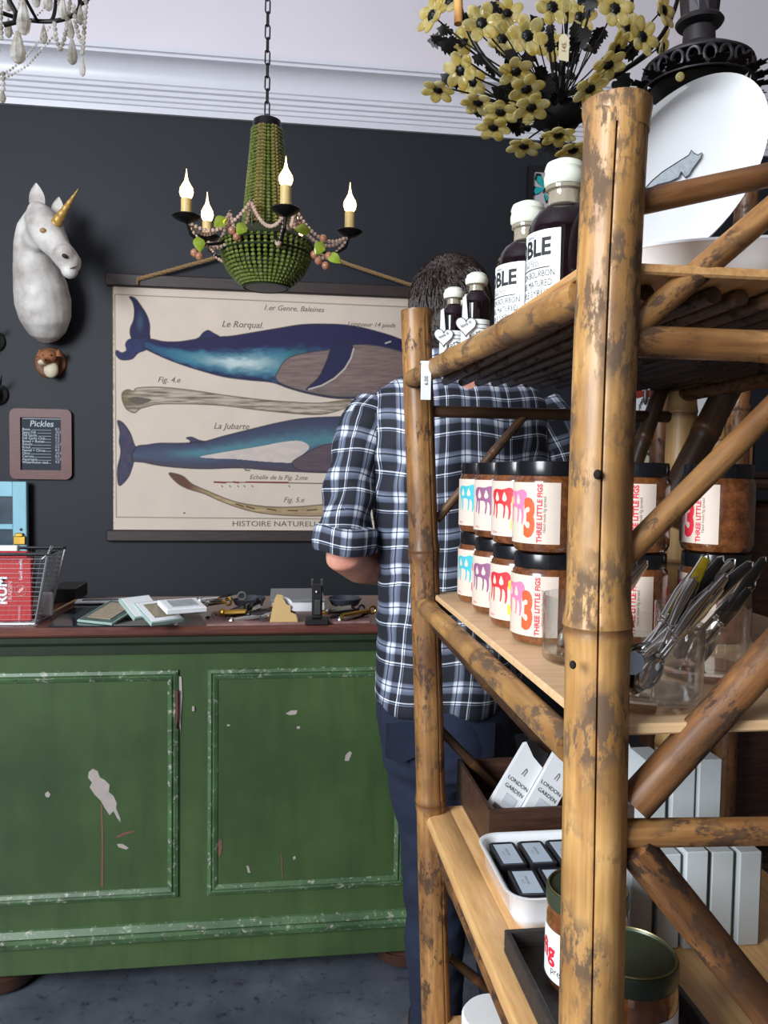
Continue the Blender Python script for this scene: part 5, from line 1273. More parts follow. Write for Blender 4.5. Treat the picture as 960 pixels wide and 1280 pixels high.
tumbler(*g1, GH, 'clear glass tumbler with a few utensils, half hidden by the thick post')
tumbler(*g2, GH, 'clear glass tumbler packed with utensils, in front near the shelf edge')
tumbler(*g3, GH, 'clear glass tumbler of utensils, beyond the packed one beside the slanting brace')
rnd = random.Random(5)
adj = ['dark-handled', 'pearl-tipped', 'long', 'slim', 'heavy', 'polished']
def fill(g, n, tops, where, gname):
    for k in range(n):
        a = 2*PI*k/n; rr = g[2]*.50*rnd.uniform(.5, 1); foot = Vector((g[0]-.018+rr*.6*math.cos(a), g[1]+rr*math.sin(a), S2+.0145+.0022*(k % 4)))
        tx, ty = tops[k % len(tops)]; yh = g[1]+.012*math.sin(a)
        head = P(tx, ty, Y=yh+.012); 
        # keep the shaft inside the glass wall at the rim
        t_ = (S2+GH-foot.z)/max(.01, head.z-foot.z); rim_ = foot.lerp(head, t_); dv = Vector((rim_.x-g[0], rim_.y-g[1])); mx = g[2]*.962-.008
        if dv.length > mx:
            dv *= mx/dv.length; rim_ = Vector((g[0]+dv.x, g[1]+dv.y, rim_.z)); head = foot+(rim_-foot)*(1/t_) if t_ > .05 else head
        inl = ['dark', 'silver', 'dark', 'yellow'][int(abs(foot.x*9000)) % 4]
        utensil(foot, head, '%s, %s' % (['steel spoon with %s inlaid handle' % inl, 'steel opener with looped end and %s handle' % inl, 'all-steel spoon with plain handle'][k % 3], where), ['spoon', 'opener', 'steel'][k % 3], gname)
fill(g1, 4, [(822, 706), (826, 712), (812, 716), (832, 705)], 'in the half hidden tumbler', 'utensils in the half hidden tumbler')
fill(g2, 12, [(882, 698), (905, 700), (872, 712), (930, 702), (894, 708), (915, 718), (940, 706), (900, 728), (925, 735), (886, 742), (945, 722), (868, 726)], 'in the packed tumbler', 'utensils in the packed tumbler')
fill(g3, 6, [(958, 700), (950, 712), (966, 716), (948, 730), (962, 738), (940, 742)], 'in the tumbler by the slanting brace', 'utensils in the tumbler by the brace')
st = MB(); q = P(791, 829, Y=g2[1]-g2[2]-.001)
tag(MB().lathe([(.001, 0), (.0105, 0), (.0105, .0008), (.001, .0008)], 20, (0, 0, 0), Matrix.Translation(q) @ Mx).build('round_sticker', simple('pale_blue_sticker', (196, 216, 234), .4), None), 'round pale blue price sticker on the packed glass tumbler', 'sticker')
# ---------------------------------------------------------------- shelf three
DW = wood('dark_stained_box_wood', (44, 28, 22), (84, 56, 42), .45, (2, 30, 20), .15, 5)
def open_box(name, x0, x1, y0, y1, z0, z1, t_, mat, label, cat, rz=0.0):
    e = empty(name, ((x0+x1)/2, (y0+y1)/2, z0), label, cat)
    MB().box((x0, y0, z0), (x1, y1, z0+t_), .001).build('bottom', mat, e)
    for lo_, hi2 in (((x0, y0, z0+t_), (x1, y0+t_, z1)), ((x0, y1-t_, z0+t_), (x1, y1, z1)), ((x0, y0+t_, z0+t_), (x0+t_, y1-t_, z1)), ((x1-t_, y0+t_, z0+t_), (x1, y1-t_, z1))):
        MB().box(lo_, hi2, .0012).build('side', mat, e)
    e.rotation_euler[2] = rz; return e
bf_ = P(612, 1068, Z=S3); x0b, y0b = bf_.x, bf_.y; zb_ = P(612, 1013, Y=y0b).z
open_box('dark_wood_box', x0b-.003, x0b+.245, y0b, YF+.055, S3+.0005, zb_, .008, DW, 'dark stained open wooden box holding white packs on the lower shelf', 'box', 0.0)
def pack(bl, br, tl, d0, d1, thick, label):
    A_ = P(*bl, d=d0); B_ = P(*br, d=d0); T_ = P(*tl, d=d1); ux = (B_-A_); w_ = ux.length; ux.normalize(); uy = T_-A_; uy = uy-ux*uy.dot(ux); h_ = uy.length; uy.normalize(); uz = ux.cross(uy)
    M = Matrix(((ux.x, uy.x, uz.x, A_.x), (ux.y, uy.y, uz.y, A_.y), (ux.z, uy.z, uz.z, A_.z), (0, 0, 0, 1)))
    e = empty('white_pack', tuple(A_), label, 'packet', 'white packs in the dark box')
    s_ = -1 if uz.y > 0 else 1
    MB().prism([M @ Vector(p) for p in ((0, -.002, 0), (w_, -.002, 0), (w_, h_*.86, 0), (w_*.5, h_*.90, 0), (0, h_, 0))], uz*-thick*s_).build('sleeve', WHITE, e, smooth=0)
    MB().prism([M @ Vector(p) for p in ((.002, h_*.80, -.002*s_), (w_-.002, h_*.80, -.002*s_), (w_-.002, h_*1.06, -.002*s_), (.004, h_*1.06, -.002*s_))], uz*-(thick-.004)*s_).build('inner_card', BLACK, e, smooth=0)
    Mt_ = M @ Matrix.Translation((w_/2, 0, .0008*s_)) if s_ > 0 else M @ Matrix.Translation((w_/2, 0, -.0008)) 
    text_mesh("LONDON", .0095, INK, 'lettering', e, Mt_ @ Matrix.Translation((0, h_*.50, 0))); text_mesh("GARDEN", .0095, INK, 'lettering', e, Mt_ @ Matrix.Translation((0, h_*.40, 0)))
    MB().tube([Mt_ @ Vector((-.003, h_*.62, 0)), Mt_ @ Vector((0, h_*.72, 0)), Mt_ @ Vector((.003, h_*.70, 0)), Mt_ @ Vector((.002, h_*.62, 0))], .0005, 4).build('emblem', INK, e)
    MB().prism([Mt_ @ Vector(p) for p in ((-w_*.4, h_*.08, 0), (w_*.34, h_*.08, 0), (w_*.34, h_*.14, 0), (-w_*.4, h_*.14, 0))], uz*.0002*s_).build('printed_band', simple('grey_brown_band', (110, 98, 100), .6), e, smooth=0)
    MB().prism([Mt_ @ Vector(p) for p in ((-w_*.2, h_*.19, 0), (w_*.28, h_*.19, 0), (w_*.28, h_*.32, 0), (-w_*.2, h_*.32, 0))], uz*.0002*s_).build('printed_panel', simple('pale_grey_panel', (200, 206, 214), .6), e, smooth=0)
    return e
pack((608, 1012), (636, 1034), (668, 935), 1.345, 1.40, .016, 'white printed pack leaning in the dark box, the one nearest its end')
pack((650, 1018), (678, 1040), (708, 941), 1.345, 1.40, .016, 'white printed pack leaning in the dark box, second from its end')
pack((735, 1015), (762, 1035), (800, 935), 1.345, 1.40, .016, 'white pack showing past the thick post above the dark box')
# enamel tray with tins
tz = S3+.0005; tx0, tx1, ty0, ty1 = .307, .502, .995, 1.185; th_ = .055
def rr2(x0, x1, y0, y1, r, z, k=6):
    out = []
    for cx, cy, a0 in ((x1-r, y1-r, 0), (x0+r, y1-r, 90), (x0+r, y0+r, 180), (x1-r, y0+r, 270)):
        for i in range(k+1): q = R(a0+90*i/k); out.append(Vector((cx+r*math.cos(q), cy+r*math.sin(q), z)))
    return out
et = empty('enamel_tray', ((tx0+tx1)/2, (ty0+ty1)/2, tz), 'white enamel tray holding small dark tins on the lower shelf', 'tray')
rg = [(.022, 0, .02), (.014, .003, .024), (.006, .02, .028), (.002, th_-.006, .032), (-.003, th_-.002, .034), (-.004, th_, .034), (-.001, th_+.001, .033), (.005, th_-.003, .028), (.009, .02, .025), (.018, .006, .02), (.03, .005, .015)]
MB().loft([rr2(tx0+i_, tx1-i_, ty0+i_, ty1-i_, r_, tz+z_) for i_, z_, r_ in rg]).build('tray_body', ENAM, et, smooth=60)
TIN = simple('dark_tin', (70, 72, 80), .28, .8, var=.15); TL = simple('pale_blue_tin_label', (186, 200, 214), .5, var=.05)
for i in range(4):
    for k in range(2):
        x = tx0+.033+.0445*i+(.004 if k == 0 else 0); y = ty0+.052+.083*k; tw, tl_ = .0195, .036; z = tz+.022
        lab = '%s tin with pale label in the white enamel tray, %s row' % (['first', 'second', 'third', 'fourth'][i], ['nearer', 'farther'][k])
        e = empty('small_tin', (x, y, z), lab, 'tin', 'dark tins in the enamel tray')
        e_M = Matrix.Translation((x, y, z)) @ Matrix.Rotation(.04*((i*3+k) % 3-1), 4, 'Z')
        tb = MB().loft([[e_M @ p for p in rr2(-tw+g, tw-g, -tl_+g, tl_-g, .006, zz)] for g, zz in ((.001, 0), (0, .002), (0, .022), (-.001, .0225), (-.001, .027), (.001, .0285), (.003, .0278))]).build('body', TIN, e, smooth=30)
        MB().box((-tw+.005, -tl_+.007, .0278), (tw-.005, tl_-.007, .0283), 0, e_M).build('label', TL, e, smooth=0)
        text_mesh("mint tin", .007, INKB, 'lettering', e, e_M @ Matrix.Translation((.001, .004, .0285)) @ Matrix.Rotation(-PI/2, 4, 'Z')); text_mesh("no. 5", .005, INKB, 'lettering', e, e_M @ Matrix.Translation((-.006, 0, .0285)) @ Matrix.Rotation(-PI/2, 4, 'Z'))
        MB().box((-.004, tl_-.002, .018), (.004, tl_+.002, .026), .001, e_M).build('hinge', STEEL, e)
open_box('dark_tray', .290, .462, .69, .972, S3+.0005, S3+.030, .007, wood('grey_black_wood', (34, 30, 30), (60, 52, 48), .6, (2, 30, 20)), 'low dark wooden tray under the tall jars on the lower shelf', 'tray')
# two tall preserve jars
PRES = NT('dark_preserve_jar', .08); v = PRES.coords(); PRES.color(PRES.ramp(PRES.noise(v, 50, 5), [(.3, lin((70, 34, 20))), (.7, lin((150, 92, 50)))])); PRES.b.inputs['Coat Weight'].default_value = 1.0
LIDG = simple('dark_green_lid', (66, 74, 58), .35, .3, var=.2)
def tall_jar(x, y, label, red, e_):
    z = S3+.0082; r = .048
    j = empty('preserve_jar', (x, y, z), label, 'jar')
    MB().lathe([(.001, 0), (r*.9, 0), (r, .006), (r, .085), (r*.95, .093), (r*.93, .097), (.001, .097)], 48, (x, y, z)).build('glass_body', PRES.m, j, smooth=50)
    MB().lathe([(r*.9, .095), (r*.99, .096), (r*1.01, .099), (r*1.01, .113), (r*.99, .116), (r*.93, .1165), (r*.91, .1145), (.001, .1145)], 48, (x, y, z)).build('lid', LIDG, j, smooth=30)
    MB().tube([(x+r*.95*math.cos(2*PI*k/40), y+r*.95*math.sin(2*PI*k/40), z+.117) for k in range(40)], .0011, 6, closed=True).build('lid_bead', simple('brassy_rim', (150, 140, 96), .3, .8), j)
    w = wrapper(x, y, z, r+.0002, R(e_)); lb = arc_patch(w, -.10, 0, .012, .072, 'label', LABELW, j, n=30)
    if red: wtext("fig", .03, CM['crimson'], lb, w, -.078, .045, bold=.001); wtext("preserve", .012, INK, lb, w, -.05, .025)
tall_jar(.368, .893, 'tall preserve jar with green lid behind the thick post on the lower shelf', True, 30)
tall_jar(.362, .762, 'tall preserve jar with broad dark green lid, nearest on the lower shelf', False, 150)
# white slim boxes
SB = simple('white_slim_carton', (188, 194, 196), .5, var=.03); SLG = simple('sage_spine', (110, 124, 114), .6)
def slim(x, y, w_, dp, h_, label, rz=0):
    e = empty('slim_carton', (x, y, S3), label, 'carton', 'white slim cartons on the lower shelf')
    M = Matrix.Translation((x, y, S3+.0005)) @ Matrix.Rotation(rz, 4, 'Z')
    MB().box((-w_/2, 0, 0), (w_/2, dp, h_), .0012, M).build('carton_body', SB, e); MB().box((w_/2, .004, .003), (w_/2+.003, dp-.003, h_-.003), 0, M).build('sage_side', SLG, e, smooth=0); return e
ords = ['first', 'second', 'third', 'fourth', 'fifth']
for k, px in enumerate((800, 834, 868, 904, 939)):
    f = P(px, 1187, Z=S3); slim(f.x, f.y+(.0 if k < 3 else .008), .030, .10, .126 if k != 2 else .13, 'white slim carton in the front row, %s from the thick post' % ords[k])
for k, px in enumerate((820, 856, 889)):
    f = P(px, 950, Z=S3+.158); slim(f.x, f.y, .038, .06, .158, 'taller white carton in the back row, %s from the thick post' % ords[k])
# printed tin on the bottom shelf
x, y = pos_at(604, 1.22, 1260); tz0 = S4
pt = empty('printed_canister', (x, y, S4), 'white canister with blue print on the bottom shelf', 'canister')
MB().lathe([(.001, 0), (.05, 0), (.052, .01), (.052, .178), (.049, .182), (.001, .182)], 36, (x+.02, y, S4)).build('canister_body', LABELW, pt)
wc = wrapper(x+.02, y, S4, .0522, R(0))
wtext("ZB", .03, simple('blue_print', (70, 110, 140), .6), pt, wc, -.02, .155); arc_patch(wc, -.06, .05, .130, .134, 'printed_rule', simple('blue_print', (70, 110, 140), .6), pt)
# ================================================================ background rack, pole and dark cupboard beyond
r2x, r2y = pos_at(931, 1.9, 300)
rk2 = empty('tall_bamboo_rack', (r2x+.3, r2y+.2, 0), 'second taller bamboo rack standing beyond the white platter', 'shelf rack')
topz = P(931, 236, d=1.9).z
for dx in (0, .6):
    for dy in (0, .4):
        culm((r2x+dx, r2y+dy, 0), (r2x+dx, r2y+dy, topz-dx*.1), .028, BAM2, 'post', rk2, seed=int(80+dx*10+dy*10), n=24)
for z in (.4, .9, 1.35): 
    for dy in (0, .4): culm((r2x, r2y+dy, z), (r2x+.6, r2y+dy, z), .014, BAMD, 'rail', rk2, seed=int(z*99), n=14)
    MB().box((r2x-.01, r2y-.01, z+.014), (r2x+.61, r2y+.41, z+.028), .002).build('shelf_board', simple('dark_shelf', (40, 28, 22), .6), rk2)
for z0_, z1_ in ((.42, .88), (.93, 1.33)):
    tag(MB().box((r2x+.03, r2y+.03, z0_+.0085), (r2x+.5, r2y+.36, z1_-.03), .01).build('dark_crate', DW), 'dark crate filling the %s shelf of the background rack' % ('lower' if z0_ < .5 else 'upper'), 'crate')
pa_ = P(888, 600, Y=YW-.10)
bp = culm((pa_.x, YW-.36, 0.0), (pa_.x+.02, YW-.075, 2.0), .034, BAML, 'bamboo_pole', None, seed=91, n=20)
tag(bp, 'pale thick bamboo pole leaning on the wall below the insect display', 'pole')
# ================================================================ the shopper seen from behind
YB_ = 1.70
def ring_from(py, pl, pr, dep, yo=0.0, n=32, sq=0.85, Yp=YB_):
    a, b = P(pl, py, Y=Yp), P(pr, py, Y=Yp); cx, z, hw = (a.x+b.x)/2, (a.z+b.z)/2, (b.x-a.x)/2; out = []
    for j in range(n):
        t_ = 2*PI*j/n; cc, ss = math.cos(t_), math.sin(t_)
        out.append(Vector((cx+hw*math.copysign(abs(cc)**sq, cc), Yp+yo+dep*math.copysign(abs(ss)**sq, ss), z)))
    return out, (z, cx, hw)
def limb(pts, n=20):
    """pts: (px,py,Y,radius)"""
    mb = MB(); mb.tube([P(a, b, Y=c) for a, b, c, r in pts], [r for a, b, c, r in pts], n); return mb
def join(*mbs):
    m = MB()
    for q in mbs: m.add(q.v, q.f)
    return m
man = empty('person', (P(560, 900, Y=YB_).x, YB_, 0), 'tall person in black and white plaid shirt and dark jeans, back turned, facing the counter', 'person')
T_ = [(880, 470, 640, .120, 0), (868, 467, 643, .124, 0), (830, 468, 650, .122, 0), (790, 470, 655, .118, 0), (740, 472, 660, .114, 0), (690, 470, 666, .116, 0), (640, 466, 674, .122, 0), (590, 461, 681, .128, .005), (550, 458, 686, .130, .008), (520, 458, 688, .124, .012), (500, 462, 686, .112, .018), (486, 474, 676, .096, .024), (476, 492, 658, .080, .03), (468, 515, 634, .068, .035)]
rings, info = [], []
for a_ in T_:
    r_, inf_ = ring_from(*a_); rings.append(r_); info.append(inf_)
LA = [(474, 512, 1.715, .056), (460, 530, 1.70, .058), (447, 560, 1.69, .055), (439, 600, 1.68, .052), (434, 640, 1.67, .054), (432, 668, 1.665, .056), (431, 678, 1.665, .054)]
RAm = [(672, 512, 1.715, .056), (686, 530, 1.70, .058), (702, 562, 1.69, .056), (716, 602, 1.68, .054), (728, 640, 1.67, .056), (733, 664, 1.665, .057), (735, 676, 1.665, .054)]
torso = MB(); torso.loft(rings)
LAw = [(P(a, b, Y=c), r) for a, b, c, r in LA]; RAw = [(P(a, b, Y=c), r) for a, b, c, r in RAm]
zs = [i[0] for i in info]
def torso_at(z):
    return np.interp(z, zs, [i[1] for i in info]), np.interp(z, zs, [i[2] for i in info])
def fin(me, uv):
    a = me.attributes.new('cloth', 'FLOAT_VECTOR', 'POINT'); a.data.foreach_set('vector', [c for q in uv for c in q])
def wob(p, u, v): return (u+0.008*noise.noise(p*7), v+0.010*noise.noise(p*6+Vector((5, 0, 0)))+0.012*noise.noise(Vector((p.x*12, 0, p.z*4))), 0)
def torso_disp(me):
    uv = []; NN = [v.normal.copy() for v in me.vertices]
    for v in me.vertices:
        p = v.co.copy(); cx, hw = torso_at(p.z)
        k = max(0, 1-abs(p.z-zs[4])/.25)
        w = 0.007*noise.noise(Vector((p.x*14, p.y*6, p.z*8)))+k*0.007*noise.noise(Vector((p.x*10+3, 0, p.z*30)))+.006*math.sin((p.x-cx)*46+2.5*noise.noise(p*3))*max(0, 1-(p.z-zs[0])/.35)
        for sg in (-1, 1):                                       # pulls running from the armholes to the spine
            w += .005*math.sin((p.z+sg*(p.x-cx)*.8)*70)*math.exp(-((p.x-cx-sg*hw*.75)/.06)**2-((p.z-zs[7])/.10)**2)
        if p.y < YB_: w -= 0.008*math.exp(-((p.x-cx)/.03)**2)*max(0, min(1, (p.z-zs[4])/.2))
        v.co = p+NN[v.index]*w; uv.append(wob(p, p.x-cx+0.03*(1 if p.y < YB_ else -1), -p.z))
    fin(me, uv)
def sleeve_disp(arm):
    def f(me):
        uv = []; NN = [v.normal.copy() for v in me.vertices]
        for v in me.vertices:
            p = v.co.copy(); best = None; acc = 0
            for i in range(len(arm)-1):
                a, b = arm[i][0], arm[i+1][0]; L = (b-a).length; t_ = max(0, min(1, (p-a).dot(b-a)/L**2)); q = a.lerp(b, t_); dd = (p-q).length
                if best is None or dd < best[0]: best = (dd, acc+t_*L, q)
                acc += L
            r = p-best[2]; th = math.atan2(r.x, -r.y)
            w = 0.008*noise.noise(Vector((p.x*9, p.y*9, p.z*22)))+0.005*math.sin(best[1]*60+th*2.2)*max(0, min(1, best[1]*6-.2))
            v.co = p+NN[v.index]*w; uv.append(wob(p, th*0.055+0.2, best[1]))
        fin(me, uv)
    return f
t = NT('plaid_cotton', 0.8); at = t.n('ShaderNodeAttribute', attribute_name='cloth'); sp = t.n('ShaderNodeSeparateXYZ'); t.l(at.outputs['Vector'], sp.inputs[0])
def band(sock, period, off):
    q = t.math('FRACT', t.math('ADD', t.math('DIVIDE', sock, period), off))
    g = lambda v: (v, v, v)
    rp = t.n('ShaderNodeValToRGB'); t.l(q, rp.inputs[0]); e = rp.color_ramp.elements
    stops = [(0, .04), (.26, .02), (.30, .30), (.36, .42), (.385, .42), (.395, .0), (.415, .0), (.425, .40), (.46, .42), (.52, .34), (.56, .28), (.60, .03), (.78, .02), (.79, .62), (.815, .62), (.825, .02), (.845, .02), (.855, .4), (.87, .4), (.88, .03), (1, .04)]
    while len(e) < len(stops): e.new(.5)
    for i, (p_, v_) in enumerate(stops): e[i].position = p_; e[i].color = (v_, v_, v_, 1)
    return rp.outputs[0]
s_ = t.math('ADD', band(sp.outputs[0], .066, .1), band(sp.outputs[1], .078, .35))
tw = t.noise(at.outputs['Vector'], 500, 2)
s_ = t.math('ADD', s_, t.math('MULTIPLY', t.math('SUBTRACT', tw, .5), .08))
t.color(t.ramp(s_, [(0.0, lin((18, 20, 30))), (.12, lin((26, 29, 42))), (.42, lin((96, 104, 124))), (.75, lin((200, 206, 218))), (1, lin((236, 238, 242)))])); t.bump(tw, .1, .001)
shirt = remesh(torso, 0.0065, 'shirt', t.m, man, 5, torso_disp)
remesh(limb(LA), 0.0065, 'sleeve', t.m, shirt, 4, sleeve_disp(LAw)); remesh(limb(RAm), 0.0065, 'sleeve', t.m, shirt, 4, sleeve_disp(RAw))
PLAID = t.m
# cuffs and collar
def cuff(arm, name):
    (a, ra_), (b, rb_) = arm[-2], arm[-1]; u = (b-a).normalized(); x_, y_, _ = frame_of(u); mb = MB(); c0_ = a-u*0.018; rings = []; uvs = []
    for r, s2 in ((.050, .0), (.064, .002), (.067, .012), (.068, .035), (.066, .050), (.063, .056), (.054, .056), (.050, .045)):
        for j in range(28):
            th = 2*PI*j/28; uvs.append((th*.06, s2*1.0, 0))
        rings.append([c0_+u*(s2+.003*math.sin(3*2*PI*j/28))+(x_*math.cos(2*PI*j/28)+y_*math.sin(2*PI*j/28))*r*(1+.025*math.sin(4*2*PI*j/28+s2*60)) for j in range(28)])
    mb.loft(rings, cloth=uvs); return mb.build(name, PLAID, man, smooth=60)
cuff(LAw, 'rolled_cuff'); cuff(RAw, 'rolled_cuff')
nb_ = P(567, 455, Y=YB_+.03)
mb = MB(); rings = []; uvs = []
for r, z in ((.060, -.03), (.066, -.02), (.064, .018), (.060, .022), (.056, .018), (.055, -.02)):
    for j in range(28): uvs.append((2*PI*j/28*.06, z, 0))
    rings.append([nb_+Vector((r*1.02*math.cos(2*PI*j/28), r*.95*math.sin(2*PI*j/28), z-.012*math.sin(2*PI*j/28))) for j in range(28)])
mb.loft(rings, cloth=uvs); mb.build('collar', PLAID, man, smooth=60)
# jeans
def legp(pts): return limb(pts, 24)
hip = MB(); hip.loft([ring_from(*a_)[0] for a_ in ((840, 474, 636, .108, 0), (880, 470, 640, .118, 0), (920, 474, 640, .120, 0), (955, 484, 640, .108, 0), (975, 500, 632, .07, 0))])
zf = 0.07
def to_floor(px, py, Y, z):
    q = P(px, py, Y=Y); return q
LL = [(520, 900, YB_, .088), (527, 950, YB_, .083), (533, 1010, YB_, .074), (539, 1080, YB_+.0, .066), (543, 1150, YB_-.005, .066), (545, 1230, YB_, .062), (547, 1310, YB_+.005, .058), (548, 1352, YB_+.005, .062)]
RL = [(596, 900, YB_, .088), (602, 950, YB_, .083), (610, 1010, YB_, .074), (620, 1080, YB_+.02, .066), (628, 1150, YB_+.02, .066), (634, 1230, YB_+.02, .062), (638, 1310, YB_+.02, .058), (640, 1352, YB_+.02, .062)]
def jd(me):
    NN = [v.normal.copy() for v in me.vertices]
    for v in me.vertices:
        p = v.co; w = .007*noise.noise(Vector((p.x*9, p.y*9, p.z*16)))+.004*noise.noise(Vector((p.x*20, p.y*20, p.z*40))); v.co = p+NN[v.index]*w
t = NT('dark_denim', .85); v = t.coords(off=False); st = t.n('ShaderNodeMapping'); t.l(v, st.inputs['Vector']); st.inputs['Scale'].default_value = (1, 1, .15)
t.color(t.mix(t.ramp(t.noise(v, 6, 4), [(.35, (0, 0, 0)), (.7, (.8,)*3)]), t.ramp(t.noise(st.outputs[0], 300, 3), [(.3, lin((9, 14, 28))), (.7, lin((20, 30, 54)))]), lin((24, 36, 62)))); t.bump(t.noise(v, 300, 2), .15, .001)
DENIM = t.m
remesh(join(hip, legp(LL), legp(RL)), 0.008, 'jeans', DENIM, man, 4, jd)
for sx in (500, 596):                                            # back pockets
    a_, b_ = P(sx-18, 905, Y=YB_-.118), P(sx+22, 955, Y=YB_-.118)
    pk_ = MB().prism([Vector((a_.x, YB_-.112, a_.z)), Vector((b_.x, YB_-.112, a_.z)), Vector((b_.x, YB_-.106, b_.z+.015)), Vector(((a_.x+b_.x)/2, YB_-.104, b_.z)), Vector((a_.x, YB_-.106, b_.z+.015))], (0, -.008, 0)); pk_.build('pocket', DENIM, man, smooth=0)
# body: one continuous figure under the clothes
HC = P(561, 397, Y=YB_+.055)
def hand(wrist, dirv, palm_n, side):
    """palm, four fingers and a thumb; side=+1/-1 puts the thumb"""
    d = dirv.normalized(); n_ = (palm_n-d*palm_n.dot(d)).normalized(); s_ = d.cross(n_)*side; m = MB()
    m.tube([wrist-d*.01, wrist+d*.02, wrist+d*.05, wrist+d*.085], [.024, .028, .034, .032], 14)
    for v in range(len(m.v)):
        q = Vector(m.v[v])-wrist; q -= n_*q.dot(n_)*.5; m.v[v] = tuple(wrist+q)
    for k, (off, L, bend) in enumerate(((.027, .068, .9), (.010, .078, 1.0), (-.008, .072, 1.1), (-.025, .056, 1.2))):
        b0 = wrist+d*.080+s_*off; p1 = b0+(d*math.cos(.25)+n_*math.sin(.25))*L*.42; p2 = p1+(d*math.cos(bend)+n_*math.sin(bend))*L*.33; p3 = p2+(d*math.cos(bend*1.5)+n_*math.sin(bend*1.5))*L*.28
        m.add(*(lambda q: (q.v, q.f))(MB().tube([b0-d*.02, b0, p1, p2, p3], [.009, .0098, .0088, .0082, .0062], 10)))
    t0 = wrist+d*.025+s_*.024; t1 = t0+(s_*.7+d*.6+n_*.35).normalized()*.036; t2 = t1+(s_*.25+d*.8+n_*.5).normalized()*.030
    m.add(*(lambda q: (q.v, q.f))(MB().tube([t0-s_*.012, t0, t1, t2], [.013, .0125, .0105, .0075], 10))); return m
bt_ = MB(); bt_.loft([[c_+(p-c_)*.82 for p in r for c_ in [sum(r, Vector())/len(r)]] for r in rings[:0]] or [[(sum(r, Vector())/len(r))+(p-(sum(r, Vector())/len(r)))*.84 for p in r] for r in [ring_from(*a_)[0] for a_ in T_]])
fa_l = [(474, 512, 1.715, .040), (447, 560, 1.69, .040), (436, 620, 1.675, .039), (432, 665, 1.665, .040), (431, 694, 1.665, .0425), (450, 706, 1.72, .041), (478, 712, 1.78, .036), (505, 716, 1.85, .029), (522, 716, 1.90, .024)]
fa_r = [(672, 512, 1.715, .040), (702, 562, 1.69, .040), (722, 620, 1.675, .039), (733, 665, 1.665, .040), (736, 694, 1.665, .0425), (715, 706, 1.72, .041), (680, 712, 1.78, .036), (648, 716, 1.85, .029), (628, 716, 1.90, .024)]
wl_, wr_ = P(522, 716, Y=1.90), P(628, 716, Y=1.90); dl_, dr_ = (wl_-P(505, 716, Y=1.85)), (wr_-P(648, 716, Y=1.85))
skull = MB(); skull.ball(HC+Vector((0, .0, .02)), (.076, .096, .100), 24, 18); skull.ball(HC+Vector((0, .035, -.045)), (.058, .062, .072), 20, 14)
face = MB()
face.tube([HC+Vector((0, .094, .018)), HC+Vector((0, .112, -.012)), HC+Vector((0, .104, -.026))], [.009, .013, .012], 10)                 # nose
for q in (-1, 1):
    face.ball(HC+Vector((q*.012, .102, -.024)), (.008, .008, .007), 8, 6); face.ball(HC+Vector((q*.077, .0, -.008)), (.010, .020, .032), 12, 8)   # nostrils, ears
    face.ball(HC+Vector((q*.031, .082, .024)), (.018, .010, .006), 10, 6)                                                             # brows
face.ball(HC+Vector((0, .094, -.052)), (.022, .008, .006), 10, 6); face.ball(HC+Vector((0, .092, -.061)), (.018, .008, .006), 10, 6); face.ball(HC+Vector((0, .088, -.090)), (.020, .016, .014), 10, 7)
neck = MB(); neck.tube([P(566, 478, Y=YB_+.02), P(565, 455, Y=YB_+.03), P(562, 425, Y=YB_+.045), HC], [.066, .056, .054, .056], 20)
legs_b = [[(a, b, c, r*.80) for a, b, c, r in L_] for L_ in (LL, RL)]
feet = MB()
for px, Y in ((548, YB_+.005), (640, YB_+.02)):
    q = P(px, 1352, Y=Y); feet.tube([q, Vector((q.x, Y, .06)), Vector((q.x, Y+.06, .045)), Vector((q.x, Y+.15, .03)), Vector((q.x, Y+.19, .026))], [.045, .042, .040, .034, .020], 14)
SKIN = NT('skin', .5); v = SKIN.coords(off=False); SKIN.color(SKIN.ramp(SKIN.noise(v, 18, 4), [(.3, lin((186, 122, 104))), (.7, lin((216, 158, 138)))])); SKIN.b.inputs['Subsurface Weight'].default_value = .08; SKIN.b.inputs['Subsurface Radius'].default_value = (.01, .004, .002)
remesh(join(bt_, MB().loft([(lambda r: [(sum(r, Vector())/len(r))+(p-(sum(r, Vector())/len(r)))*.85 for p in r])(ring_from(*a_)[0]) for a_ in ((820, 474, 640, .108, 0), (920, 476, 640, .116, 0), (975, 500, 632, .07, 0))]), limb(fa_l), limb(fa_r), legp(legs_b[0]), legp(legs_b[1]), neck, skull, face, feet,
            hand(wl_, dl_, Vector((.4, .1, -.6)), -1), hand(wr_, dr_, Vector((-.4, .1, -.6)), 1)), 0.0052, 'body', SKIN.m, man, 3)
for q in (-1, 1):
    MB().ball(HC+Vector((q*.031, .083, .008)), (.011, .010, .010), 12, 8).build('eye', simple('eye_white', (232, 230, 226), .2), man)
    MB().ball(HC+Vector((q*.031, .092, .008)), (.005, .0025, .005), 10, 6).build('iris', simple('iris_brown', (60, 40, 28), .2), man)
# shoes
SHOE = simple('brown_leather_shoe', (50, 34, 26), .4)
for px, Y in ((548, YB_+.005), (640, YB_+.02)):
    q = P(px, 1352, Y=Y); rr_ = []
    for yy, w_, h_ in ((-.062, .020, .050), (-.055, .036, .072), (-.02, .043, .082), (.04, .042, .080), (.09, .046, .062), (.15, .047, .050), (.20, .036, .040), (.218, .016, .028)):
        rr_.append([Vector((q.x+w_*math.cos(2*PI*j/20), Y+yy, max(.004, .004+h_*.5+h_*.5*math.sin(2*PI*j/20)))) for j in range(20)])
    MB().loft(rr_).build('shoe', SHOE, man, smooth=60)
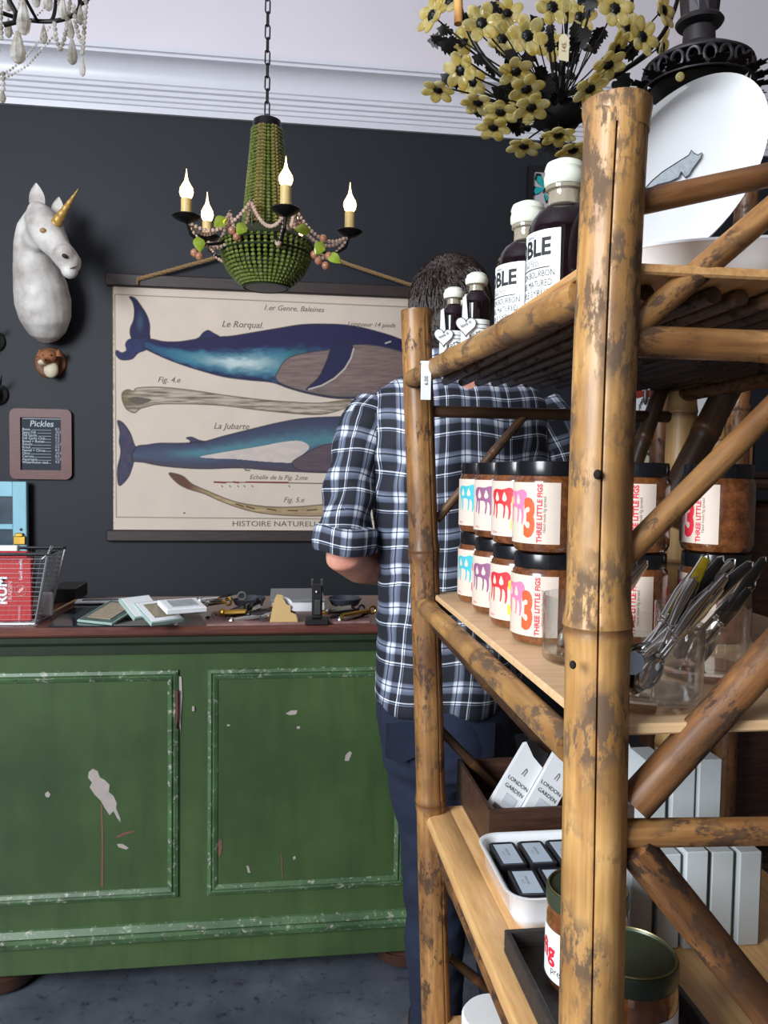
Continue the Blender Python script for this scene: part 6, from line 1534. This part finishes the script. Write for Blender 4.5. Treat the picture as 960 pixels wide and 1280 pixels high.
# hair: short cropped brown, back of the head
HAIR = NT('dark_brown_hair', .45); v = HAIR.coords(off=False); HAIR.color(HAIR.ramp(HAIR.noise(v, 120, 4), [(.3, lin((24, 16, 13))), (.7, lin((56, 38, 30)))])); HAIR.bump(HAIR.noise(v, 260, 3), .6, .004)
hm = MB(); hm.ball(HC+Vector((0, -.008, .030)), (.087, .102, .100), 28, 20); hm.ball(HC+Vector((0, -.045, -.02)), (.070, .058, .070), 20, 14)
def hd_(me):
    NN = [v.normal.copy() for v in me.vertices]
    for v in me.vertices:
        p = v.co-HC
        v.co += NN[v.index]*(.007*noise.noise(v.co*38)+.004*noise.noise(v.co*90))
        if p.y > .045 and p.z < .062: v.co.y = HC.y+.045-(.062-p.z)*.1          # hairline at brow
hair = remesh(hm, .006, 'hair', HAIR.m, man, 2, hd_)
rnd = random.Random(4); mb = MB()
for k in range(2600):
    z = rnd.uniform(-.55, 1); a = rnd.uniform(0, 2*PI); s_ = math.sqrt(max(0, 1-z*z)); n_ = Vector((s_*math.cos(a), s_*math.sin(a), z))
    if n_.y > .35 and z < .45: continue
    if z < -.1 and n_.y > -.1: continue
    p = HC+Vector((n_.x*.087, n_.y*.101-.008, n_.z*.103+.030)) if z > -.3 else HC+Vector((n_.x*.074, n_.y*.075-.036, n_.z*.085-.005))
    tg_ = Vector((.25+rnd.uniform(-.3, .3), .1+rnd.uniform(-.2, .2), -.8+rnd.uniform(-.2, .2))); tg_ = (tg_-n_*tg_.dot(n_)).normalized(); L = rnd.uniform(.012, .026)
    if z > .6: tg_ = (tg_+Vector((.6, .8, 0))).normalized()
    mb.tube([p, p+tg_*L*.5+n_*.003, p+tg_*L+n_*rnd.uniform(-.002, .004)], [.0018, .0014, .0003], 3, cap=False)
tag(mb.build('hair_strands', HAIR.m, hair, recalc=False), kind='stuff')
# ================================================================ amber flower chandelier
DF = 1.8
HUB = P(699, 140, d=DF); fc = empty('flower_chandelier', tuple(P(699, 185, d=DF)), 'black iron chandelier covered in amber glass flowers above the thick bamboo post', 'chandelier')
AGM = cglass('amber_glass_petal', (222, 204, 118), (248, 240, 192), .75, 45)
BI = simple('black_iron', (20, 19, 18), .4, .5, var=.3)
def bez(a, b, c, n=10): return [a.lerp(b, i/n).lerp(b.lerp(c, i/n), i/n) for i in range(n+1)]
top = P(712, -230, d=DF)
ST = MB().tube([P(697, 186, d=DF), P(698, 150, d=DF), P(706, 40, d=DF), Vector((P(712, -60, d=DF).x, P(712, -60, d=DF).y, P(712, -60, d=DF).z))], [.005, .0095, .0070, .0070], 10).build('stem', BI, fc)
tz = P(712, -60, d=DF)
MB().tube([tz, Vector((tz.x, tz.y, CEIL-.02))], .004, 8).build('hanging_rod', BI, fc)
MB().lathe([(.001, CEIL), (.05, CEIL), (.045, CEIL-.014), (.012, CEIL-.035), (.001, CEIL-.035)], 20, (tz.x, tz.y, 0)).build('ceiling_rose', BI, fc)
MB().lathe([(.001, -.028), (.006, -.026), (.010, -.012), (.040, .002), (.052, .018), (.055, .026), (.048, .022), (.001, .010)], 32, tuple(P(699, 160, d=DF))).build('hub_bowl', BI, fc)
for pts in (((695, 120), (600, 110), (576, 30), (568, -30), 0), ((705, 118), (800, 95), (845, 40), (850, -20), .05), ((697, 122), (640, 110), (618, 60), (622, -30), .25), ((700, 118), (770, 112), (792, 60), (790, -20), .22)):
    (a0, a1), (b0, b1), (c0_, c1), (d0, d1), dd = pts
    A_, B_, C_, D_ = P(a0, a1, d=DF), P(b0, b1, d=DF+dd*.6), P(c0_, c1, d=DF+dd), P(d0, d1, d=DF+dd)
    ps = []
    for i in range(17):
        t_ = i/16; ps.append(A_*(1-t_)**3+B_*3*t_*(1-t_)**2+C_*3*t_*t_*(1-t_)+D_*t_**3)
    MB().tube(ps, [.0065-.002*i/16 for i in range(17)], 10).build('arm', BI, fc)
    e_ = ps[-1]; MB().lathe([(.004, -.01), (.018, -.006), (.032, .004), (.030, .008), (.001, .003)], 24, tuple(e_)).build('drip_pan', BI, fc)
    ct = MB().lathe([(.0115, .003), (.0115, .085), (.001, .085)], 18, tuple(e_)).build('candle_tube', simple('amber_candle', (214, 160, 92), .4), fc)
    MB().lathe([(.008, .085), (.015, .098), (.017, .11), (.012, .128), (.004, .15), (.001, .163)], 16, tuple(e_)).build('bulb', BULB, ct)
MB().tube([P(573, 30, d=DF-.01), P(573, -20, d=DF-.01)], .010, 12).build('candle_sleeve', simple('amber_candle', (214, 160, 92), .4), fc)
petal_me = None; core_me = None
pm = MB(); pm.ball((0, .0245, 0), (.0128, .0165, .0042), 12, 8); petal_me = pm.mesh('petal', smooth=80); petal_me.materials.append(AGM)
cm_ = MB(); cm_.loft([[Vector(((r*(1+.10*math.cos(8*2*PI*j/32)))*math.cos(2*PI*j/32), (r*(1+.10*math.cos(8*2*PI*j/32)))*math.sin(2*PI*j/32), z)) for j in range(32)] for r, z in ((.004, -.010), (.009, -.006), (.0125, .0), (.0115, .004), (.007, .008), (.001, .009))])
core_me = cm_.mesh('flower', smooth=60); core_me.materials.append(BI)
FL = [(541, 20, -.05, (-.85, -.5, .15)), (602, 30, -.10, (-.2, -1, 0)), (580, 55, .08, (-.6, -.8, .2)), (627, 50, .05, (.1, -1, .1)), (690, 10, -.10, (.1, -1, 0)), (659, 46, -.14, (0, -1, -.05)), (634, 18, .12, (0, -1, .2)), (768, 12, -.10, (.1, -1, 0)), (802, 47, -.05, (.35, -.9, 0)), (745, -8, .05, (.2, -.9, .2)), (724, 22, .12, (0, -1, 0)), (782, 35, .1, (.3, -1, .1)),
      (576, 88, -.06, (-.55, -.55, -.5)), (592, 102, .04, (-.6, -.5, -.5)), (645, 88, -.10, (-.1, -.45, -1)), (658, 110, -.12, (0, -.5, -1)), (760, 80, -.10, (.2, -.5, -1)), (737, 110, -.12, (.2, -.55, -1)), (548, 111, -.02, (-.25, -.12, -1)), (598, 127, -.04, (-.2, -.15, -1)), (626, 139, -.08, (-.2, -.3, -1)), (664, 133, -.13, (0, -.45, -1)), (617, 158, -.04, (-.2, -.22, -1)), (698, 167, -.12, (0, -.12, -1)), (655, 181, -.06, (-.1, -.12, -1)), (716, 186, -.08, (.1, -.18, -1)), (752, 125, -.07, (.4, -.3, -1)), (775, 128, .0, (.6, -.2, -1)), (770, 62, .08, (.5, -.6, -.4)), (640, 118, .08, (-.4, -.3, -1)), (688, 58, .14, (0, -1, 0)), (828, 14, .02, (.6, -.8, .1)), (563, 2, .06, (-.6, -.7, .3)), (826, 60, .10, (.8, -.5, -.2))]
for k, (px, py, dd, nn) in enumerate(FL):
    c = P(px, py, d=DF+dd); n_ = Vector(nn).normalized(); x_, y_, z_ = frame_of(n_)
    sc = (1.08 if py < 70 else 1.0)
    o = bpy.data.objects.new('flower', core_me); COL.objects.link(o); o.parent = fc
    M = Matrix(((x_.x, y_.x, z_.x, 0), (x_.y, y_.y, z_.y, 0), (x_.z, y_.z, z_.z, 0), (0, 0, 0, 1))) @ Matrix.Rotation(k*.7, 4, 'Z') @ Matrix.Scale(sc, 4)
    M.translation = c-fc.location; o.matrix_local = M
    for j in range(6):
        q = bpy.data.objects.new('petal', petal_me); COL.objects.link(q); q.parent = o; q.matrix_local = Matrix.Rotation(2*PI*j/6, 4, 'Z') @ Matrix.Rotation(.22, 4, 'X')
    src = HUB+Vector((0, 0, -.02 if py > 100 else .03))
    mid = src.lerp(c, .55)+Vector((0, 0, -.03 if py < 110 else .012)); MB().tube(bez(src, mid, c-n_*.006, 8), .0019, 5).build('flower_wire', BI, fc)
lf = smoothpoly([(0, 0), (.10, .16), (.30, .12), (.28, .26), (.46, .22), (.46, .36), (.64, .24), (.70, .30), (.82, .12), (1, 0), (.82, -.12), (.70, -.30), (.64, -.24), (.46, -.36), (.46, -.22), (.28, -.26), (.30, -.12), (.10, -.16)], True, 2)
lm = MB(); lm.prism([(a, b, .14*a*(1-a)*2) for a, b in lf], (0, 0, .03)); lme = lm.mesh('leaf', smooth=0); lme.materials.append(BI)
rnd = random.Random(8)
LV = [(556, 38), (566, 52), (560, 60), (585, 24), (612, 12), (628, 62), (668, 30), (688, 38), (700, 60), (720, 40), (738, 8), (752, 44), (745, 44), (728, 46), (790, 62), (778, 100), (560, 100), (612, 88), (636, 110), (650, 145), (672, 150), (680, 118), (690, 100), (712, 95), (722, 128), (680, 176), (640, 160), (600, 140), (624, 118), (695, 85), (676, 92), (716, 75), (735, 62), (640, 70), (660, 75), (730, 150), (715, 140), (668, 105), (690, 130), (700, 118)]
LV = LV+[(a+rnd.uniform(-16, 16), b+rnd.uniform(-14, 14)) for a, b in LV]
for k, (px, py) in enumerate(LV):
    c = P(px, py, d=DF+rnd.uniform(-.1, .12)); out = (c-HUB); out.normalize(); n_ = Vector((rnd.uniform(-.5, .5), -1, rnd.uniform(-.6, .4))).normalized()
    x_ = (out+Vector((rnd.uniform(-.6, .6), 0, rnd.uniform(-.6, .4)))); x_ = (x_-n_*x_.dot(n_)).normalized(); y_ = n_.cross(x_); s_ = rnd.uniform(.034, .052)
    o = bpy.data.objects.new('leaf', lme); COL.objects.link(o); o.parent = fc
    M = Matrix(((x_.x*s_, y_.x*s_, n_.x*s_, 0), (x_.y*s_, y_.y*s_, n_.y*s_, 0), (x_.z*s_, y_.z*s_, n_.z*s_, 0), (0, 0, 0, 1))); M.translation = c-fc.location-x_*s_*.5; o.matrix_local = M
    if k % 2 == 0: MB().tube([HUB.lerp(c, .1), HUB.lerp(c, .6)+Vector((0, 0, -.01)), c], .0016, 5).build('leaf_wire', BI, fc)
# paper price tag tied to the stem
q0, q1 = P(699, 42, d=DF-.17), P(712, 74, d=DF-.17)
tgp = empty('paper_price_tag', tuple(q0), 'small manila price tag tied to the amber flower chandelier', 'price tag')
xm = (q0.x+q1.x)/2; MB().prism([Vector((q0.x, q0.y, q1.z)), Vector((q1.x, q0.y, q1.z-.002)), Vector((q1.x, q0.y, q0.z-.008)), Vector((xm+.004, q0.y, q0.z)), Vector((xm-.004, q0.y, q0.z)), Vector((q0.x, q0.y, q0.z-.008))], (0, .0006, 0)).build('card', simple('manila_card', (206, 196, 160), .7, var=.04), tgp, smooth=0)
MB().tube([Vector((xm, q0.y-.0005, q0.z-.004)), P(704, 25, d=DF-.12), P(706, 15, d=DF-.02)], .0007, 5).build('string', WHITE, tgp)
text_mesh("145.", .013, simple('rust_ink', (150, 84, 60), .7), 'lettering', tgp, Matrix.Translation((xm, q0.y-.0012, (q0.z+q1.z)/2)) @ Matrix(((0, -1, 0, 0), (0, 0, -1, 0), (1, 0, 0, 0), (0, 0, 0, 1))))
# ================================================================ pierced iron lantern
DL = 1.75; lx = P(872, 100, d=DL); cl = P(869, 30, d=DL); k_ = DL/1000
il = empty('pierced_iron_lantern', (lx.x, lx.y, P(872, 130, d=DL).z), 'pierced dark iron hanging lantern with a scalloped brim above the white platter', 'lantern')
GI = simple('grey_black_iron', (58, 54, 58), .45, .55, var=.25); 
def zl(py): return P(872, py, d=DL).z
def lring(r, z, rad, n=40, name='ring', mat=GI, par=il): return MB().tube([(lx.x+r*math.cos(2*PI*j/n), lx.y+r*math.sin(2*PI*j/n), z) for j in range(n)], rad, 8, closed=True).build(name, mat, par)
MB().lathe([(20*k_, zl(60)), (19*k_, zl(40)), (17*k_, zl(38)), (17*k_, zl(58))], 32, (lx.x, lx.y, 0), cap=False).build('neck', GI, il)
MB().lathe([(.001, zl(34)), (27*k_, zl(34)), (29*k_, zl(31)), (27*k_, zl(28)), (20*k_, zl(26)), (.001, zl(26))], 40, (lx.x, lx.y, 0)).build('flange', GI, il)
crown = MB()
for j in range(12):
    a0, a1 = 2*PI*j/12, 2*PI*(j+1)/12; am = (a0+a1)/2
    V_ = [(a0, 22, 26), (a1, 22, 26), (a1, 24, 2), ((am*.3+a1*.7), 25, -6), (am, 24, 3), ((am*.3+a0*.7), 25, -6), (a0, 24, 2)]
    crown.prism([Vector((lx.x+r*k_*math.cos(a), lx.y+r*k_*math.sin(a), zl(p))) for a, r, p in V_], Vector((-math.cos(am), -math.sin(am), 0))*.002)
tag(crown.build('crown_gallery', GI, il, smooth=0), kind='stuff')
MB().lathe([(14*k_, zl(26)), (14*k_, zl(-60)), (.006, zl(-75)), (.006, CEIL-.02), (.05, CEIL-.012), (.05, CEIL), (.001, CEIL)], 24, (lx.x, lx.y, 0)).build('hanging_tube', GI, il)
RBm = 64*k_
MB().lathe([(20*k_, zl(58)), (30*k_, zl(66)), (52*k_, zl(76)), (RBm, zl(84)), (RBm*1.02, zl(86)), (RBm*.98, zl(88)), (50*k_, zl(80)), (20*k_, zl(64))], 48, (lx.x, lx.y, 0), cap=False).build('dome', GI, il)
lring(RBm, zl(86), .0035, name='brim_ring'); lring(RBm*1.04, zl(112), .0030, name='brim_ring')
band_ = None
for j in range(22):                                              # pierced band: ring-shaped openings between uprights
    a = 2*PI*(j+.5)/22; c = Vector((lx.x+RBm*1.02*math.cos(a), lx.y+RBm*1.02*math.sin(a), zl(99))); tx_ = Vector((-math.sin(a), math.cos(a), 0))
    MB().tube([c+tx_*.0125*math.cos(2*PI*q/12)+Vector((0, 0, .0165*math.sin(2*PI*q/12))) for q in range(12)], .0036, 6, closed=True).build('pierced_loop', GI, il)
for j in range(18):                                              # pointed leaves round the brim
    a = 2*PI*j/18; c = Vector((lx.x+RBm*1.05*math.cos(a), lx.y+RBm*1.05*math.sin(a), zl(112))); out = Vector((math.cos(a), math.sin(a), .12)).normalized(); tx_ = Vector((-math.sin(a), math.cos(a), 0)); n_ = out.cross(tx_)
    V_ = [(0, -.016), (.014, -.018), (.016, -.010), (.032, -.013), (.030, -.005), (.046, 0), (.030, .005), (.032, .013), (.016, .010), (.014, .018), (0, .016)]
    MB().prism([c+out*p+tx_*q for p, q in V_], n_*.0018).build('brim_leaf', BI, il, smooth=0)
MB().lathe([(RBm*.9, zl(112)), (RBm*.7, zl(124)), (RBm*.3, zl(132)), (.001, zl(134)), (.001, zl(130)), (RBm*.3, zl(128)), (RBm*.86, zl(110))], 40, (lx.x, lx.y, 0)).build('under_bowl', BI, il)
MB().ball(P(850, 96, d=DL-RBm*1.04), .009, 12, 8).build('amber_stud', AGM, il)
# ================================================================ crystal chandelier at the frame corner
DCc = 1.7; kc = DCc/1000
def PC(px, py, dd=0): return P(px, py, d=DCc+dd)
CRM_ = cglass('cut_crystal', (196, 190, 176), (250, 248, 244), .6, 40)
cc_ = empty('crystal_chandelier', tuple(PC(28, 30)), 'clear crystal drop chandelier with black ring at the top corner', 'chandelier')
ring_c = PC(26, -12)
MB().tube([ring_c+Vector((.118*math.cos(2*PI*j/48), .118*math.sin(2*PI*j/48), 0)) for j in range(48)], .0048, 8, closed=True).build('lower_ring', BI, cc_)
MB().tube([ring_c+Vector((.15*math.cos(2*PI*j/48), .15*math.sin(2*PI*j/48), .16)) for j in range(48)], .005, 8, closed=True).build('upper_ring', BI, cc_)
for k in range(6):
    a = 2*PI*k/6+.3; d_ = Vector((math.cos(a), math.sin(a), 0)); MB().tube(bez(ring_c+d_*.118, ring_c+d_*.16+Vector((0, 0, .02)), ring_c+d_*.15+Vector((0, 0, .16)), 8), .0042, 8).build('rib', BI, cc_)
MB().tube([PC(8, -20, -.1), PC(12, 2, -.1), PC(20, 16, -.1), PC(18, 28, -.1), PC(5, 31, -.1)], .0052, 8).build('scroll_arm', BI, cc_)
MB().tube([ring_c+Vector((0, 0, .02)), Vector((ring_c.x, ring_c.y, CEIL-.01))], .006, 8).build('hanging_rod', BI, cc_)
MB().lathe([(.001, CEIL), (.05, CEIL), (.04, CEIL-.02), (.001, CEIL-.03)], 20, (ring_c.x, ring_c.y, 0)).build('ceiling_rose', BI, cc_)
MB().tube([ring_c+Vector((.118, 0, 0)), ring_c+Vector((-.118, 0, 0))], .004, 6).build('spoke', BI, cc_); MB().tube([ring_c+Vector((0, .118, 0)), ring_c+Vector((0, -.118, 0))], .004, 6).build('spoke', BI, cc_)
def drop(px, py, w, h_, dd=0):
    t_ = PC(px, py, dd); w *= kc; h_ *= kc; n = 8
    MB().lathe([(.001, 0), (w*.16, -h_*.08), (w*.30, -h_*.3), (w*.5, -h_*.66), (w*.42, -h_*.86), (w*.2, -h_*.97), (.001, -h_)], n, tuple(t_)).build('crystal_drop', CRM_, cc_, smooth=0)
for q in ((29, -2, 17, 42, -.1), (22, 38, 19, 38, -.1), (90, 48, 14, 32, 0), (103, 71, 8, 24, 0), (3, 112, 9, 16, 0), (10, -10, 12, 24, .05), (60, -14, 12, 26, -.05), (78, -6, 11, 28, -.05), (-6, 46, 12, 24, 0), (45, -20, 12, 30, .1)): drop(*q)
def strand(pts, r=.0052, dd=0, step=.0108):
    mb = MB(); P_ = [PC(a, b, dd) for a, b in pts]; dense = []
    for i in range(len(P_)-1): dense += [P_[i].lerp(P_[i+1], j/6) for j in range(6)]
    bead_string(mb, dense+[P_[-1]], r, step, 6, 5); tag(mb.build('bead_strand', CRM_, cc_), kind='stuff')
strand([(68, 30), (70, 48), (75, 64), (80, 50), (83, 34), (85, 18)]); strand([(92, 8), (95, 32), (99, 48), (103, 56)]); strand([(109, -10), (107, 12), (105, 40), (103, 68)]); strand([(73, -8), (75, 10), (80, 21), (86, 18), (88, -5)]); strand([(1, -10), (1, 20), (2, 52)]); strand([(27, -15), (25, 12), (24, 36)], dd=-.1); strand([(4, 92), (4, 112)])
strand([(62, 34), (48, 52), (30, 74), (12, 88), (-10, 97)], .0030, 0, .0078); strand([(68, 44), (52, 62), (34, 82), (14, 94), (-10, 102)], .0030, 0, .0078); strand([(66, -6), (52, 14), (30, 34), (8, 46)], .0022, .1, .007)

for tier, (rr_, zz, nn) in enumerate(((.118, 0, 10), (.15, .16, 14))):   # drops and swags that go on round the rings above the frame
    for k in range(nn):
        a = 2*PI*k/nn+.2; p = ring_c+Vector((rr_*math.cos(a), rr_*math.sin(a), zz)); q = ring_c+Vector((rr_*math.cos(a+2*PI/nn), rr_*math.sin(a+2*PI/nn), zz))
        if tier == 0 and math.sin(a) < -.1: continue
        MB().lathe([(.001, 0), (.003, -.006), (.009, -.028), (.007, -.038), (.001, -.044)], 8, tuple(p-Vector((0, 0, .006)))).build('crystal_drop', CRM_, cc_, smooth=0)
        if tier == 1: mb = MB(); bead_string(mb, swag(p, q, .035), .0045, .0100, 6, 5); tag(mb.build('bead_strand', CRM_, cc_), kind='stuff')
